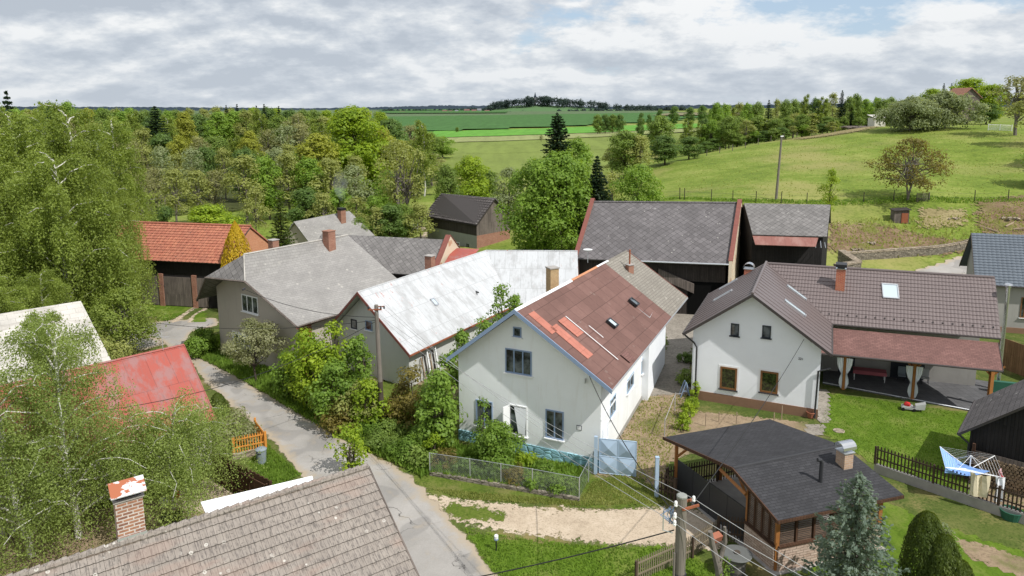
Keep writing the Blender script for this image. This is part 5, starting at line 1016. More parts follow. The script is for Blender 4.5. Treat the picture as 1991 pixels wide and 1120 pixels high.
mk('lime', broadleaf('broadleaf_tree', 'x', base0, 15, 5.4, 'leaf_lime', 1.3, .42, nc=70, cr=1.7, hb=1.5)); mk('spruce', conifer('spruce_tree', 'x', base0, 18, 4.2, 'leaf_spruce', 26, nsize=.75, dens=2.2, pw=.8)); 
mk('birch', birch('birch_tree', 'x', base0, 16, 4.2, 18, 26, .34, 'leaf_birch', drop=3., per=9)); mk('grey', broadleaf('broadleaf_tree', 'x', base0, 15, 4.4, 'leaf_grey', .8, .42, nc=44, cr=1.5, bark='bark_grey'))
PH = dict(fresh=15, mid=15, deep=15, olive=15, brown=15, gold=15, lime=15, spruce=18, birch=16, grey=15); PRr = dict(fresh=5.2, mid=4.6, deep=5, olive=4.4, brown=4.2, gold=5, lime=5.4, spruce=3.4, birch=4.2, grey=4.4)
KL = dict(fresh='fresh green broadleaf tree', mid='mid green broadleaf tree', deep='deep green broadleaf tree', olive='olive tinted sparse tree', brown='brownish sparse alder tree', gold='golden green oak tree', lime='bright lime green tree', spruce='dark spruce tree', birch='slender drooping birch tree', grey='grey green loose tree')
used = set()
def place(kind, px, Y, top, width=None, label=None, group=None, base=None, rz=None):
    """tree of a kind standing at northing Y in column px with its top at picture height top"""
    b = gp(px, Y) if base is None else base; H_ = at(px, top, b[1])[2]-b[2]; s = H_/PH[kind]
    sx = s if width is None else (width/2/FP*(b[1]*1.02))/PRr[kind]
    sx = min(max(sx, s*.6), s*2.3); b = b-V(0, 0, .15)
    rz = RNG.uniform(0, 6.28) if rz is None else rz
    if kind not in used:
        o = PR[kind]; used.add(kind); o.location = tuple(b); o.rotation_euler = (0, 0, rz); o.scale = (sx, sx, s)
    else: o = copy_tree(PR[kind], b, rz, (sx, sx, s))
    o['label'] = label or KL[kind]; o['category'] = 'tree'
    if group: o['group'] = group
    return o
def row(Y0, Y1, p0, p1, st, tops, pal, where, group, jit=10, wf=1.25):
    tops = np.array(tops, float); px = p0; rr = random.Random(int(Y0+p0))
    while px < p1:
        k = rr.choice(pal); Y = rr.uniform(Y0, Y1); tp = np.interp(px, tops[:, 0], tops[:, 1])+rr.uniform(-jit*.5, jit)
        if k == 'spruce': tp -= 6
        place(k, px, Y, tp, st*wf*rr.uniform(1.25, 1.8) if k != 'spruce' else st*1.3, KL[k]+' '+where, KL[k].split(' tree')[0]+'s '+group); px += st*rr.uniform(.75, 1.2)
row(245, 290, -60, 880, 33, [(0,205),(60,207),(140,200),(200,210),(260,214),(330,222),(420,210),(500,211),(560,217),(640,222),(760,226),(820,240),(880,268)], ['fresh','mid','deep','birch','birch','brown','fresh','gold','olive','mid'], 'in the back row of the valley forest', 'in the back row of the valley forest')
row(330, 400, -60, 760, 24, [(0,206),(200,210),(330,212),(420,207),(560,210),(640,211),(760,212)], ['mid','fresh','deep','olive','lime','mid'], 'on the far forest edge below the skyline', 'on the far forest edge below the skyline', 4)
row(185, 215, -40, 850, 34, [(0,228),(120,226),(250,236),(330,256),(480,252),(560,238),(600,240),(760,252),(850,300)], ['fresh','mid','deep','birch','olive','brown','gold','grey','mid'], 'in the middle of the valley forest', 'in the middle of the valley forest')
row(148, 170, 180, 840, 34, [(200,262),(300,282),(350,290),(500,282),(600,280),(700,300),(830,335)], ['olive','fresh','brown','deep','olive','grey','birch'], 'in the front of the valley forest', 'in the front of the valley forest')
row(118, 128, 250, 460, 36, [(250,330),(330,318),(420,330),(460,330)], ['brown','olive','brown','olive'], 'behind the red tiled barn', 'behind the red tiled barn', 8)
row(124, 132, 480, 700, 40, [(480,300),(540,292),(620,300),(700,320)], ['olive','olive','fresh','grey'], 'on the grass bank behind the cottage', 'on the grass bank behind the cottage', 8, 1.4)
row(104, 112, 600, 830, 34, [(600,360),(700,372),(760,385),(830,395)], ['fresh','olive','deep','mid'], 'low beside the farm track', 'low beside the farm track', 10, 1.5)
place('lime', 693, 160, 203, 150, 'tallest bright green tree rising above the valley forest'); place('gold', 622, 150, 255, 110, 'broad golden oak left of the tall bright tree'); place('gold', 745, 168, 245, 90, 'golden tree right of the tall bright tree')
place('spruce', 312, 225, 207, 60, 'broad dark pine standing above the forest on the left'); place('spruce', 42, 120, 178, 60, 'dark spruce tip behind the birches, second from the left edge'); place('spruce', 5, 118, 176, 66, 'dark spruce at the left edge above the birches')
for px, tp in ((447,205),(468,203),(505,206),(520,203),(548,207)): place('spruce', px, 300, tp, 24, 'small dark spruce tip on the forest skyline', 'spruce tips on the forest skyline')
place('birch', 826, 165, 232, 70, 'grey green weeping birch at the right end of the valley forest'); place('lime', 917, 128, 300, 92, 'round bright lime green tree behind the timber barn')
place('grey', 990, 112, 322, 70, 'pale blossoming tree between the lime tree and the big maple'); place('fresh', 1125, 122, 268, 92, 'loose fresh green tree right of the tall spruce'); place('mid', 870, 120, 318, 60, 'mid green bush tree left of the round lime tree')
place('mid', 952, 150, 330, 50, 'small green tree behind the round lime tree'); place('fresh', 760, 135, 330, 70, 'fresh green tree behind the sparse brown tree')
# centre
wt = broadleaf('walnut_tree', 'tall sparse olive brown tree left of the timber barn', gp(785, 112), at(785, 262, 112)[2], 5., 'leaf_olive', .5, .34, hb=4.5, nc=60, cr=1.4, bark='bark_grey', show=1.6, stems=2)
mp = broadleaf('maple_tree', 'big round maple with bright green leaves beside the slate barn', gp(1078, 88), at(1078, 302, 88)[2], 7.3, 'leaf_fresh', 1.2, .3, hb=.4, nc=190, cr=1.5, shape=.9); 
conifer('spruce_tree', 'tall narrow grey green spruce above the big maple', gp(1083, 112), at(1083, 222, 112)[2]-gp(1083, 112)[2], 3.3, 'leaf_spruce', 40, nsize=.5, dens=2.6, pw=.45)
conifer('spruce_tree', 'dark spruce between the big maple and the slate barn', gp(1158, 86), at(1158, 306, 86)[2]-gp(1158,86)[2], 3.8, 'leaf_spruce', 32, nsize=.42, dens=2.2)
broadleaf('willow_bush', 'rounded light green bush rising behind the slate barn roof', gp(1238, 99), at(1238, 314, 99)[2]-gp(1238,99)[2], 4.3, 'leaf_fresh', .9, .26, hb=.3, nc=60, cr=1.2, cat='bush', bark='bark_grey')
broadleaf('hedge_bush', 'dull green bush between the dark spruce and the rounded light bush', gp(1190, 104), at(1190, 332, 104)[2]-gp(1190,104)[2], 2.8, 'leaf_olive', .9, .26, hb=.3, nc=34, cr=1.1, cat='bush')
# hedge line along the meadow and the tree belt on the right
for i, (px, Y, tp, w, k) in enumerate([(1215,160,252,80,'mid'),(1245,158,262,70,'olive'),(1293,166,262,74,'deep'),(1340,172,264,60,'deep'),(1285,205,224,62,'mid'),(1337,205,230,40,'birch'),(1190,164,285,60,'olive')]):
    place(k, px, Y, tp, w, ['tall rounded tree at the left end of the meadow hedge', 'olive hedge tree second from the left', 'dense dark hedge tree in the middle of the meadow hedge', 'dark hedge tree at the right end of the hedge', 'square topped tree standing behind the meadow hedge', 'thin pale birch behind the right end of the hedge', 'low olive bush at the foot of the hedge'][i])
row(225, 250, 1370, 1790, 18, [(1370,225),(1400,192),(1460,200),(1520,186),(1600,186),(1640,178),(1700,184),(1760,192),(1800,190)], ['mid','deep','fresh','birch','olive','mid','spruce'], 'in the back row of the tree belt on the hill', 'in the back row of the tree belt on the hill')
row(200, 214, 1362, 1640, 18, [(1362,240),(1400,226),(1500,226),(1600,222),(1640,232)], ['mid','fresh','birch','mid','olive'], 'in the front row of the tree belt on the hill', 'in the front row of the tree belt on the hill', 10, 1.6)
row(222, 228, 1640, 1780, 15, [(1640,222),(1780,220)], ['spruce','brown','mid','brown'], 'low behind the meadow crest', 'low behind the meadow crest')
row(196, 202, 1372, 1620, 20, [(1372,268),(1500,250),(1620,236)], ['mid','fresh','olive','deep'], 'low at the foot of the tree belt on the hill', 'low at the foot of the tree belt on the hill', 6, 1.7)
for px in (1163,1178,1192,1206): place(['mid','grey','deep','mid'][px % 4], px, 430+px % 7, 222, 24, 'tree of the small copse standing alone in the fields', 'trees of the small copse in the fields')
for px, Y, tp, w in ((1247,520,219,16),(1263,560,222,14),(1283,600,212,18),(1311,640,206,24),(1342,640,208,24),(1366,620,205,26),(1385,600,210,20),(1245,330,228,14)): place('deep', px, Y, tp, w, 'small dark field tree before the distant ridge', 'small field trees before the distant ridge')
place('brown', 1053, 370, 262, 12, 'tiny brown bush alone on the straw coloured strip'); place('mid', 890, 560, 247, 9, 'tiny dark bush alone in the dark green field')
for px, tp, R_2, l in ((1770,188,8.6,'left of the two rounded silvery fruit trees on the crest'),(1838,178,9.,'right of the two rounded silvery fruit trees on the crest')):
    b = gp(px, 184); broadleaf('fruit_tree', l, b, at(px, tp, 184)[2]-b[2], R_2, 'leaf_grey', 1.1, .42, hb=.3, nc=110, cr=1.9, bark='bark_grey', shape=.85)
place('lime', 1880, 232, 150, 90, 'yellow green tree crown left above the hilltop barn'); place('lime', 1925, 222, 162, 70, 'yellow green tree right of the hilltop barn'); place('deep', 1918, 195, 200, 60, 'dark green tree below the hilltop barn')
place('lime', 1810, 240, 170, 60, 'yellow green tree behind the silvery fruit trees'); place('brown', 1975, 165, 145, 110, 'reddish brown tree filling the upper right corner'); place('olive', 2010, 150, 175, 110, 'olive tree cut by the right edge above the meadow'); place('fresh', 2075, 112, 262, 170, 'fresh green tree casting shadow from beyond the right edge')
place('mid', 2120, 128, 200, 150, 'large tree beyond the right edge of the meadow')
for px in (1830,1845,1858): place('spruce', px, 260, 162+(px % 3)*4, 16, 'small dark conifer behind the yellow green trees', 'small conifers behind the hilltop')
wn = broadleaf('walnut_tree', 'spreading walnut tree with bronze leaves alone by the meadow fence', gp(1765, 104), at(1765, 268, 104)[2]-gp(1765, 104)[2], 6.3, 'leaf_walnut', .55, .27, hb=1.8, nc=95, cr=1.05, stems=2, show=2., bark='bark_grey', shape=.85)
broadleaf('young_tree', 'small yellow green tree by the fence behind the slate shed', gp(1611, 99), at(1611, 330, 99)[2]-gp(1611, 99)[2], 1.75, 'leaf_lime', .9, .16, hb=.7, nc=34, cr=.55)
# ------------------------------------------------------------------ birches on the left
b1 = birch('birch_tree', 'tall weeping birch rising to the skyline, left centre of the grove', gp(165, 76), at(165, 194, 76)[2], 5.4, 26, 60, .24, hb=.16, drop=3.4, per=12)
b2 = birch('birch_tree', 'nearest weeping birch of the grove beside the red tiled barn', gp(140, 62), at(140, 282, 62)[2], 5.6, 26, 85, .19, hb=.1, drop=4., per=14)
for px, Y, tp, w, l in ((55,82,200,1.15,'weeping birch with broad crown left of the tallest birch'),(-15,74,225,1.2,'weeping birch cut by the left picture edge'),(240,92,222,.9,'birch standing behind, right of the tallest birch'),(110,96,208,1.,'birch half hidden behind the two tallest birches')):
    b = gp(px, Y); s = (at(px, tp, Y)[2]-b[2])/at(165, 194, 76)[2]; copy_tree(b1, b, px*.7, (s*w, s*w, s), l)
for px, Y, tp, w, l in ((238,66,345,.66,'low weeping birch hanging over the red barn eave'),(30,64,310,.95,'dense weeping birch behind the pale roof'),(-60,60,330,1.,'weeping birch mostly outside the left edge'),(95,55,520,.9,'small bright birch just above the pale roof'),(5,52,520,1.,'small bright birch at the left edge above the pale roof')):
    b = gp(px, Y); s = (at(px, tp, Y)[2]-b[2])/at(150, 282, 62)[2]; copy_tree(b2, b, px*.3, (max(s, .5)*w, max(s, .5)*w, s), l)
for i, (px, Y, tp, w, k) in enumerate([(20,70,430,110,'deep'),(110,68,470,110,'deep'),(200,72,480,100,'deep'),(250,74,520,60,'mid'),(60,60,540,90,'mid')]):
    place(k, px, Y, tp, w, ['dark undergrowth tree at the foot of the birch grove, leftmost', 'dark undergrowth tree below the nearest weeping birch', 'dark undergrowth tree between birch grove and barn', 'green bush against the left end of the red tiled barn', 'green bush above the pale roof ridge'][i])
fb = birch('birch_tree', 'large weeping birch in the foreground hanging over the red sheet roof', U(150,1050,0), 10.9, 4.1, 32, 54, .088, 'leaf_birch_near', hb=.08, drop=2.8, per=23, puff=4, lean=(-.6, .6), stemr=.17)
f2 = birch('birch_tree', 'leaning white trunked birch at the bottom left corner', U(60,1085,0), 8.6, 3.9, 26, 48, .088, 'leaf_birch_near', hb=.08, drop=2.6, per=17, lean=(-1.4, .5), stemr=.17)
birch('birch_tree', 'smaller birch whose arching white twigs cross the red roof verge', U(335,990,0), 5.5, 3.9, 22, 60, .088, 'leaf_birch_near', hb=.2, drop=2.5, per=23, puff=3, lean=(.5, -.2), stemr=.1)
birch('birch_tree', 'slim birch in front of the pale speckled roof', U(110,900,0), 9.2, 2.2, 18, 40, .1, 'leaf_birch_near', hb=.3, drop=1.6, per=17, stemr=.1)
# ------------------------------------------------------------------ garden trees and shrubs of the village
S = shrub
broadleaf('hazel_bush', 'big olive green bush beside the pale roof and street lamp', U(245,690,0), 5.6, 3.5, 'leaf_birch', .7, .17, hb=.4, nc=70, cr=.85, cat='bush', bark='bark_grey', show=1.5)
S('hazel_bush', 'lower bush filling the gap between pale roof and red sheet roof', U(190,740,0), 3.8, 2.6, 'leaf_olive', .7, .16, 30)
broadleaf('apple_tree', 'blossoming apple tree before the window of the taupe house', U(497,745,0), 4.9, 2.5, 'leaf_blossom', .8, .13, hb=1.6, nc=60, cr=.6, show=1.6)
def maple(label, p, H_, R, lf='leaf_lime', ls=.19, nc=40, cr=.6, d=.9, st=2): return broadleaf('maple_sapling', label, U(p[0], p[1], 0), H_, R, lf, d, ls, hb=.3, nc=nc, cr=cr, cat='bush', stems=st, trunk=True)
maple('bright maple bush before the corner of the taupe house', (598,790), 5.4, 1.7, nc=48); maple('tall thin maple shoots under the red verge of the silver roof', (655,795), 6.3, 1.2, nc=36, cr=.45)
maple('rounded lime maple left of the tall thin shoots', (625,800), 4.9, 1.9, nc=50); maple('fresh maple bush right beside the blossoming apple tree', (560,775), 3.6, 1.5, 'leaf_shrub', nc=34); maple('tall fresh maple against the silver roofed house gable', (690,790), 4.9, 1.7, 'leaf_shrub', nc=46); maple('lime maple bush just left of the utility pole foot', (720,838), 3.4, 1.4, nc=34); maple('dense maple bush in front of the silver roofed house wall', (655,820), 4.1, 2.2, 'leaf_shrub', nc=50); maple('maple shoots left of the wooden utility pole', (705,800), 5.4, 1.2, 'leaf_shrub', nc=30, cr=.45)
maple('low green thicket at the foot of the utility pole', (700,828), 2.9, 1.8, 'leaf_olive', .16, 30); S('bramble_bush', 'brownish bramble bush below the maple bushes', U(665,835,0), 1.9, 1.7, 'leaf_walnut', .7, .15, 20)
S('elder_bush', 'brown green bush between utility pole and white house', U(800,825,0), 4.1, 1.9, 'leaf_walnut', .75, .16, 36); maple('leafy green maple against the left corner of the white house', (858,875), 4.9, 1.55, 'leaf_shrub', .2, 50, .6, 1.1)
maple('second maple behind the left corner of the white house', (835,860), 3.8, 1.2, 'leaf_shrub', .18, 26); maple('yellow green young maple at the road bend', (682,925), 3.0, 1.35, 'leaf_lime', .15, 26, .45, .6, 3)
S('lilac_bush', 'round green bush under the open window of the white house', U(968,905,0), 2.9, 1.55, 'leaf_shrub', 1.1, .13, 34); maple('thin sapling before the left window of the white house', (940,880), 3.5, .7, 'leaf_shrub', .13, 14, .35, .8, 1)
S('box_bush', 'clipped dark green bush at the corner of the taupe house', U(393,690,0), 2.7, 1.5, 'leaf_shrub', 1.3, .14, 26)
for px, py, z, hh, l in ((980,640,0,6.9,'tallest maple shoot above the eave between silver roof and white house'),(1008,640,0,6.1,'maple shoot right of the tallest one behind the white house ridge'),(905,700,0,5.,'leafy growth in the gap between silver roof and white house'),(945,675,0,5.3,'bushy growth behind the left verge of the white house'),(880,720,0,4.,'maple shoots left of the white house verge near the leaning boards')):
    broadleaf('maple_sapling', l, U(px-4, py+80, 0), hh, 1.1, 'leaf_shrub', .9, .19, hb=1.5, nc=30, cr=.5, cat='bush')
for i, (px, py, hh, r, lf) in enumerate([(865,905,1.1,.9,'leaf_walnut'),(905,915,.9,.8,'leaf_deep'),(950,925,.8,.8,'leaf_deep'),(1000,935,1.,.9,'leaf_walnut'),(1045,945,.95,.9,'leaf_shrub'),(1090,955,1.05,.95,'leaf_shrub'),(1015,905,.9,.9,'leaf_lime'),(1060,915,.7,.8,'leaf_shrub'),(845,895,1.8,.8,'leaf_lime')]):
    S('garden_shrub', 'low %s shrub inside the wire fence, %s from the left' % (['brownish','dark','dark spreading','brown tipped','leafy','tall leafy','yellow green','thin green','yellow green upright'][i], ['second','third','fourth','sixth','eighth','ninth and last','fifth','seventh','first'][i]), U(px, py, 0), hh, r, lf, .9, .12, 14)
for i, (px, py, hh, r) in enumerate([(745,870,1.1,1.4),(790,890,1.3,1.3),(815,905,1.4,1.1),(720,850,1.,1.3),(760,850,1.2,1.3),(820,870,1.7,1.2)]):
    S('nettle_clump', ['nettle clump right of the young maple','nettle clump near the left end of the wire fence','leafy clump touching the first fence post','leafy clump below the brambles','dark leafy clump beside the foot of the utility pole','tall leafy clump left of the wire fence'][i], U(px, py, 0), hh, r, 'leaf_shrub' if i % 2 else 'leaf_mid', .9, .13, 18)
for i, (px, py, hh, r) in enumerate([(1328,838,1.25,.6),(1337,815,1.35,.6),(1345,795,1.45,.55),(1352,778,1.5,.45)]):
    S('privet_hedge', ['nearest','second','third','farthest'][i]+' clipped lime green hedge bush beside the new house corner', U(px, py, 0), hh, r, 'leaf_lime', 1.4, .1, 14, 'hedge bushes beside the new house')
S('rose_bush', 'dark round shrub against the side wall of the new house', U(1334,705,0), 1., .8, 'leaf_deep', 1.2, .11, 14); S('rose_bush', 'white flowering rose bush by the corner of the new house', U(1334,748,0), 1.3, .8, 'leaf_mid', 1., .11, 16)
cyb = U(468,606,0)
columnar('yellow_cypress', 'golden yellow pointed cypress beside the red tiled barn', cyb, at(466,431,cyb[1])[2], 1.7, 'leaf_yellow', 5200, .26, pw=.8); conifer('spruce_tree', 'dark green pointed conifer beside the golden cypress', U(553,560,0), at(548,385,U(553,560,0)[1])[2], 2.6, 'leaf_thuja', 26, nsize=.34, dens=1.5, droop=.1)
columnar('thuja', 'brownish green columnar thuja beside the red sheet roof verge', U(428,845,0), 2.7, .75, 'leaf_thuja', 3000, .14, lobes=4); S('fruit_bush', 'blossoming gnarled bush behind the orange picket fence', U(460,868,0), 2.6, 1.5, 'leaf_blossom', .7, .13, 26)
columnar('thuja', 'small thuja beside the farm track behind the smoking chimney', gp(762, 95), 3.2, .9, 'leaf_thuja', 1500, .25)
for i, (px, Y, tp, w, k) in enumerate([(410,98,394,120,'lime'),(500,104,362,62,'olive'),(325,96,398,55,'deep'),(700,100,420,50,'mid'),(735,104,400,60,'olive')]):
    place(k, px, Y, tp, w, ['wide bright green bush behind the red tiled barn roof','olive tree behind the golden cypress','dark round bush above the barn ridge','green bush right of the smoking chimney','olive bush at the bend of the farm track'][i])
conifer('blue_spruce', 'silvery blue spruce in front of the garden pavilion', U(1652,1200,0), 6.0, 2.2, 'leaf_blue', 26, nsize=.17, dens=2., droop=.12, pw=.7)
for i, (px, py, hh, r) in enumerate([(1789,1180,4.1,.62),(1822,1200,3.5,.6),(1857,1215,2.7,.5)]): columnar('thuja', ['tallest','middle','shortest'][i]+' columnar thuja at the bottom right corner', U(px, py, 0), hh, r*1.35, 'leaf_thuja', 14000, .1, 'columnar thujas', .4)
S('currant_bush', 'light green leafy shrub behind the thujas', U(1850,1105,0), 1.7, .6, 'leaf_shrub', .9, .1, 16); S('currant_bush', 'small shrub at the foot of the right picket fence wall', U(1832,1060,0), 1.2, .5, 'leaf_grey', .9, .1, 12)
# grass tufts and weeds
def tufts(name, label, poly, n, hgt, mat, seed=3, w=.05):
    rg = np.random.default_rng(seed); P = np.array([p[:2] for p in poly]); lo, hi = P.min(0), P.max(0); X = rg.uniform(lo, hi, (n*3, 2)); X = X[sdist(X, P) > 0][:n]; m = len(X)
    z = hg(X[:, 0], X[:, 1]); C = np.stack([X[:, 0], X[:, 1], z+hgt*.4], 1); a = rg.uniform(0, 6.28, m); N_ = np.stack([np.cos(a), np.sin(a), .25+0*a], 1); T = np.tile((0, 0, 1.), (m, 1))+rg.normal(size=(m, 3))*.35
    o = quads(name, C, N_, hgt*(.5+rg.random(m)), mat, None, w/hgt*1.6, T); return tag(o, label, 'grass', None, 'stuff')
tufts('long_grass', 'long unmown grass and weeds between the road and the house gardens', UL((372,690),(455,732),(520,770),(600,820),(690,868),(760,900),(820,930),(890,915),(890,860),(760,790),(640,740),(520,700),(430,650)), 26000, .42, 'leaf_shrub')
tufts('garden_grass', 'weeds growing inside the wire fence of the white house', UL((838,925),(1125,972),(1145,930),(1150,915),(890,868)), 5000, .35, 'leaf_shrub', 5)
tufts('road_grass', 'short grass along the road beside the orange fence', UL((520,865),(545,890),(585,925),(530,950),(480,905)), 3000, .2, 'leaf_shrub', 6, .04)
tufts('bank_weeds', 'rough weeds scattered on the earth bank behind the brown roof', [gp(a, b) for a, b in ((1612,88),(1618,97),(1700,99),(1900,99),(1991,104),(1991,90),(1880,89),(1640,86))], 2200, .4, 'leaf_olive', 8, .1)
tufts('meadow_grass', 'taller grass along the meadow fence', [gp(a, b) for a, b in ((1290,104),(1991,103),(1991,105.5),(1290,106))], 3500, .35, 'leaf_shrub', 9, .08)
tufts('lawn_blades', 'short grass blades on the plots between the gravel track and the near pole', UL((905,1032),(1050,1054),(1180,1066),(1330,1068),(1400,1130),(1100,1250),(980,1150)), 9000, .13, 'leaf_shrub', 10, .03)
tufts('lawn_grass', 'mown grass blades of the lawn before the terrace', UL((1614,766),(1880,804),(1991,830),(1991,985),(1700,903),(1592,838)), 16000, .09, 'leaf_shrub', 12, .03)
tufts('pasture_grass', 'scattered grass clumps over the green hillside meadow', [V(24,106,0),V(75,106,0),V(125,175,0),V(70,188,0),V(38,165,0)], 5000, .2, 'leaf_olive', 13, .09)
tufts('yard_weeds', 'dry weeds over the dirt yard between the two white houses', UL((1170,920),(1255,775),(1335,770),(1300,900),(1285,955)), 2500, .14, 'leaf_olive', 14, .04)
tufts('verge_blades', 'short dry grass between the wire fence and the gravel track', UL((835,950),(900,972),(1130,985),(1300,980),(1280,950),(1200,928),(1150,940),(1128,976)), 6000, .12, 'leaf_olive', 11, .03)
# ------------------------------------------------------------------ utility poles and cables
def cable(label, a, b, sag=.5, r=.018, mat='cable', name='power_cable', n=14):
    a, b = np.array(a, float), np.array(b, float); pts = [a+(b-a)*i/n-V(0, 0, sag*4*(i/n)*(1-i/n)) for i in range(n+1)]
    return tag(MB().tube(pts, r, 5).build(name, M[mat]), label, 'cable')
def insul(mb, p): mb.lathe(p, [(.02,0),(.055,.02),(.06,.07),(.03,.09),(.055,.11),(.045,.17),(.02,.19)], 8)
bA = U(1340,1120,0); 
p1 = U(1326,966,8.2); p1b = V(p1[0]+.02, p1[1], 0); P1 = thing('utility_pole', 'near concrete utility pole with white insulators at the bottom centre', 'utility pole', p1b)
MB().tube([p1b, V(p1[0], p1[1], 8.2)], [.2, .155], 14).build('pole', M['pole_concrete'], P1); MB().lathe(V(p1[0], p1[1], 8.2), [(.165,0),(.165,.05),(.12,.08)], 14).build('pole_cap', M['concrete_wall'], P1)
ca = nrm(V(1, .45, 0)); cn = V(-ca[1], ca[0], 0); 
for s in (-1, 1): MB().obox(V(p1[0], p1[1], 7.85)+cn*(.17*s-.02)-ca*.1, ca*.62, cn*.05, V(0,0,.07)).build('crossarm', M['rust'], P1)
tips = [V(p1[0], p1[1], 7.93)+ca*.45, V(p1[0], p1[1], 7.93)-ca*.22, V(p1[0], p1[1], 7.55)-ca*.24, V(p1[0], p1[1], 7.3)-ca*.24]
for q in tips: mb = MB(); insul(mb, q); mb.build('insulator', M['porcelain'], P1)
MB().tube([V(p1[0]-.2, p1[1]-.1, 0), V(p1[0]-.2, p1[1]-.1, 6.4)], .035, 6).build('conduit', M['pole_concrete'], P1)
for z in (4.4, 5.6): MB().lathe(V(p1[0], p1[1], z), [(.21,0),(.215,.03),(.21,.06)], 14).build('band', M['dark_metal'], P1)
MB().tube([V(p1[0]-.25, p1[1], 7.0), V(p1[0]-.55, p1[1], 7.1), V(p1[0]-.55, p1[1], 7.75)], .02, 5).build('bracket', M['galv'], P1); rs = random.Random(5); mb = MB()
for k in range(7): q = V(p1[0]-.3, p1[1], 7.6); mb.tube([q+V(rs.uniform(-.25,.1), rs.uniform(-.1,.1), .25), q+V(rs.uniform(-.35,.05), 0, 0), q+V(rs.uniform(-.1,.15), 0, -.3)], .014, 4)
mb.build('wire_loops', M['blue_trim'], P1)
p2 = U(744,836,0); P2 = thing('utility_pole', 'brown stained wooden utility pole between the silver roof and the white house', 'utility pole', p2)
MB().tube([p2-V(0,0,.3), p2+V(-.05,0,3.2)], [.19, .16], 12).build('pole_foot', M['bark'], P2); MB().tube([p2+V(-.05,0,3.2), p2+V(-.12,0,8.1)], [.15, .12], 12).build('pole', M['pole_concrete'], P2)
q = p2+V(-.12,0,7.8); MB().obox(q+V(-.5,-.16,0), V(.85,0,0), V(0,.06,0), V(0,0,.08)).obox(q+V(.15,-.16,.2), V(.35,0,0), V(0,.06,0), V(0,0,.06)).build('crossarm', M['rust'], P2)
for s in (-.45, .3, .5): mb = MB(); insul(mb, q+V(s, -.13, .08)); mb.build('insulator', M['dark_metal'], P2)
p3 = U(253,600,0); P3 = thing('street_lamp', 'concrete pole with street lamp in front of the red tiled barn', 'street lamp', p3); MB().tube([p3, p3+V(-.1,0,6.)], [.19, .15], 10).build('pole', M['pole_concrete'], P3)
p3t = at(247, 540, p3[1]); MB().tube([V(p3[0], p3[1], p3t[2]-.5), V(p3[0]+.6, p3[1]-.1, p3t[2])], .035, 5).build('lamp_arm', M['galv'], P3); MB().box(V(p3[0]+.9, p3[1]-.1, p3t[2]+.1), .75, .26, .14, 0, 0, R_(-20)).build('lamp_head', M['white_sheet'], P3)
MB().obox(V(p3[0]-.35, p3[1]-.2, 5.4), V(.7,0,0), V(0,.06,0), V(0,0,.07)).build('crossarm', M['rust'], P3)
p4 = gp(1509, 106); z4 = at(1514, 266, 106)[2]; P4 = thing('utility_pole', 'tall bare pole standing in the green meadow', 'utility pole', p4); MB().tube([p4-V(0,0,.2), V(p4[0]+.35, p4[1], z4)], [.2, .13], 10).build('pole', M['pole_concrete'], P4); MB().box(V(p4[0]+.4, p4[1], z4+.08), .4, .25, .16).build('pole_cap', M['porcelain'], P4)
q2 = p2+V(-.12,-.1,7.95)
for i, (s, dz) in enumerate([(-.45,.1),(.3,.12),(.5,.25),(0,-.35)]): cable(['upper left','upper middle','upper right','lowest'][i]+' thin bright wire between the near pole and the silver roof pole', tips[i]+V(0,0,.1), q2+V(s, 0, dz), .55, .009, 'wire', 'power_wire')
brA = onplane(1145, 729, pa['front'][0], pa['front'][1]); brB = onplane(1563, 660, pb_['front'][0], pb_['front'][1])
cable('thick black cable from the right verge of the white house to the near pole', V(p1[0], p1[1], 7.4), brA, .55, .02); cable('thin dark cable from the near pole to the new white house gable', V(p1[0]+.1, p1[1], 7.6), brB, .3, .016)
q5 = onplane(1478, 905, V(p1[0], p1[1]+8, 0), V(0, -1., 0)); a = V(p1[0]-.2, p1[1], 7.1); e = U(870, 1120, 5.2); cable('black cable sweeping from the near pole to the lower picture edge', a, a+(e-a)*1.7, .25, .02)
for i in range(4):
    e = [U(1620,1135,6.9), U(1590,1135,6.8), U(1540,1135,6.7), U(1500,1150,6.5)][i]; cable(['highest','second','third','lowest'][i]+' bright wire running from the near pole to the bottom right', tips[i]+V(0,0,.1), tips[i]+(e-tips[i])*1.6, .08, .009, 'wire', 'power_wire')
cable('black cable from the silver roof pole to the bracket on the taupe house', q2+V(-.1,0,-.6), U(474,562,7.0), .5, .018); cable('black cable from the silver roof pole towards the left over the road', q2+V(-.1,0,-.8), at(303, 628, 52.), .5, .018)
cable('black cable from the silver roof pole down across the red sheet roof', q2+V(-.1,0,-.9), at(172, 802, 33.), .9, .018)
cable('thin cable from the street lamp to the barn side', V(p3[0], p3[1], 5.5), at(335, 565, p3[1]+1.), .3, .012); cable('thin cable running left from the street lamp into the birches', V(p3[0], p3[1], 5.5), at(205, 600, p3[1]-6), .3, .012)
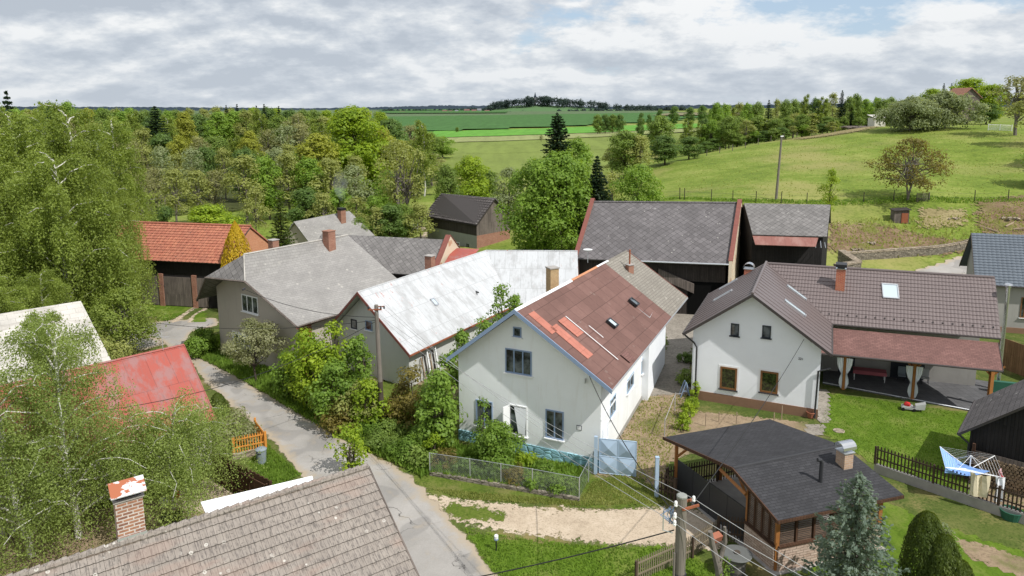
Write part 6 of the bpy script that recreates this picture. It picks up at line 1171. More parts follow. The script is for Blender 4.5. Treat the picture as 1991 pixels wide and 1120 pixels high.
# ------------------------------------------------------------------ fences
def fence(name, label, pts, hh, mat, pitch=.13, pw=.06, posts=2.2, postmat=None, rails=(.3, .8), point=.04, zoff=0., both=1, cat='fence', jit=.0, th=.022):
    t = thing(name, label, cat, pts[0]); rs = random.Random(len(label)); pk = MB(); rl = MB()
    for a, b in zip(pts[:-1], pts[1:]):
        a = np.array(a, float)+V(0, 0, zoff); b = np.array(b, float)+V(0, 0, zoff); L = np.linalg.norm((b-a)[:2]); d = flat(b-a); nn = V(-d[1], d[0], 0); n = int(L/pitch)
        for i in range(n):
            c = a+(b-a)*(i+.5)/n; h_ = hh*(1+rs.uniform(-jit, jit)); o = c-d*pw/2+nn*.03; mm = o+V(0,0,h_)
            pk.add([o, o+d*pw, o+d*pw+nn*th, o+nn*th, mm, mm+d*pw, mm+d*pw+nn*th, mm+nn*th, mm+d*pw/2+V(0,0,point), mm+d*pw/2+nn*th+V(0,0,point)], [(0,1,5,8,4),(2,3,7,9,6),(1,2,6,5),(3,0,4,7),(5,6,9,8),(7,4,8,9)])
        for r in rails: rl.obox(a+V(0,0,r*hh), b-a, nn*.04, V(0,0,.07))
        m = max(1, int(L/posts))
        for i in range(m+1): c = a+(b-a)*i/m; MB().obox(c-d*.05-nn*.08, d*.1, nn*.08, V(0,0,hh*1.02)).build('post', M[postmat or mat], t)
    pk.build('pickets', M[mat], t); rl.build('rail', M[mat], t); return t
fa, fbb = U(1700,918,.0), U(2080,1050,0); MB_ = MB().obox(fa+V(0,-.12,-.1), fbb-fa, V(.02,.24,0), V(0,0,.62)).build('garden_wall', M['concrete']); tag(MB_, 'long low concrete wall carrying the dark picket fence at the right', 'wall')
fence('picket_fence', 'dark brown picket fence on a low wall beside the clothes dryer', [fa+V(0,0,.52), fbb+V(0,0,.52)], 1.0, 'fence_dark', .17, .07, 2.4, point=.05)
fence('picket_fence', 'dark picket fence under the left side of the garden pavilion', [U(1276,962,0), U(1312,975,0)+V(0,0,0), G0(vf)-dM*.6], 1.25, 'fence_dark', .15, .06, 2.); fence('picket_fence', 'dark picket fence behind the open pavilion', [G0(vf)-dM*.5, G0(vb)+gx*.1], 1.3, 'fence_dark', .15, .06, 2.2)
fence('picket_fence', 'weathered grey green picket fence in front of the near utility pole', [U(1235,1135,0), U(1345,1085,0), U(1395,1052,0)], 1.05, 'fence_weathered', .12, .055, 2., 'fence_dark')
fence('picket_fence', 'dark picket fence between the pruned trunk and the pavilion corner', [U(1395,1052,0), G0(mid)-gx*.1], 1.25, 'fence_dark', .13, .05, 2.)
o1, o2, o3 = U(455,893,0), U(490,885,.5)*0+U(517,880,0), U(497,852,0); fence('picket_fence', 'bright orange picket fence on a stone footing beside the road', [o1+V(0,0,.35), o2+V(0,0,.35), o3+V(0,0,.35)], .95, 'fence_orange', .14, .06, 3., point=.03)
tag(MB().obox(o1-V(0,.15,.1), o2-o1, V(0,.25,0), V(0,0,.45)).build('footing', M['rubble']), 'stone footing under the orange picket fence', 'wall')
bf = thing('board_fence', 'tall dark brown board fence with diagonal braces around the yard', 'fence', U(417,938,0)); a, b, c_ = U(418,938,0), U(530,1000,0), U(470,975,0); mb = MB(); d = (b-a); n = 44
for i in range(n): mb.obox(a+d*i/n, d/n*.93, V(.02,.03,0), V(0,0,1.75+.03*(i % 3)))
mb.build('boards', M['wood_brown'], bf); dd = flat(d); nn = V(dd[1], -dd[0], 0); nn = nn if nn[1] < 0 else -nn
for r in (.35, 1.4): MB().obox(a+nn*.04+V(0,0,r), d, nn*.05, V(0,0,.09)).build('rail', M['wood_brown'], bf)
for k in (0, .33, .66): MB().tube([a+d*k+nn*.08+V(0,0,.2), a+d*(k+.3)+nn*.08+V(0,0,1.6)], .045, 4).build('brace', M['wood_brown'], bf)
for k in (0, .33, .66, 1): MB().obox(a+d*k-V(.05,.05,0), V(.1,0,0), V(0,.1,0), V(0,0,1.8)).build('post', M['wood_brown'], bf)
# wire fence round the front garden
wf = thing('wire_fence', 'white posted wire mesh fence around the front garden of the white house', 'fence', U(835,925,0)); wp = [U(836,923,0), U(914,935,0), U(974,945,0), U(1035,956,0), U(1126,974,0), U(1144,938,0), U(1153,920,0)]
g = G('wire_mesh'); u = g.uv(); uu = g.map(u, (1,1,1), rot=R_(45)); s_ = g.n('ShaderNodeSeparateXYZ', {0: uu}); f1 = [g.math('ABSOLUTE', g.math('SUBTRACT', g.math('FRACT', g.math('MULTIPLY', s_.outputs[k], 14.)), .5)) for k in (0, 1)]
al = g.math('GREATER_THAN', g.math('MAXIMUM', f1[0], f1[1]), .455); M['wire_mesh'] = g.done((.45, .47, .48), .5, None, .5, .5, alpha=al)
for i, q in enumerate(wp): MB().tube([q, q+V(0,0,1.3)], .028, 8).build('post', M['galv'], wf)
for i, (a, b) in enumerate(zip(wp[:-1], wp[1:])):
    MB().tube([a+V(0,0,1.28), b+V(0,0,1.28)], .012, 5).build('top_rail', M['galv'], wf); MB().poly(a+V(0,0,.12), b+V(0,0,.12), b+V(0,0,1.27), a+V(0,0,1.27)).build('mesh_panel', M['wire_mesh'], wf)
tag(MB().obox(wp[0]-V(0,.12,.1), wp[4]-wp[0], V(0,.2,0), V(0,0,.3)).build('fence_kerb', M['rock']), 'mossy brick kerb below the wire mesh fence', 'kerb')
# blue gate leaf and its posts
bg = thing('blue_gate', 'open pale blue steel gate leaf with diamond pressed panels beside the white house', 'gate', U(1165,918,0)); a, b = U(1165,919,.08), U(1236,926,.08); d = b-a; dn = V(flat(d)[1], -flat(d)[0], 0); hh = 2.0; mb = MB()
for i in range(2):
    for j in range(2):
        p = a+d*i/2+V(0,0,hh*j/2); q = [p, p+d/2, p+d/2+V(0,0,hh/2), p+V(0,0,hh/2)]; cc_ = p+d/4+V(0,0,hh/4)+dn*.14
        for k in range(4): mb.poly(q[k], q[(k+1) % 4], cc_)
mb.build('panel', M['blue_pale'], bg); mb = MB()
for p0, p1_ in ((a, a+V(0,0,hh)), (b, b+V(0,0,hh)), (a, b), (a+V(0,0,hh), b+V(0,0,hh)), (a+V(0,0,hh/2), b+V(0,0,hh/2)), (a+d/2, a+d/2+V(0,0,hh))): mb.tube([p0, p1_], .03, 4)
mb.build('frame', M['blue_pale'], bg); MB().obox(a-flat(d)*.28, flat(d)*.18, dn*.18, V(0,0,2.15)).build('gate_post', M['blue_pale'], bg)
gp_ = U(1276,967,0); tag(MB().obox(gp_-V(.09,.09,0), V(.18,0,0), V(0,.18,0), V(0,0,2.2)).obox(gp_+V(-.1,-.1,2.2), V(.2,0,0), V(0,.2,0), V(0,0,.04)).build('gate_post', M['blue_pale']), 'single pale blue gate post standing left of the pavilion', 'post')
# hydrant marker
q = U(965,1072,0); mk_ = thing('marker_post', 'short black post with white and blue cap on the grass plot', 'marker post', q); MB().tube([q, q+V(0,0,.62)], .035, 6).build('post', M['black'], mk_); MB().lathe(q+V(0,0,.62), [(.09,0),(.1,.16),(.06,.2)], 10).build('cap', M['white_paint'], mk_); MB().lathe(q+V(0,0,.58), [(.1,0),(.102,.07)], 10).build('ring', M['blue_trim'], mk_)
# meadow fence posts, one thing each
for i, px in enumerate([1322,1331,1383,1425,1470,1519,1569,1679,1737,1895,1960]):
    b = gp(px, 104.); o = MB().tube([b-V(0,0,.1), b+V(.03*(i % 3-1), 0, 1.7)], .06, 5).build('fence_post', M['wood_dark']); tag(o, 'thin dark fence post at the lower edge of the meadow', 'fence post', 'fence posts at the lower edge of the meadow')
    if i in (5, 6, 9): MB_ = None
for px in np.linspace(1350, 1700, 15): b = gp(px, 150+(px-1350)*.13+22); tag(MB().tube([b, b+V(0,0,1.6)], .09, 5).build('fence_post', M['wood_grey']), 'pale fence post along the upper edge of the meadow', 'fence post', 'fence posts along the upper edge of the meadow')
for z in (.6, 1.2):
    a, b = gp(1300, 104)+V(0,0,z), gp(1991, 104)+V(0,0,z); pts = [gp(p, 104)+V(0,0,z) for p in np.linspace(1300, 1991, 30)]; tag(MB().tube(pts, .012, 3).build('fence_wire', M['dark_metal']), ['lower','upper'][z > 1]+' wire of the meadow fence', 'wire')
fence('slat_gate', 'small weathered slat gate right of the walnut trunk', [gp(1782, 103.5), gp(1806, 103.5)], 1.3, 'wood_grey', .14, .08, 3., cat='gate')
wg = thing('pasture_gate', 'white tubular pasture gate near the fruit trees on the crest', 'gate', gp(1940, 176)); a, b = gp(1922, 176), gp(1968, 173); mb = MB(); [mb.tube([a+V(0,0,z), b+V(0,0,z)], .06, 4) for z in (.2,.5,.8,1.1,1.4)]; mb.build('bars', M['white_paint'], wg)
for k in (0,.5,1): MB().tube([a+(b-a)*k, a+(b-a)*k+V(0,0,1.6)], .08, 5).build('upright', M['white_paint'], wg)
# hilltop barn, crest shed, box hut, retaining wall
def simple_barn(name, label, px0, px1, Y, zb, wh, rh, dp, wallm, roofm, gable_front=False):
    a, b = gp(px0, Y), gp(px1, Y); a[2] = b[2] = zb; t = thing(name, label, 'barn' if 'barn' in name else 'shed', a); d = b-a; k = V(0, dp, 0)
    if gable_front:
        m = (a+b)/2; mb = MB(); q = [a, b, b+V(0,0,wh), m+V(0,0,wh+rh), a+V(0,0,wh)]; mb.poly(*q); mb.poly(*[c+k for c in q[::-1]]); mb.poly(b, b+k, b+k+V(0,0,wh), b+V(0,0,wh)); mb.poly(a, a+V(0,0,wh), a+k+V(0,0,wh), a+k); mb.build('wall', M[wallm], t); e = d*.1; o = V(0,-.4,.12)
        MB().slab(m+V(0,0,wh+rh)+o, m+V(0,0,wh+rh)+k+o, b+V(0,0,wh)+k+e*1+V(0,0,-.5)+o, b+V(0,0,wh)+e+V(0,0,-.5)+o, .15).slab(m+V(0,0,wh+rh)+o, m+V(0,0,wh+rh)+k+o, a+V(0,0,wh)+k-e+V(0,0,-.5)+o, a+V(0,0,wh)-e+V(0,0,-.5)+o, .15).build('roof', M[roofm], t)
    else:
        MB().obox(a, d, k, V(0,0,wh)).build('wall', M[wallm], t); MB().slab(a+V(-.3,-.3,wh+.1), b+V(.3,-.3,wh+.1), b+k+V(.3,.2,wh+rh), a+k+V(-.3,.2,wh+rh), .1).build('roof', M[roofm], t)
    return t
z0 = at(1880, 222, 212)[2]; z1 = at(1880, 188, 212)[2]; z2 = at(1882, 171, 212)[2]; simple_barn('hilltop_barn', 'grey boarded barn with rusty roof on the hilltop among yellow green trees', 1864, 1902, 212, z0-2, z1-z0+2, z2-z1, 9, 'wood_grey', 'brick_old', True)
z0 = at(1712, 246, 206)[2]; simple_barn('crest_shed', 'small whitewashed shed with pale roof beside the fruit trees on the crest', 1701, 1722, 206, z0, 2.4, .9, 4, 'pale_wall', 'fibre_pale')
b = gp(1752, 97.5); bh = thing('box_hut', 'small leaning wooden hut on the grass above the earth bank', 'hut', b); MB().obox(b+V(-1,0,-.2), V(1.9,-.25,0), V(.3,1.6,0), V(0,0,1.9)).build('wall', M['wood_grey'], bh); MB().slab(b+V(-1.2,-.2,1.75), b+V(1.1,-.45,1.9), b+V(1.5,1.7,1.95), b+V(-.8,1.8,1.8), .08).build('roof', M['wood_dark'], bh); MB().obox(b+V(-.1,-.16,0), V(.85,-.11,0), V(.0,-.03,0), V(0,0,1.4)).build('door', M['rust'], bh)
def drywall(name, label, pts, hh, th, mat='rock', cap='rubble'):
    t = thing(name, label, 'wall', pts[0]); mb = MB(); mc = MB(); rs = random.Random(3)
    for a, b in zip(pts[:-1], pts[1:]):
        d = b-a; n = V(-flat(d)[1], flat(d)[0], 0); mb.obox(a-V(0,0,.6), d, n*th, V(0,0,hh+.6)); m = max(2, int(np.linalg.norm(d)/.6))
        for i in range(m): mc.box(a+d*(i+.5)/m+n*th/2+V(0,0,hh+.05), np.linalg.norm(d)/m*1.05, th*1.15, .16+rs.uniform(0,.1), math.atan2(d[1], d[0])+rs.uniform(-.1,.1))
    mb.build('wall_face', M[mat], t); mc.build('capstones', M[cap], t)
drywall('retaining_wall', 'long dry stone retaining wall with pale cap at the foot of the earth bank', [gp(p, Y) for p, Y in ((1640,85.5),(1700,86.6),(1760,87.6),(1820,88.3),(1872,89.2),(1905,90.5))], .95, .5)
q = RB2+V(1.5,-3,0); drywall('stone_wall', 'dark stone wall stub at the end of the slate shed', [V(34.2,73.5,0), V(37.3,75.2,0), V(37.9,80.5,.2)], 3.3, .7)
rs = random.Random(9)
for i, (px, Y, s) in enumerate([(1665,88,.5),(1690,90,.6),(1600,100,.6),(1855,98,.5),(1975,97,.9)]):
    b = gp(px, Y); mb = MB(); 
    for k in range(9 if i != 2 else 4): mb.box(b+V(rs.uniform(-1,1)*s*1.6, rs.uniform(-.6,.6)*s, .15+rs.uniform(0,.3)*s), .5*s, .4*s, .3*s, rs.uniform(0,3), rs.uniform(-.4,.4), rs.uniform(-.4,.4))
    tag(mb.build('rubble_heap', M['rubble']), ['rubble heap at the left foot of the earth bank','broken stones beside the left rubble heap','dark stump stones on the slope above the bank','loose stones right of the wooden hut','large rubble heap at the right edge of the bank'][i], 'rubble')
for i, (x, Y, l, a_) in enumerate([(1955,95,4.,.6),(1970,94,3.,-.4),(1940,93.5,3.5,1.9)]): b = gp(x, Y)+V(0,0,.25); tag(MB().tube([b, b+V(math.cos(a_)*l, math.sin(a_)*l, .5)], .12, 6).build('timber_log', M['post_wood']), ['long pale log on the soil at the right of the bank','short log lying crossed on the soil bank','upright leaning log beside the blue grey house'][i], 'log')
b = gp(1660, 205); mb = MB(); [mb.tube([b+V(rs.uniform(-6,5), rs.uniform(-1,1), rs.uniform(.2,.9)), b+V(rs.uniform(-5,6), rs.uniform(-1,1), rs.uniform(.2,1.))], .14, 4) for _ in range(26)]; o = mb.build('brushwood_pile', M['wood_grey']); tag(o, 'pile of cut brushwood on the meadow crest', 'brushwood', None, 'stuff')
# tall brown fence at the right edge
a, b = U(1938,712,.0), U(2060,760,0); tf = thing('board_fence', 'orange brown boarded fence behind the terrace at the right edge', 'fence', a); a = a+V(0,.0,0); mb = MB(); d = b-a
for i in range(30): mb.obox(a+d*i/30, d/30*.96, V(.02,.03,0), V(0,0,2.3))
mb.build('boards', M['wood_panel'], tf); MB().obox(a+V(0,0,2.3), d, V(.03,.05,0), V(0,0,.06)).build('rail', M['wood_panel'], tf)
tag(MB().obox(U(1925,765,0), V(2.2,-.8,0), V(.1,.3,0), V(0,0,.9)).build('green_board', M['green_board']), 'dark green raised bed board between terrace and wood store', 'planter')
# ------------------------------------------------------------------ terrace things
def curtain(label, p, s, mat='cloth_white'):
    n = 9; mb = MB(); prof = [(2.35,.42),(1.9,.38),(1.5,.26),(1.25,.12),(1.15,.1),(.8,.2),(.5,.22),(.25,.14),(.12,.08)]
    V_ = []
    for z, w_ in prof: V_ += [p+dW*s*(.1+w_*i/n)+dB*(-.14+.05*math.sin(i*2.2))+V(0,0,z) for i in range(n+1)]
    for r in range(len(prof)-1):
        for i in range(n): a = r*(n+1)+i; mb.f.append([a, a+1, a+n+2, a+n+1]); mb.mi.append(0)
    mb.v = [tuple(q) for q in V_]; tag(mb.build('curtain', M[mat]), label, 'curtain')
for (px, py, nm) in ((1639,757,'left'),(1773,775,'middle')):
    for s in (-1, 1): curtain('white tied curtain on the %s side of the %s terrace post' % ({-1:'left',1:'right'}[s], nm), U(px, py, .1), s)
f = U(1690,742,.1); tb = thing('terrace_table', 'table with dark red cloth on the covered terrace', 'table', f); MB().obox(f-dW*1.1+V(0,0,.72), dW*2.2, dB*.8, V(0,0,.04)).obox(f-dW*1.1-dB*.02+V(0,0,.5), dW*2.2, -dB*.01, V(0,0,.26)).build('tablecloth', M['tablecloth'], tb)
for s in (-1, 1):
    for k in (.05, .72): MB().tube([f+dW*s*1.+dB*k, f+dW*s*1.+dB*k+V(0,0,.71)], .025, 6).build('leg', M['white_paint'], tb)
for i, (dx, mt) in enumerate(((1.9, 'bin_grey'), (2.5, 'wood_black'), (3.4, 'mower_grey'))):
    o = thing('garden_chair', ['grey garden chair right of the red table','black garden chair in the shade','pale seat near the middle terrace post'][i], 'chair', f+dW*dx); c = f+dW*dx+dB*.6; MB().obox(c+V(0,0,.42), dW*.5, dB*.5, V(0,0,.06)).build('seat', M[mt], o); MB().obox(c+dB*.46+V(0,0,.48), dW*.5, dB*.05, V(0,0,.55)).build('backrest', M[mt], o)
    for a_ in (.02, .44):
        for b_ in (.02, .44): MB().tube([c+dW*a_+dB*b_, c+dW*a_+dB*b_+V(0,0,.42)], .02, 5).build('leg', M['dark_metal'], o)
# lawn mower
m0 = U(1767,797,.03); mw = thing('lawn_mower', 'red and grey lawn mower parked on the lawn before the terrace', 'lawn mower', m0); ux = dW; uy = dB
MB().obox(m0-ux*.45-uy*.25+V(0,0,.12), ux*.8, uy*.5, V(0,0,.14)).obox(m0-ux*.38-uy*.2+V(0,0,.26), ux*.6, uy*.4, V(0,0,.05)).build('deck', M['mower_grey'], mw); MB().lathe(m0-ux*.12+V(0,0,.31), [(.19,0),(.2,.1),(.15,.19),(.06,.21)], 14).build('engine', M['mower_red'], mw)
MB().add([m0+ux*.35-uy*.25+V(0,0,.15), m0+ux*.9-uy*.25+V(0,0,.2), m0+ux*.9+uy*.25+V(0,0,.2), m0+ux*.35+uy*.25+V(0,0,.15), m0+ux*.35-uy*.2+V(0,0,.42), m0+ux*.95-uy*.22+V(0,0,.6), m0+ux*.95+uy*.22+V(0,0,.6), m0+ux*.35+uy*.2+V(0,0,.42)], [(0,3,2,1),(4,5,6,7),(0,1,5,4),(1,2,6,5),(2,3,7,6),(3,0,4,7)]).build('grass_bag', M['mower_grey'], mw)
for s in (-1, 1): MB().tube([m0+ux*.3+uy*.22*s+V(0,0,.25), m0-ux*.5+uy*.2*s+V(0,0,.75)], .016, 5).build('handle', M['dark_metal'], mw)
for a_ in (-.36, .3):
    for s in (-1, 1): MB().tube([m0+ux*a_+uy*(.27*s)+V(0,0,.11), m0+ux*a_+uy*(.32*s)+V(0,0,.11)], .11, 12).build('wheel', M['black'], mw)
# paving, pots and white cloth beside the house
a = U(1590,765,0); patch('paving', UL((1575,772),(1586,755),(1614,758),(1617,826),(1590,824)), M['yard_concrete'], .05, .3, .1); patch('paving', UL((1565,826),(1608,826),(1603,850),(1560,850)), M['yard_concrete'], .045, .3, .1)
for i, (px, py, r) in enumerate([(1576,812,.26),(1578,800,.24),(1576,790,.2),(1578,780,.2),(1577,770,.2),(1579,760,.18)]):
    f = U(px, py, .05); t = thing('flower_pot', ['large terracotta pot nearest the house corner','second terracotta pot with white rim','third terracotta pot in the row by the wall','fourth terracotta pot in the row by the wall','fifth terracotta pot in the row by the wall','farthest terracotta pot by the terrace corner'][i], 'flower pot', f, 'terracotta pots along the new house wall'); MB().lathe(f, [(r*.65,0),(r*.95,r*1.3),(r*1.05,r*1.32),(r*1.05,r*1.55),(r*.9,r*1.55),(r*.85,r*1.2)], 14).build('pot', M['terracotta'], t)
    if i: C = f+V(0,0,r*2)+RNG.normal(size=(160, 3))*r*.55; quads('plant', C, sph(160)+(0,0,.4), .07*(.6+RNG.random(160)), 'leaf_mid', t)
f = U(1585,775,.05); n = 8; cl = thing('hanging_cloth', 'long white cloth hanging by the terrace corner next to the pots', 'cloth', f); mb = MB(); V_ = []
for z, w_ in [(2.3,.1),(2.,.3),(1.5,.24),(1.,.3),(.5,.32),(.05,.42)]: V_ += [f+V(w_*(i/n-.5), .06*math.sin(i*2.1+z), z) for i in range(n+1)]
mb.v = [tuple(q) for q in V_]
for r in range(5):
    for i in range(n): a = r*(n+1)+i; mb.f.append([a, a+1, a+n+2, a+n+1]); mb.mi.append(0)
mb.build('cloth', M['cloth_white'], cl)
tag(MB().lathe(U(1631,838,.03), [(.34,0),(.34,.035),(.3,.04)], 20).build('manhole_cover', M['gravel' if False else 'rubble']), 'round pale manhole cover set in the lawn', 'manhole cover')
# clothes dryer
q = U(1880,965,0); dr = thing('rotary_dryer', 'rotary clothes dryer with open white arms on the lawn', 'clothes dryer', q); top = q+V(0,0,2.25); hub = q+V(0,0,1.5); MB().tube([q, top], .028, 8).build('pole', M['white_paint'], dr); tipsd = []
for k in range(4):
    a_ = R_(20+90*k); tpd = hub+V(math.cos(a_)*1.75, math.sin(a_)*1.75, .42); tipsd.append(tpd); MB().tube([hub, tpd], .02, 5).tube([top, hub+(tpd-hub)*.45], .012, 4).build('arm', M['white_paint'], dr)
mb = MB()
for k in range(4):
    for j in range(1, 9): mb.tube([hub+(tipsd[k]-hub)*(.25+.75*j/8), hub+(tipsd[(k+1) % 4]-hub)*(.25+.75*j/8)], .006, 3)
mb.build('line', M['white_paint'], dr)['kind'] = 'stuff'
def laundry(label, a, b, drop, mat, n=8, m=5, sw=.08):
    mb = MB(); V_ = []
    for j in range(m+1): V_ += [a+(b-a)*i/n-V(0,0,drop*j/m+.1*math.sin(math.pi*i/n))+V(sw*math.sin(i*1.7+j*.5), sw*math.cos(i*1.3), 0) for i in range(n+1)]
    mb.v = [tuple(q) for q in V_]
    for r in range(m):
        for i in range(n): a_ = r*(n+1)+i; mb.f.append([a_, a_+1, a_+n+2, a_+n+1]); mb.mi.append(0)
    tag(mb.build('laundry', M[mat]), label, 'laundry')
T4 = tipsd; lo = sorted(range(4), key=lambda k: T4[k][0]); W_, E_i = T4[lo[0]], T4[lo[3]]; S_i = min(T4, key=lambda p: p[1]); N_i = max(T4, key=lambda p: p[1])
mb = MB(); V_ = []; n = 8
for j in range(5): V_ += [(W_+(N_i-W_)*i/n)*(1-j/4*.8)+(W_+(S_i-W_)*i/n)*(j/4*.8)-V(0,0,.35*math.sin(math.pi*i/n)*(j/4)+.3*math.sin(math.pi*j/4)) for i in range(n+1)]
mb.v = [tuple(q) for q in V_]
for r in range(4):
    for i in range(n): a_ = r*(n+1)+i; mb.f.append([a_, a_+1, a_+n+2, a_+n+1]); mb.mi.append(0)
tag(mb.build('laundry', M['cloth_blue']), 'light blue checked sheet sagging over the dryer lines', 'laundry')
laundry('cream towel hanging at the left of the dryer', W_*.55+S_i*.45, W_*.25+S_i*.75, 1.15, 'cloth_cream'); laundry('white shirt hanging in the middle of the dryer', W_*.12+S_i*.88, S_i*.95+E_i*.05, 1.25, 'cloth_white'); laundry('red and white garment hanging right of the white shirt', S_i*.93+E_i*.07, S_i*.78+E_i*.22, 1.2, 'cloth_red', 5); laundry('pink cloth hanging at the right of the dryer', S_i*.76+E_i*.24, S_i*.55+E_i*.45, .95, 'cloth_pink')
f = U(1965,1008,0); tag(MB().lathe(f, [(.4,0),(.5,.45),(.46,.46),(.42,.3)], 16).build('water_tub', M['green_board']), 'round green tub with water beside the dark picket fence', 'tub')
# barrel table and pruned trunk in front of the pavilion
q = U(1431,1118,0); bt = thing('barrel_table', 'old barrel with round stone top beside the pavilion corner', 'barrel table', q); MB().lathe(q, [(.3,0),(.37,.3),(.38,.55),(.33,.85),(.3,.95)], 18).build('barrel', M['barrel'], bt)
for z in (.15, .5, .8): MB().lathe(q+V(0,0,z), [(.37,0),(.385,.02),(.37,.05)], 18).build('hoop', M['dark_metal'], bt)
MB().lathe(q+V(0,0,.97), [(.62,0),(.64,.04),(.6,.07),(.1,.08)], 24).build('table_top', M['stone_top'], bt); MB().lathe(q+V(0,0,1.05), [(.12,0),(.15,.04),(.1,.07)], 8).build('stone_ornament', M['bark'], bt)
q = U(1402,1150,0); pt_ = thing('pruned_trunk', 'pruned forked tree trunk with bare cut limbs beside the near pole', 'tree trunk', q); MB().tube([q, q+V(-.1,.1,1.), q+V(-.35,.2,1.9), q+V(-.5,.2,2.6)], [.2,.17,.12,.1], 9).build('trunk', M['bark_grey'], pt_); MB().tube([q+V(-.12,.1,1.1), q+V(.05,.2,1.7), q+V(.15,.2,2.1), q+V(.1,.2,2.8)], [.12,.09,.08,.06], 8).build('limb', M['bark_grey'], pt_)
C = q+V(.15,0,.7)+RNG.normal(size=(260, 3))*(.15,.15,.45); quads('ivy', C, sph(260)+(0,-.3,.4), .07*(.6+RNG.random(260)), 'leaf_shrub', pt_)
tag(MB().box(U(1392,1045,1.1), .5, .3, .3, .5, .3).build('bird_house', M['terracotta']), 'terracotta coloured box behind the pruned trunk', 'box')
# waste bin
q = U(509,902,0); wb = thing('waste_bin', 'grey metal dustbin standing at the orange picket fence', 'waste bin', q); MB().lathe(q, [(.24,0),(.29,.8),(.3,.85)], 16).build('body', M['bin_grey'], wb); MB().lathe(q+V(0,0,.86), [(.32,0),(.32,.05),(.2,.12),(.05,.14)], 16).build('lid', M['bin_grey'], wb); MB().tube([q+V(-.1,-.3,.75), q+V(.1,-.3,.75)], .02, 5).build('handle', M['dark_metal'], wb)
# yard things of the red roofed house
q = U(319,985,0); bk = thing('bucket', 'white bucket on the sandy yard under the birch twigs', 'bucket', q); MB().lathe(q, [(.16,0),(.2,.36),(.21,.38),(.17,.38),(.15,.1)], 14).build('body', M['porcelain'], bk); MB().tube([q+V(-.19,0,.36), q+V(-.1,0,.52), q+V(.1,0,.52), q+V(.19,0,.36)], .01, 4).build('handle', M['dark_metal'], bk)
q = U(343,968,0); tag(MB().lathe(q, [(.14,0),(.17,.2),(.1,.42),(.04,.5)], 10).build('red_can', M['mower_red']), 'small red can on the sandy yard right of the white bucket', 'can')
q = U(335,1022,0); wbw = thing('wheelbarrow', 'dark wheelbarrow lying in the shaded yard behind the tiled ridge', 'wheelbarrow', q); MB().add([q+V(-.3,-.2,.3), q+V(.3,-.2,.3), q+V(.3,.2,.3), q+V(-.3,.2,.3), q+V(-.45,-.3,.6), q+V(.5,-.3,.6), q+V(.5,.3,.6), q+V(-.45,.3,.6)], [(0,1,2,3),(0,4,5,1),(1,5,6,2),(2,6,7,3),(3,7,4,0)]).build('tray', M['black'], wbw); MB().tube([q+V(.55,-.04,.18), q+V(.55,.04,.18)], .18, 12).build('wheel', M['black'], wbw)
for s in (-1, 1): MB().tube([q+V(.55,.1*s,.18), q+V(-.9,.28*s,.55)], .018, 5).build('handle', M['dark_metal'], wbw)
tag(MB().tube([U(367,1010,0), U(367,1010,2.2)*0+U(367,1010,0)+V(0,0,2.1)], .025, 6).build('washing_pole', M['galv']), 'thin metal pole in the sandy yard', 'pole')
# garden stakes, A-frame stand and rope fence by the new house
for i, (px, py, hh) in enumerate([(1371,830,.9),(1397,822,.7),(1431,828,.9),(1504,825,.75),(1519,818,1.)]): b = U(px, py, 0); tag(MB().obox(b, V(.05,0,0), V(0,.05,0), V(0,0,hh)).build('garden_stake', M['post_wood']), ['first','second','third','fourth','fifth'][i]+' wooden stake from the left in the vegetable bed', 'stake')
af_ = thing('ladder_stand', 'blue grey A-shaped trestle at the corner of the new house', 'trestle', U(1333,772,0)); b = U(1333,774,0)
for s in (-1, 1): MB().tube([b+V(.35*s,0,0), b+V(0,0,1.15)], .04, 4).tube([b+V(.35*s,.5,0), b+V(0,.4,1.15)], .04, 4).build('leg', M['blue_trim'], af_)
MB().tube([b+V(-.2,0,.5), b+V(.2,0,.5)], .03, 4).build('crossbar', M['blue_trim'], af_)
pr = [U(1312,800,0), U(1292,852,0)]; rf = thing('rail_fence', 'rickety white rail fence at the edge of the dirt yard', 'fence', pr[0])
for p in pr: MB().tube([p, p+V(0,0,1.3)], .035, 5).build('post', M['concrete'], rf)
MB().tube([pr[0]+V(.4,0,1.25), pr[0]+V(0,0,1.2), pr[1]+V(0,0,1.15)], .025, 5).build('rail', M['concrete'], rf)
# wood pile & stools under the old porch eave
for i, (px, py) in enumerate([(1262,702),(1268,690),(1275,680)]):
    b = U(px, py, 0); t = thing('stool', ['nearest','middle','farthest'][i]+' old stool on the sunny yard strip beside the white house', 'stool', b); MB().box(b+V(0,0,.8), .5, .4, .05, .4).build('seat', M['wood_grey' if i else 'white_paint'], t)
    for sx in (-1, 1):
        for sy in (-1, 1): MB().tube([b+V(.2*sx,.15*sy,0), b+V(.18*sx,.13*sy,.78)], .025, 4).build('leg', M['wood_dark'], t)
# satellite dish and pipes on the barn corner
q = U(1143,489,6.2); sdh = thing('satellite_dish', 'small white satellite dish on the corner of the slate barn', 'satellite dish', q); MB().lathe(q, [(.02,0),(.3,.08),(.45,.2)], 16).build('dish', M['white_paint'], sdh); MB().tube([q, q+V(0,0,-1.1)], .03, 5).build('mast', M['galv'], sdh)
# track stones / farm gate posts near the timber barn
for i, px in enumerate((796,804,812)): b = gp(px, 116); tag(MB().tube([b, b+V(0,0,1.5)], .05, 5).build('tree_stake', M['white_paint']), 'thin white stake in the orchard grass left of the timber barn', 'stake', 'white stakes in the orchard grass')
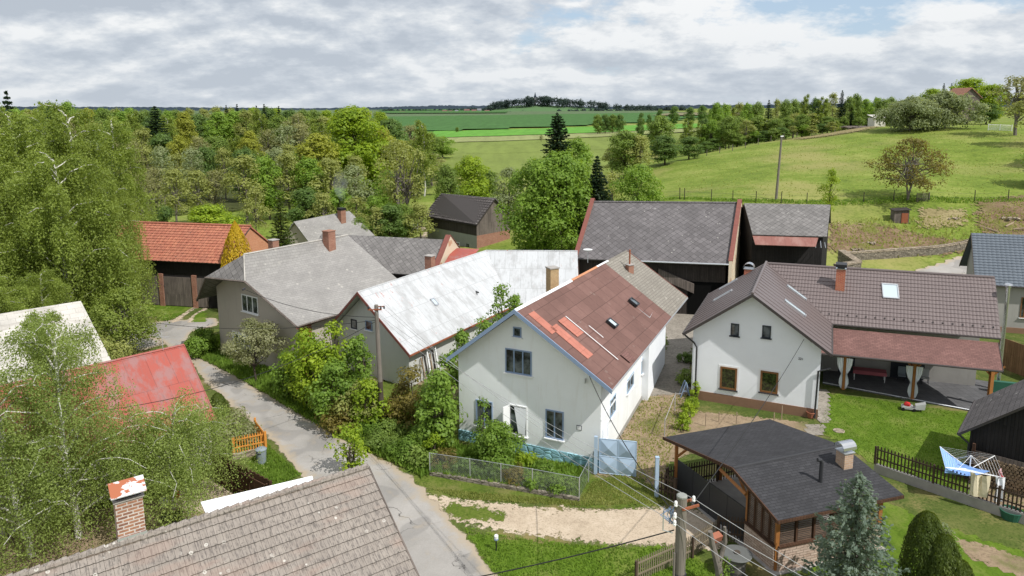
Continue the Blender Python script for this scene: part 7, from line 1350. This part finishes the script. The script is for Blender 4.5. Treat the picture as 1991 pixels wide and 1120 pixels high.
# smoke from the cottage chimney
g = G('smoke'); n = g.noise(g.map(g.obj(), (1, 1, .5)), .8, 5, .6); zf = g.n('ShaderNodeTexCoord').outputs['Generated']; zs = g.n('ShaderNodeSeparateXYZ', {0: zf}).outputs[2]
dn_ = g.math('MULTIPLY', g.math('MULTIPLY', g.ramp(n, (.42, 0.), (.7, 1.)), g.ramp(zs, (0, 1.), (1, .12))), .55); vs = g.n('ShaderNodeVolumePrincipled', {'Color': (.8, .84, .9), 'Density': dn_}); g.t.links.new(vs.outputs[0], g.out.inputs[1]); M['smoke'] = g.m
s0 = smc+V(0,0,2.05); o = MB().lathe(s0, [(.25,0),(.5,.8),(.8,2.),(1.1,3.4),(.8,4.6),(.2,5.2)], 14).build('smoke', M['smoke']); tag(o, 'thin blue grey smoke rising from the cottage chimney', 'smoke')
# ------------------------------------------------------------------ sky, sun, camera
SAZ, SEL = 132., 51.
w = bpy.data.worlds.new('World'); scene.world = w; w.use_nodes = True; nt = w.node_tree; nt.nodes.clear()
g = G('tmp'); g.t = nt
sky = g.n('ShaderNodeTexSky', sky_type='NISHITA'); sky.sun_disc = False; sky.sun_elevation = R_(SEL); sky.sun_rotation = R_(SAZ); sky.air_density = 1.2; sky.dust_density = .2; sky.ozone_density = 2.
sk = g.n('ShaderNodeVectorMath', {0: sky.outputs[0], 1: (.11, .11, .11)}, operation='MULTIPLY').outputs[0]
bg1 = g.n('ShaderNodeBackground', {'Color': g.mix(.7, sk, (.5, .64, .83)), 'Strength': 1.})
dv = g.n('ShaderNodeTexCoord').outputs['Generated']; sp = g.n('ShaderNodeSeparateXYZ', {0: dv}); zz = g.math('ADD', g.math('MAXIMUM', sp.outputs[2], 0.), .35)
cx = g.math('DIVIDE', sp.outputs[0], zz); cy = g.math('DIVIDE', sp.outputs[1], zz); cv = g.n('ShaderNodeCombineXYZ', {0: cx, 1: cy, 2: 0.}).outputs[0]
n0 = g.noise(g.map(cv, (.7, .6, 1), loc=(9, 2, 0)), 1., 3, .5); n1 = g.noise(g.map(cv, (1.6, 1.7, 1), loc=(3.1, 1.7, 0)), 1., 10, .6); n2 = g.noise(g.map(cv, (6, 6.5, 1), loc=(1, 5, 0)), 1., 8, .6)
# same field sampled a step towards the sun gives lit rims and grey bellies
n1b = g.noise(g.map(cv, (1.6, 1.7, 1), loc=(3.1+.05, 1.7-.14, 0)), 1., 10, .6)
d = g.math('ADD', g.math('MULTIPLY', n1, .5), g.math('ADD', g.math('MULTIPLY', n2, .16), g.math('MULTIPLY', n0, .34)))
cov = g.ramp(d, (.43, 0.), (.475, 1.)); lit = g.math('ADD', g.math('MULTIPLY', g.math('SUBTRACT', n1, n1b), 5.5), g.math('ADD', g.math('MULTIPLY', g.math('SUBTRACT', n2, .5), 1.2), .5))
thick = g.ramp(g.math('ADD', g.math('MULTIPLY', d, .5), g.math('MULTIPLY', n0, .5)), (.4, 1.), (.5, .62), (.6, .1)); br = g.math('ADD', g.math('MULTIPLY', lit, .74), g.math('MULTIPLY', thick, .5))
cc = g.ramp(br, (.2, (.47, .52, .59)), (.42, (.6, .645, .705)), (.62, (.76, .79, .82)), (.85, (1., 1., .99)))
hz = g.ramp(sp.outputs[2], (.0, 1.), (.09, .55), (.25, 0.)); cc = g.mix(g.math('MULTIPLY', hz, .5), cc, (.55, .61, .68))
bg2 = g.n('ShaderNodeBackground', {'Color': cc, 'Strength': 1.02})
ms = g.n('ShaderNodeMixShader', {0: g.math('MULTIPLY', cov, g.ramp(sp.outputs[2], (-.02, 1.), (.05, .97))), 1: bg1.outputs[0], 2: bg2.outputs[0]})
wo = nt.nodes.new('ShaderNodeOutputWorld'); nt.links.new(ms.outputs[0], wo.inputs[0]); bpy.data.materials.remove(g.m)
sl = bpy.data.lights.new('sun', 'SUN'); sl.energy = 4.7; sl.angle = R_(.55); sl.color = (1, .965, .91); so = bpy.data.objects.new('sun', sl); col.objects.link(so)
sd = V(math.sin(R_(SAZ))*math.cos(R_(SEL)), math.cos(R_(SAZ))*math.cos(R_(SEL)), math.sin(R_(SEL))); so.rotation_euler = Vector(-sd).to_track_quat('-Z', 'Y').to_euler(); so.location = (30, 0, 60)
cam = bpy.data.cameras.new('camera'); cam.sensor_width = 36; cam.lens = FP/1991*36; cam.shift_y = -(560-PCY)/1991; cam.clip_start = .5; cam.clip_end = 30000
co = bpy.data.objects.new('camera', cam); col.objects.link(co); co.matrix_world = Matrix(((AR[0], AU[0], -AF[0], 0), (AR[1], AU[1], -AF[1], 0), (AR[2], AU[2], -AF[2], CH), (0, 0, 0, 1)))
scene.camera = co; scene.render.engine = 'CYCLES'
scene.view_settings.view_transform = 'Standard'; scene.view_settings.look = 'None'; scene.view_settings.exposure = 0; scene.view_settings.gamma = 1
scene.cycles.max_bounces = 5; scene.cycles.transparent_max_bounces = 12; scene.cycles.use_denoising = True
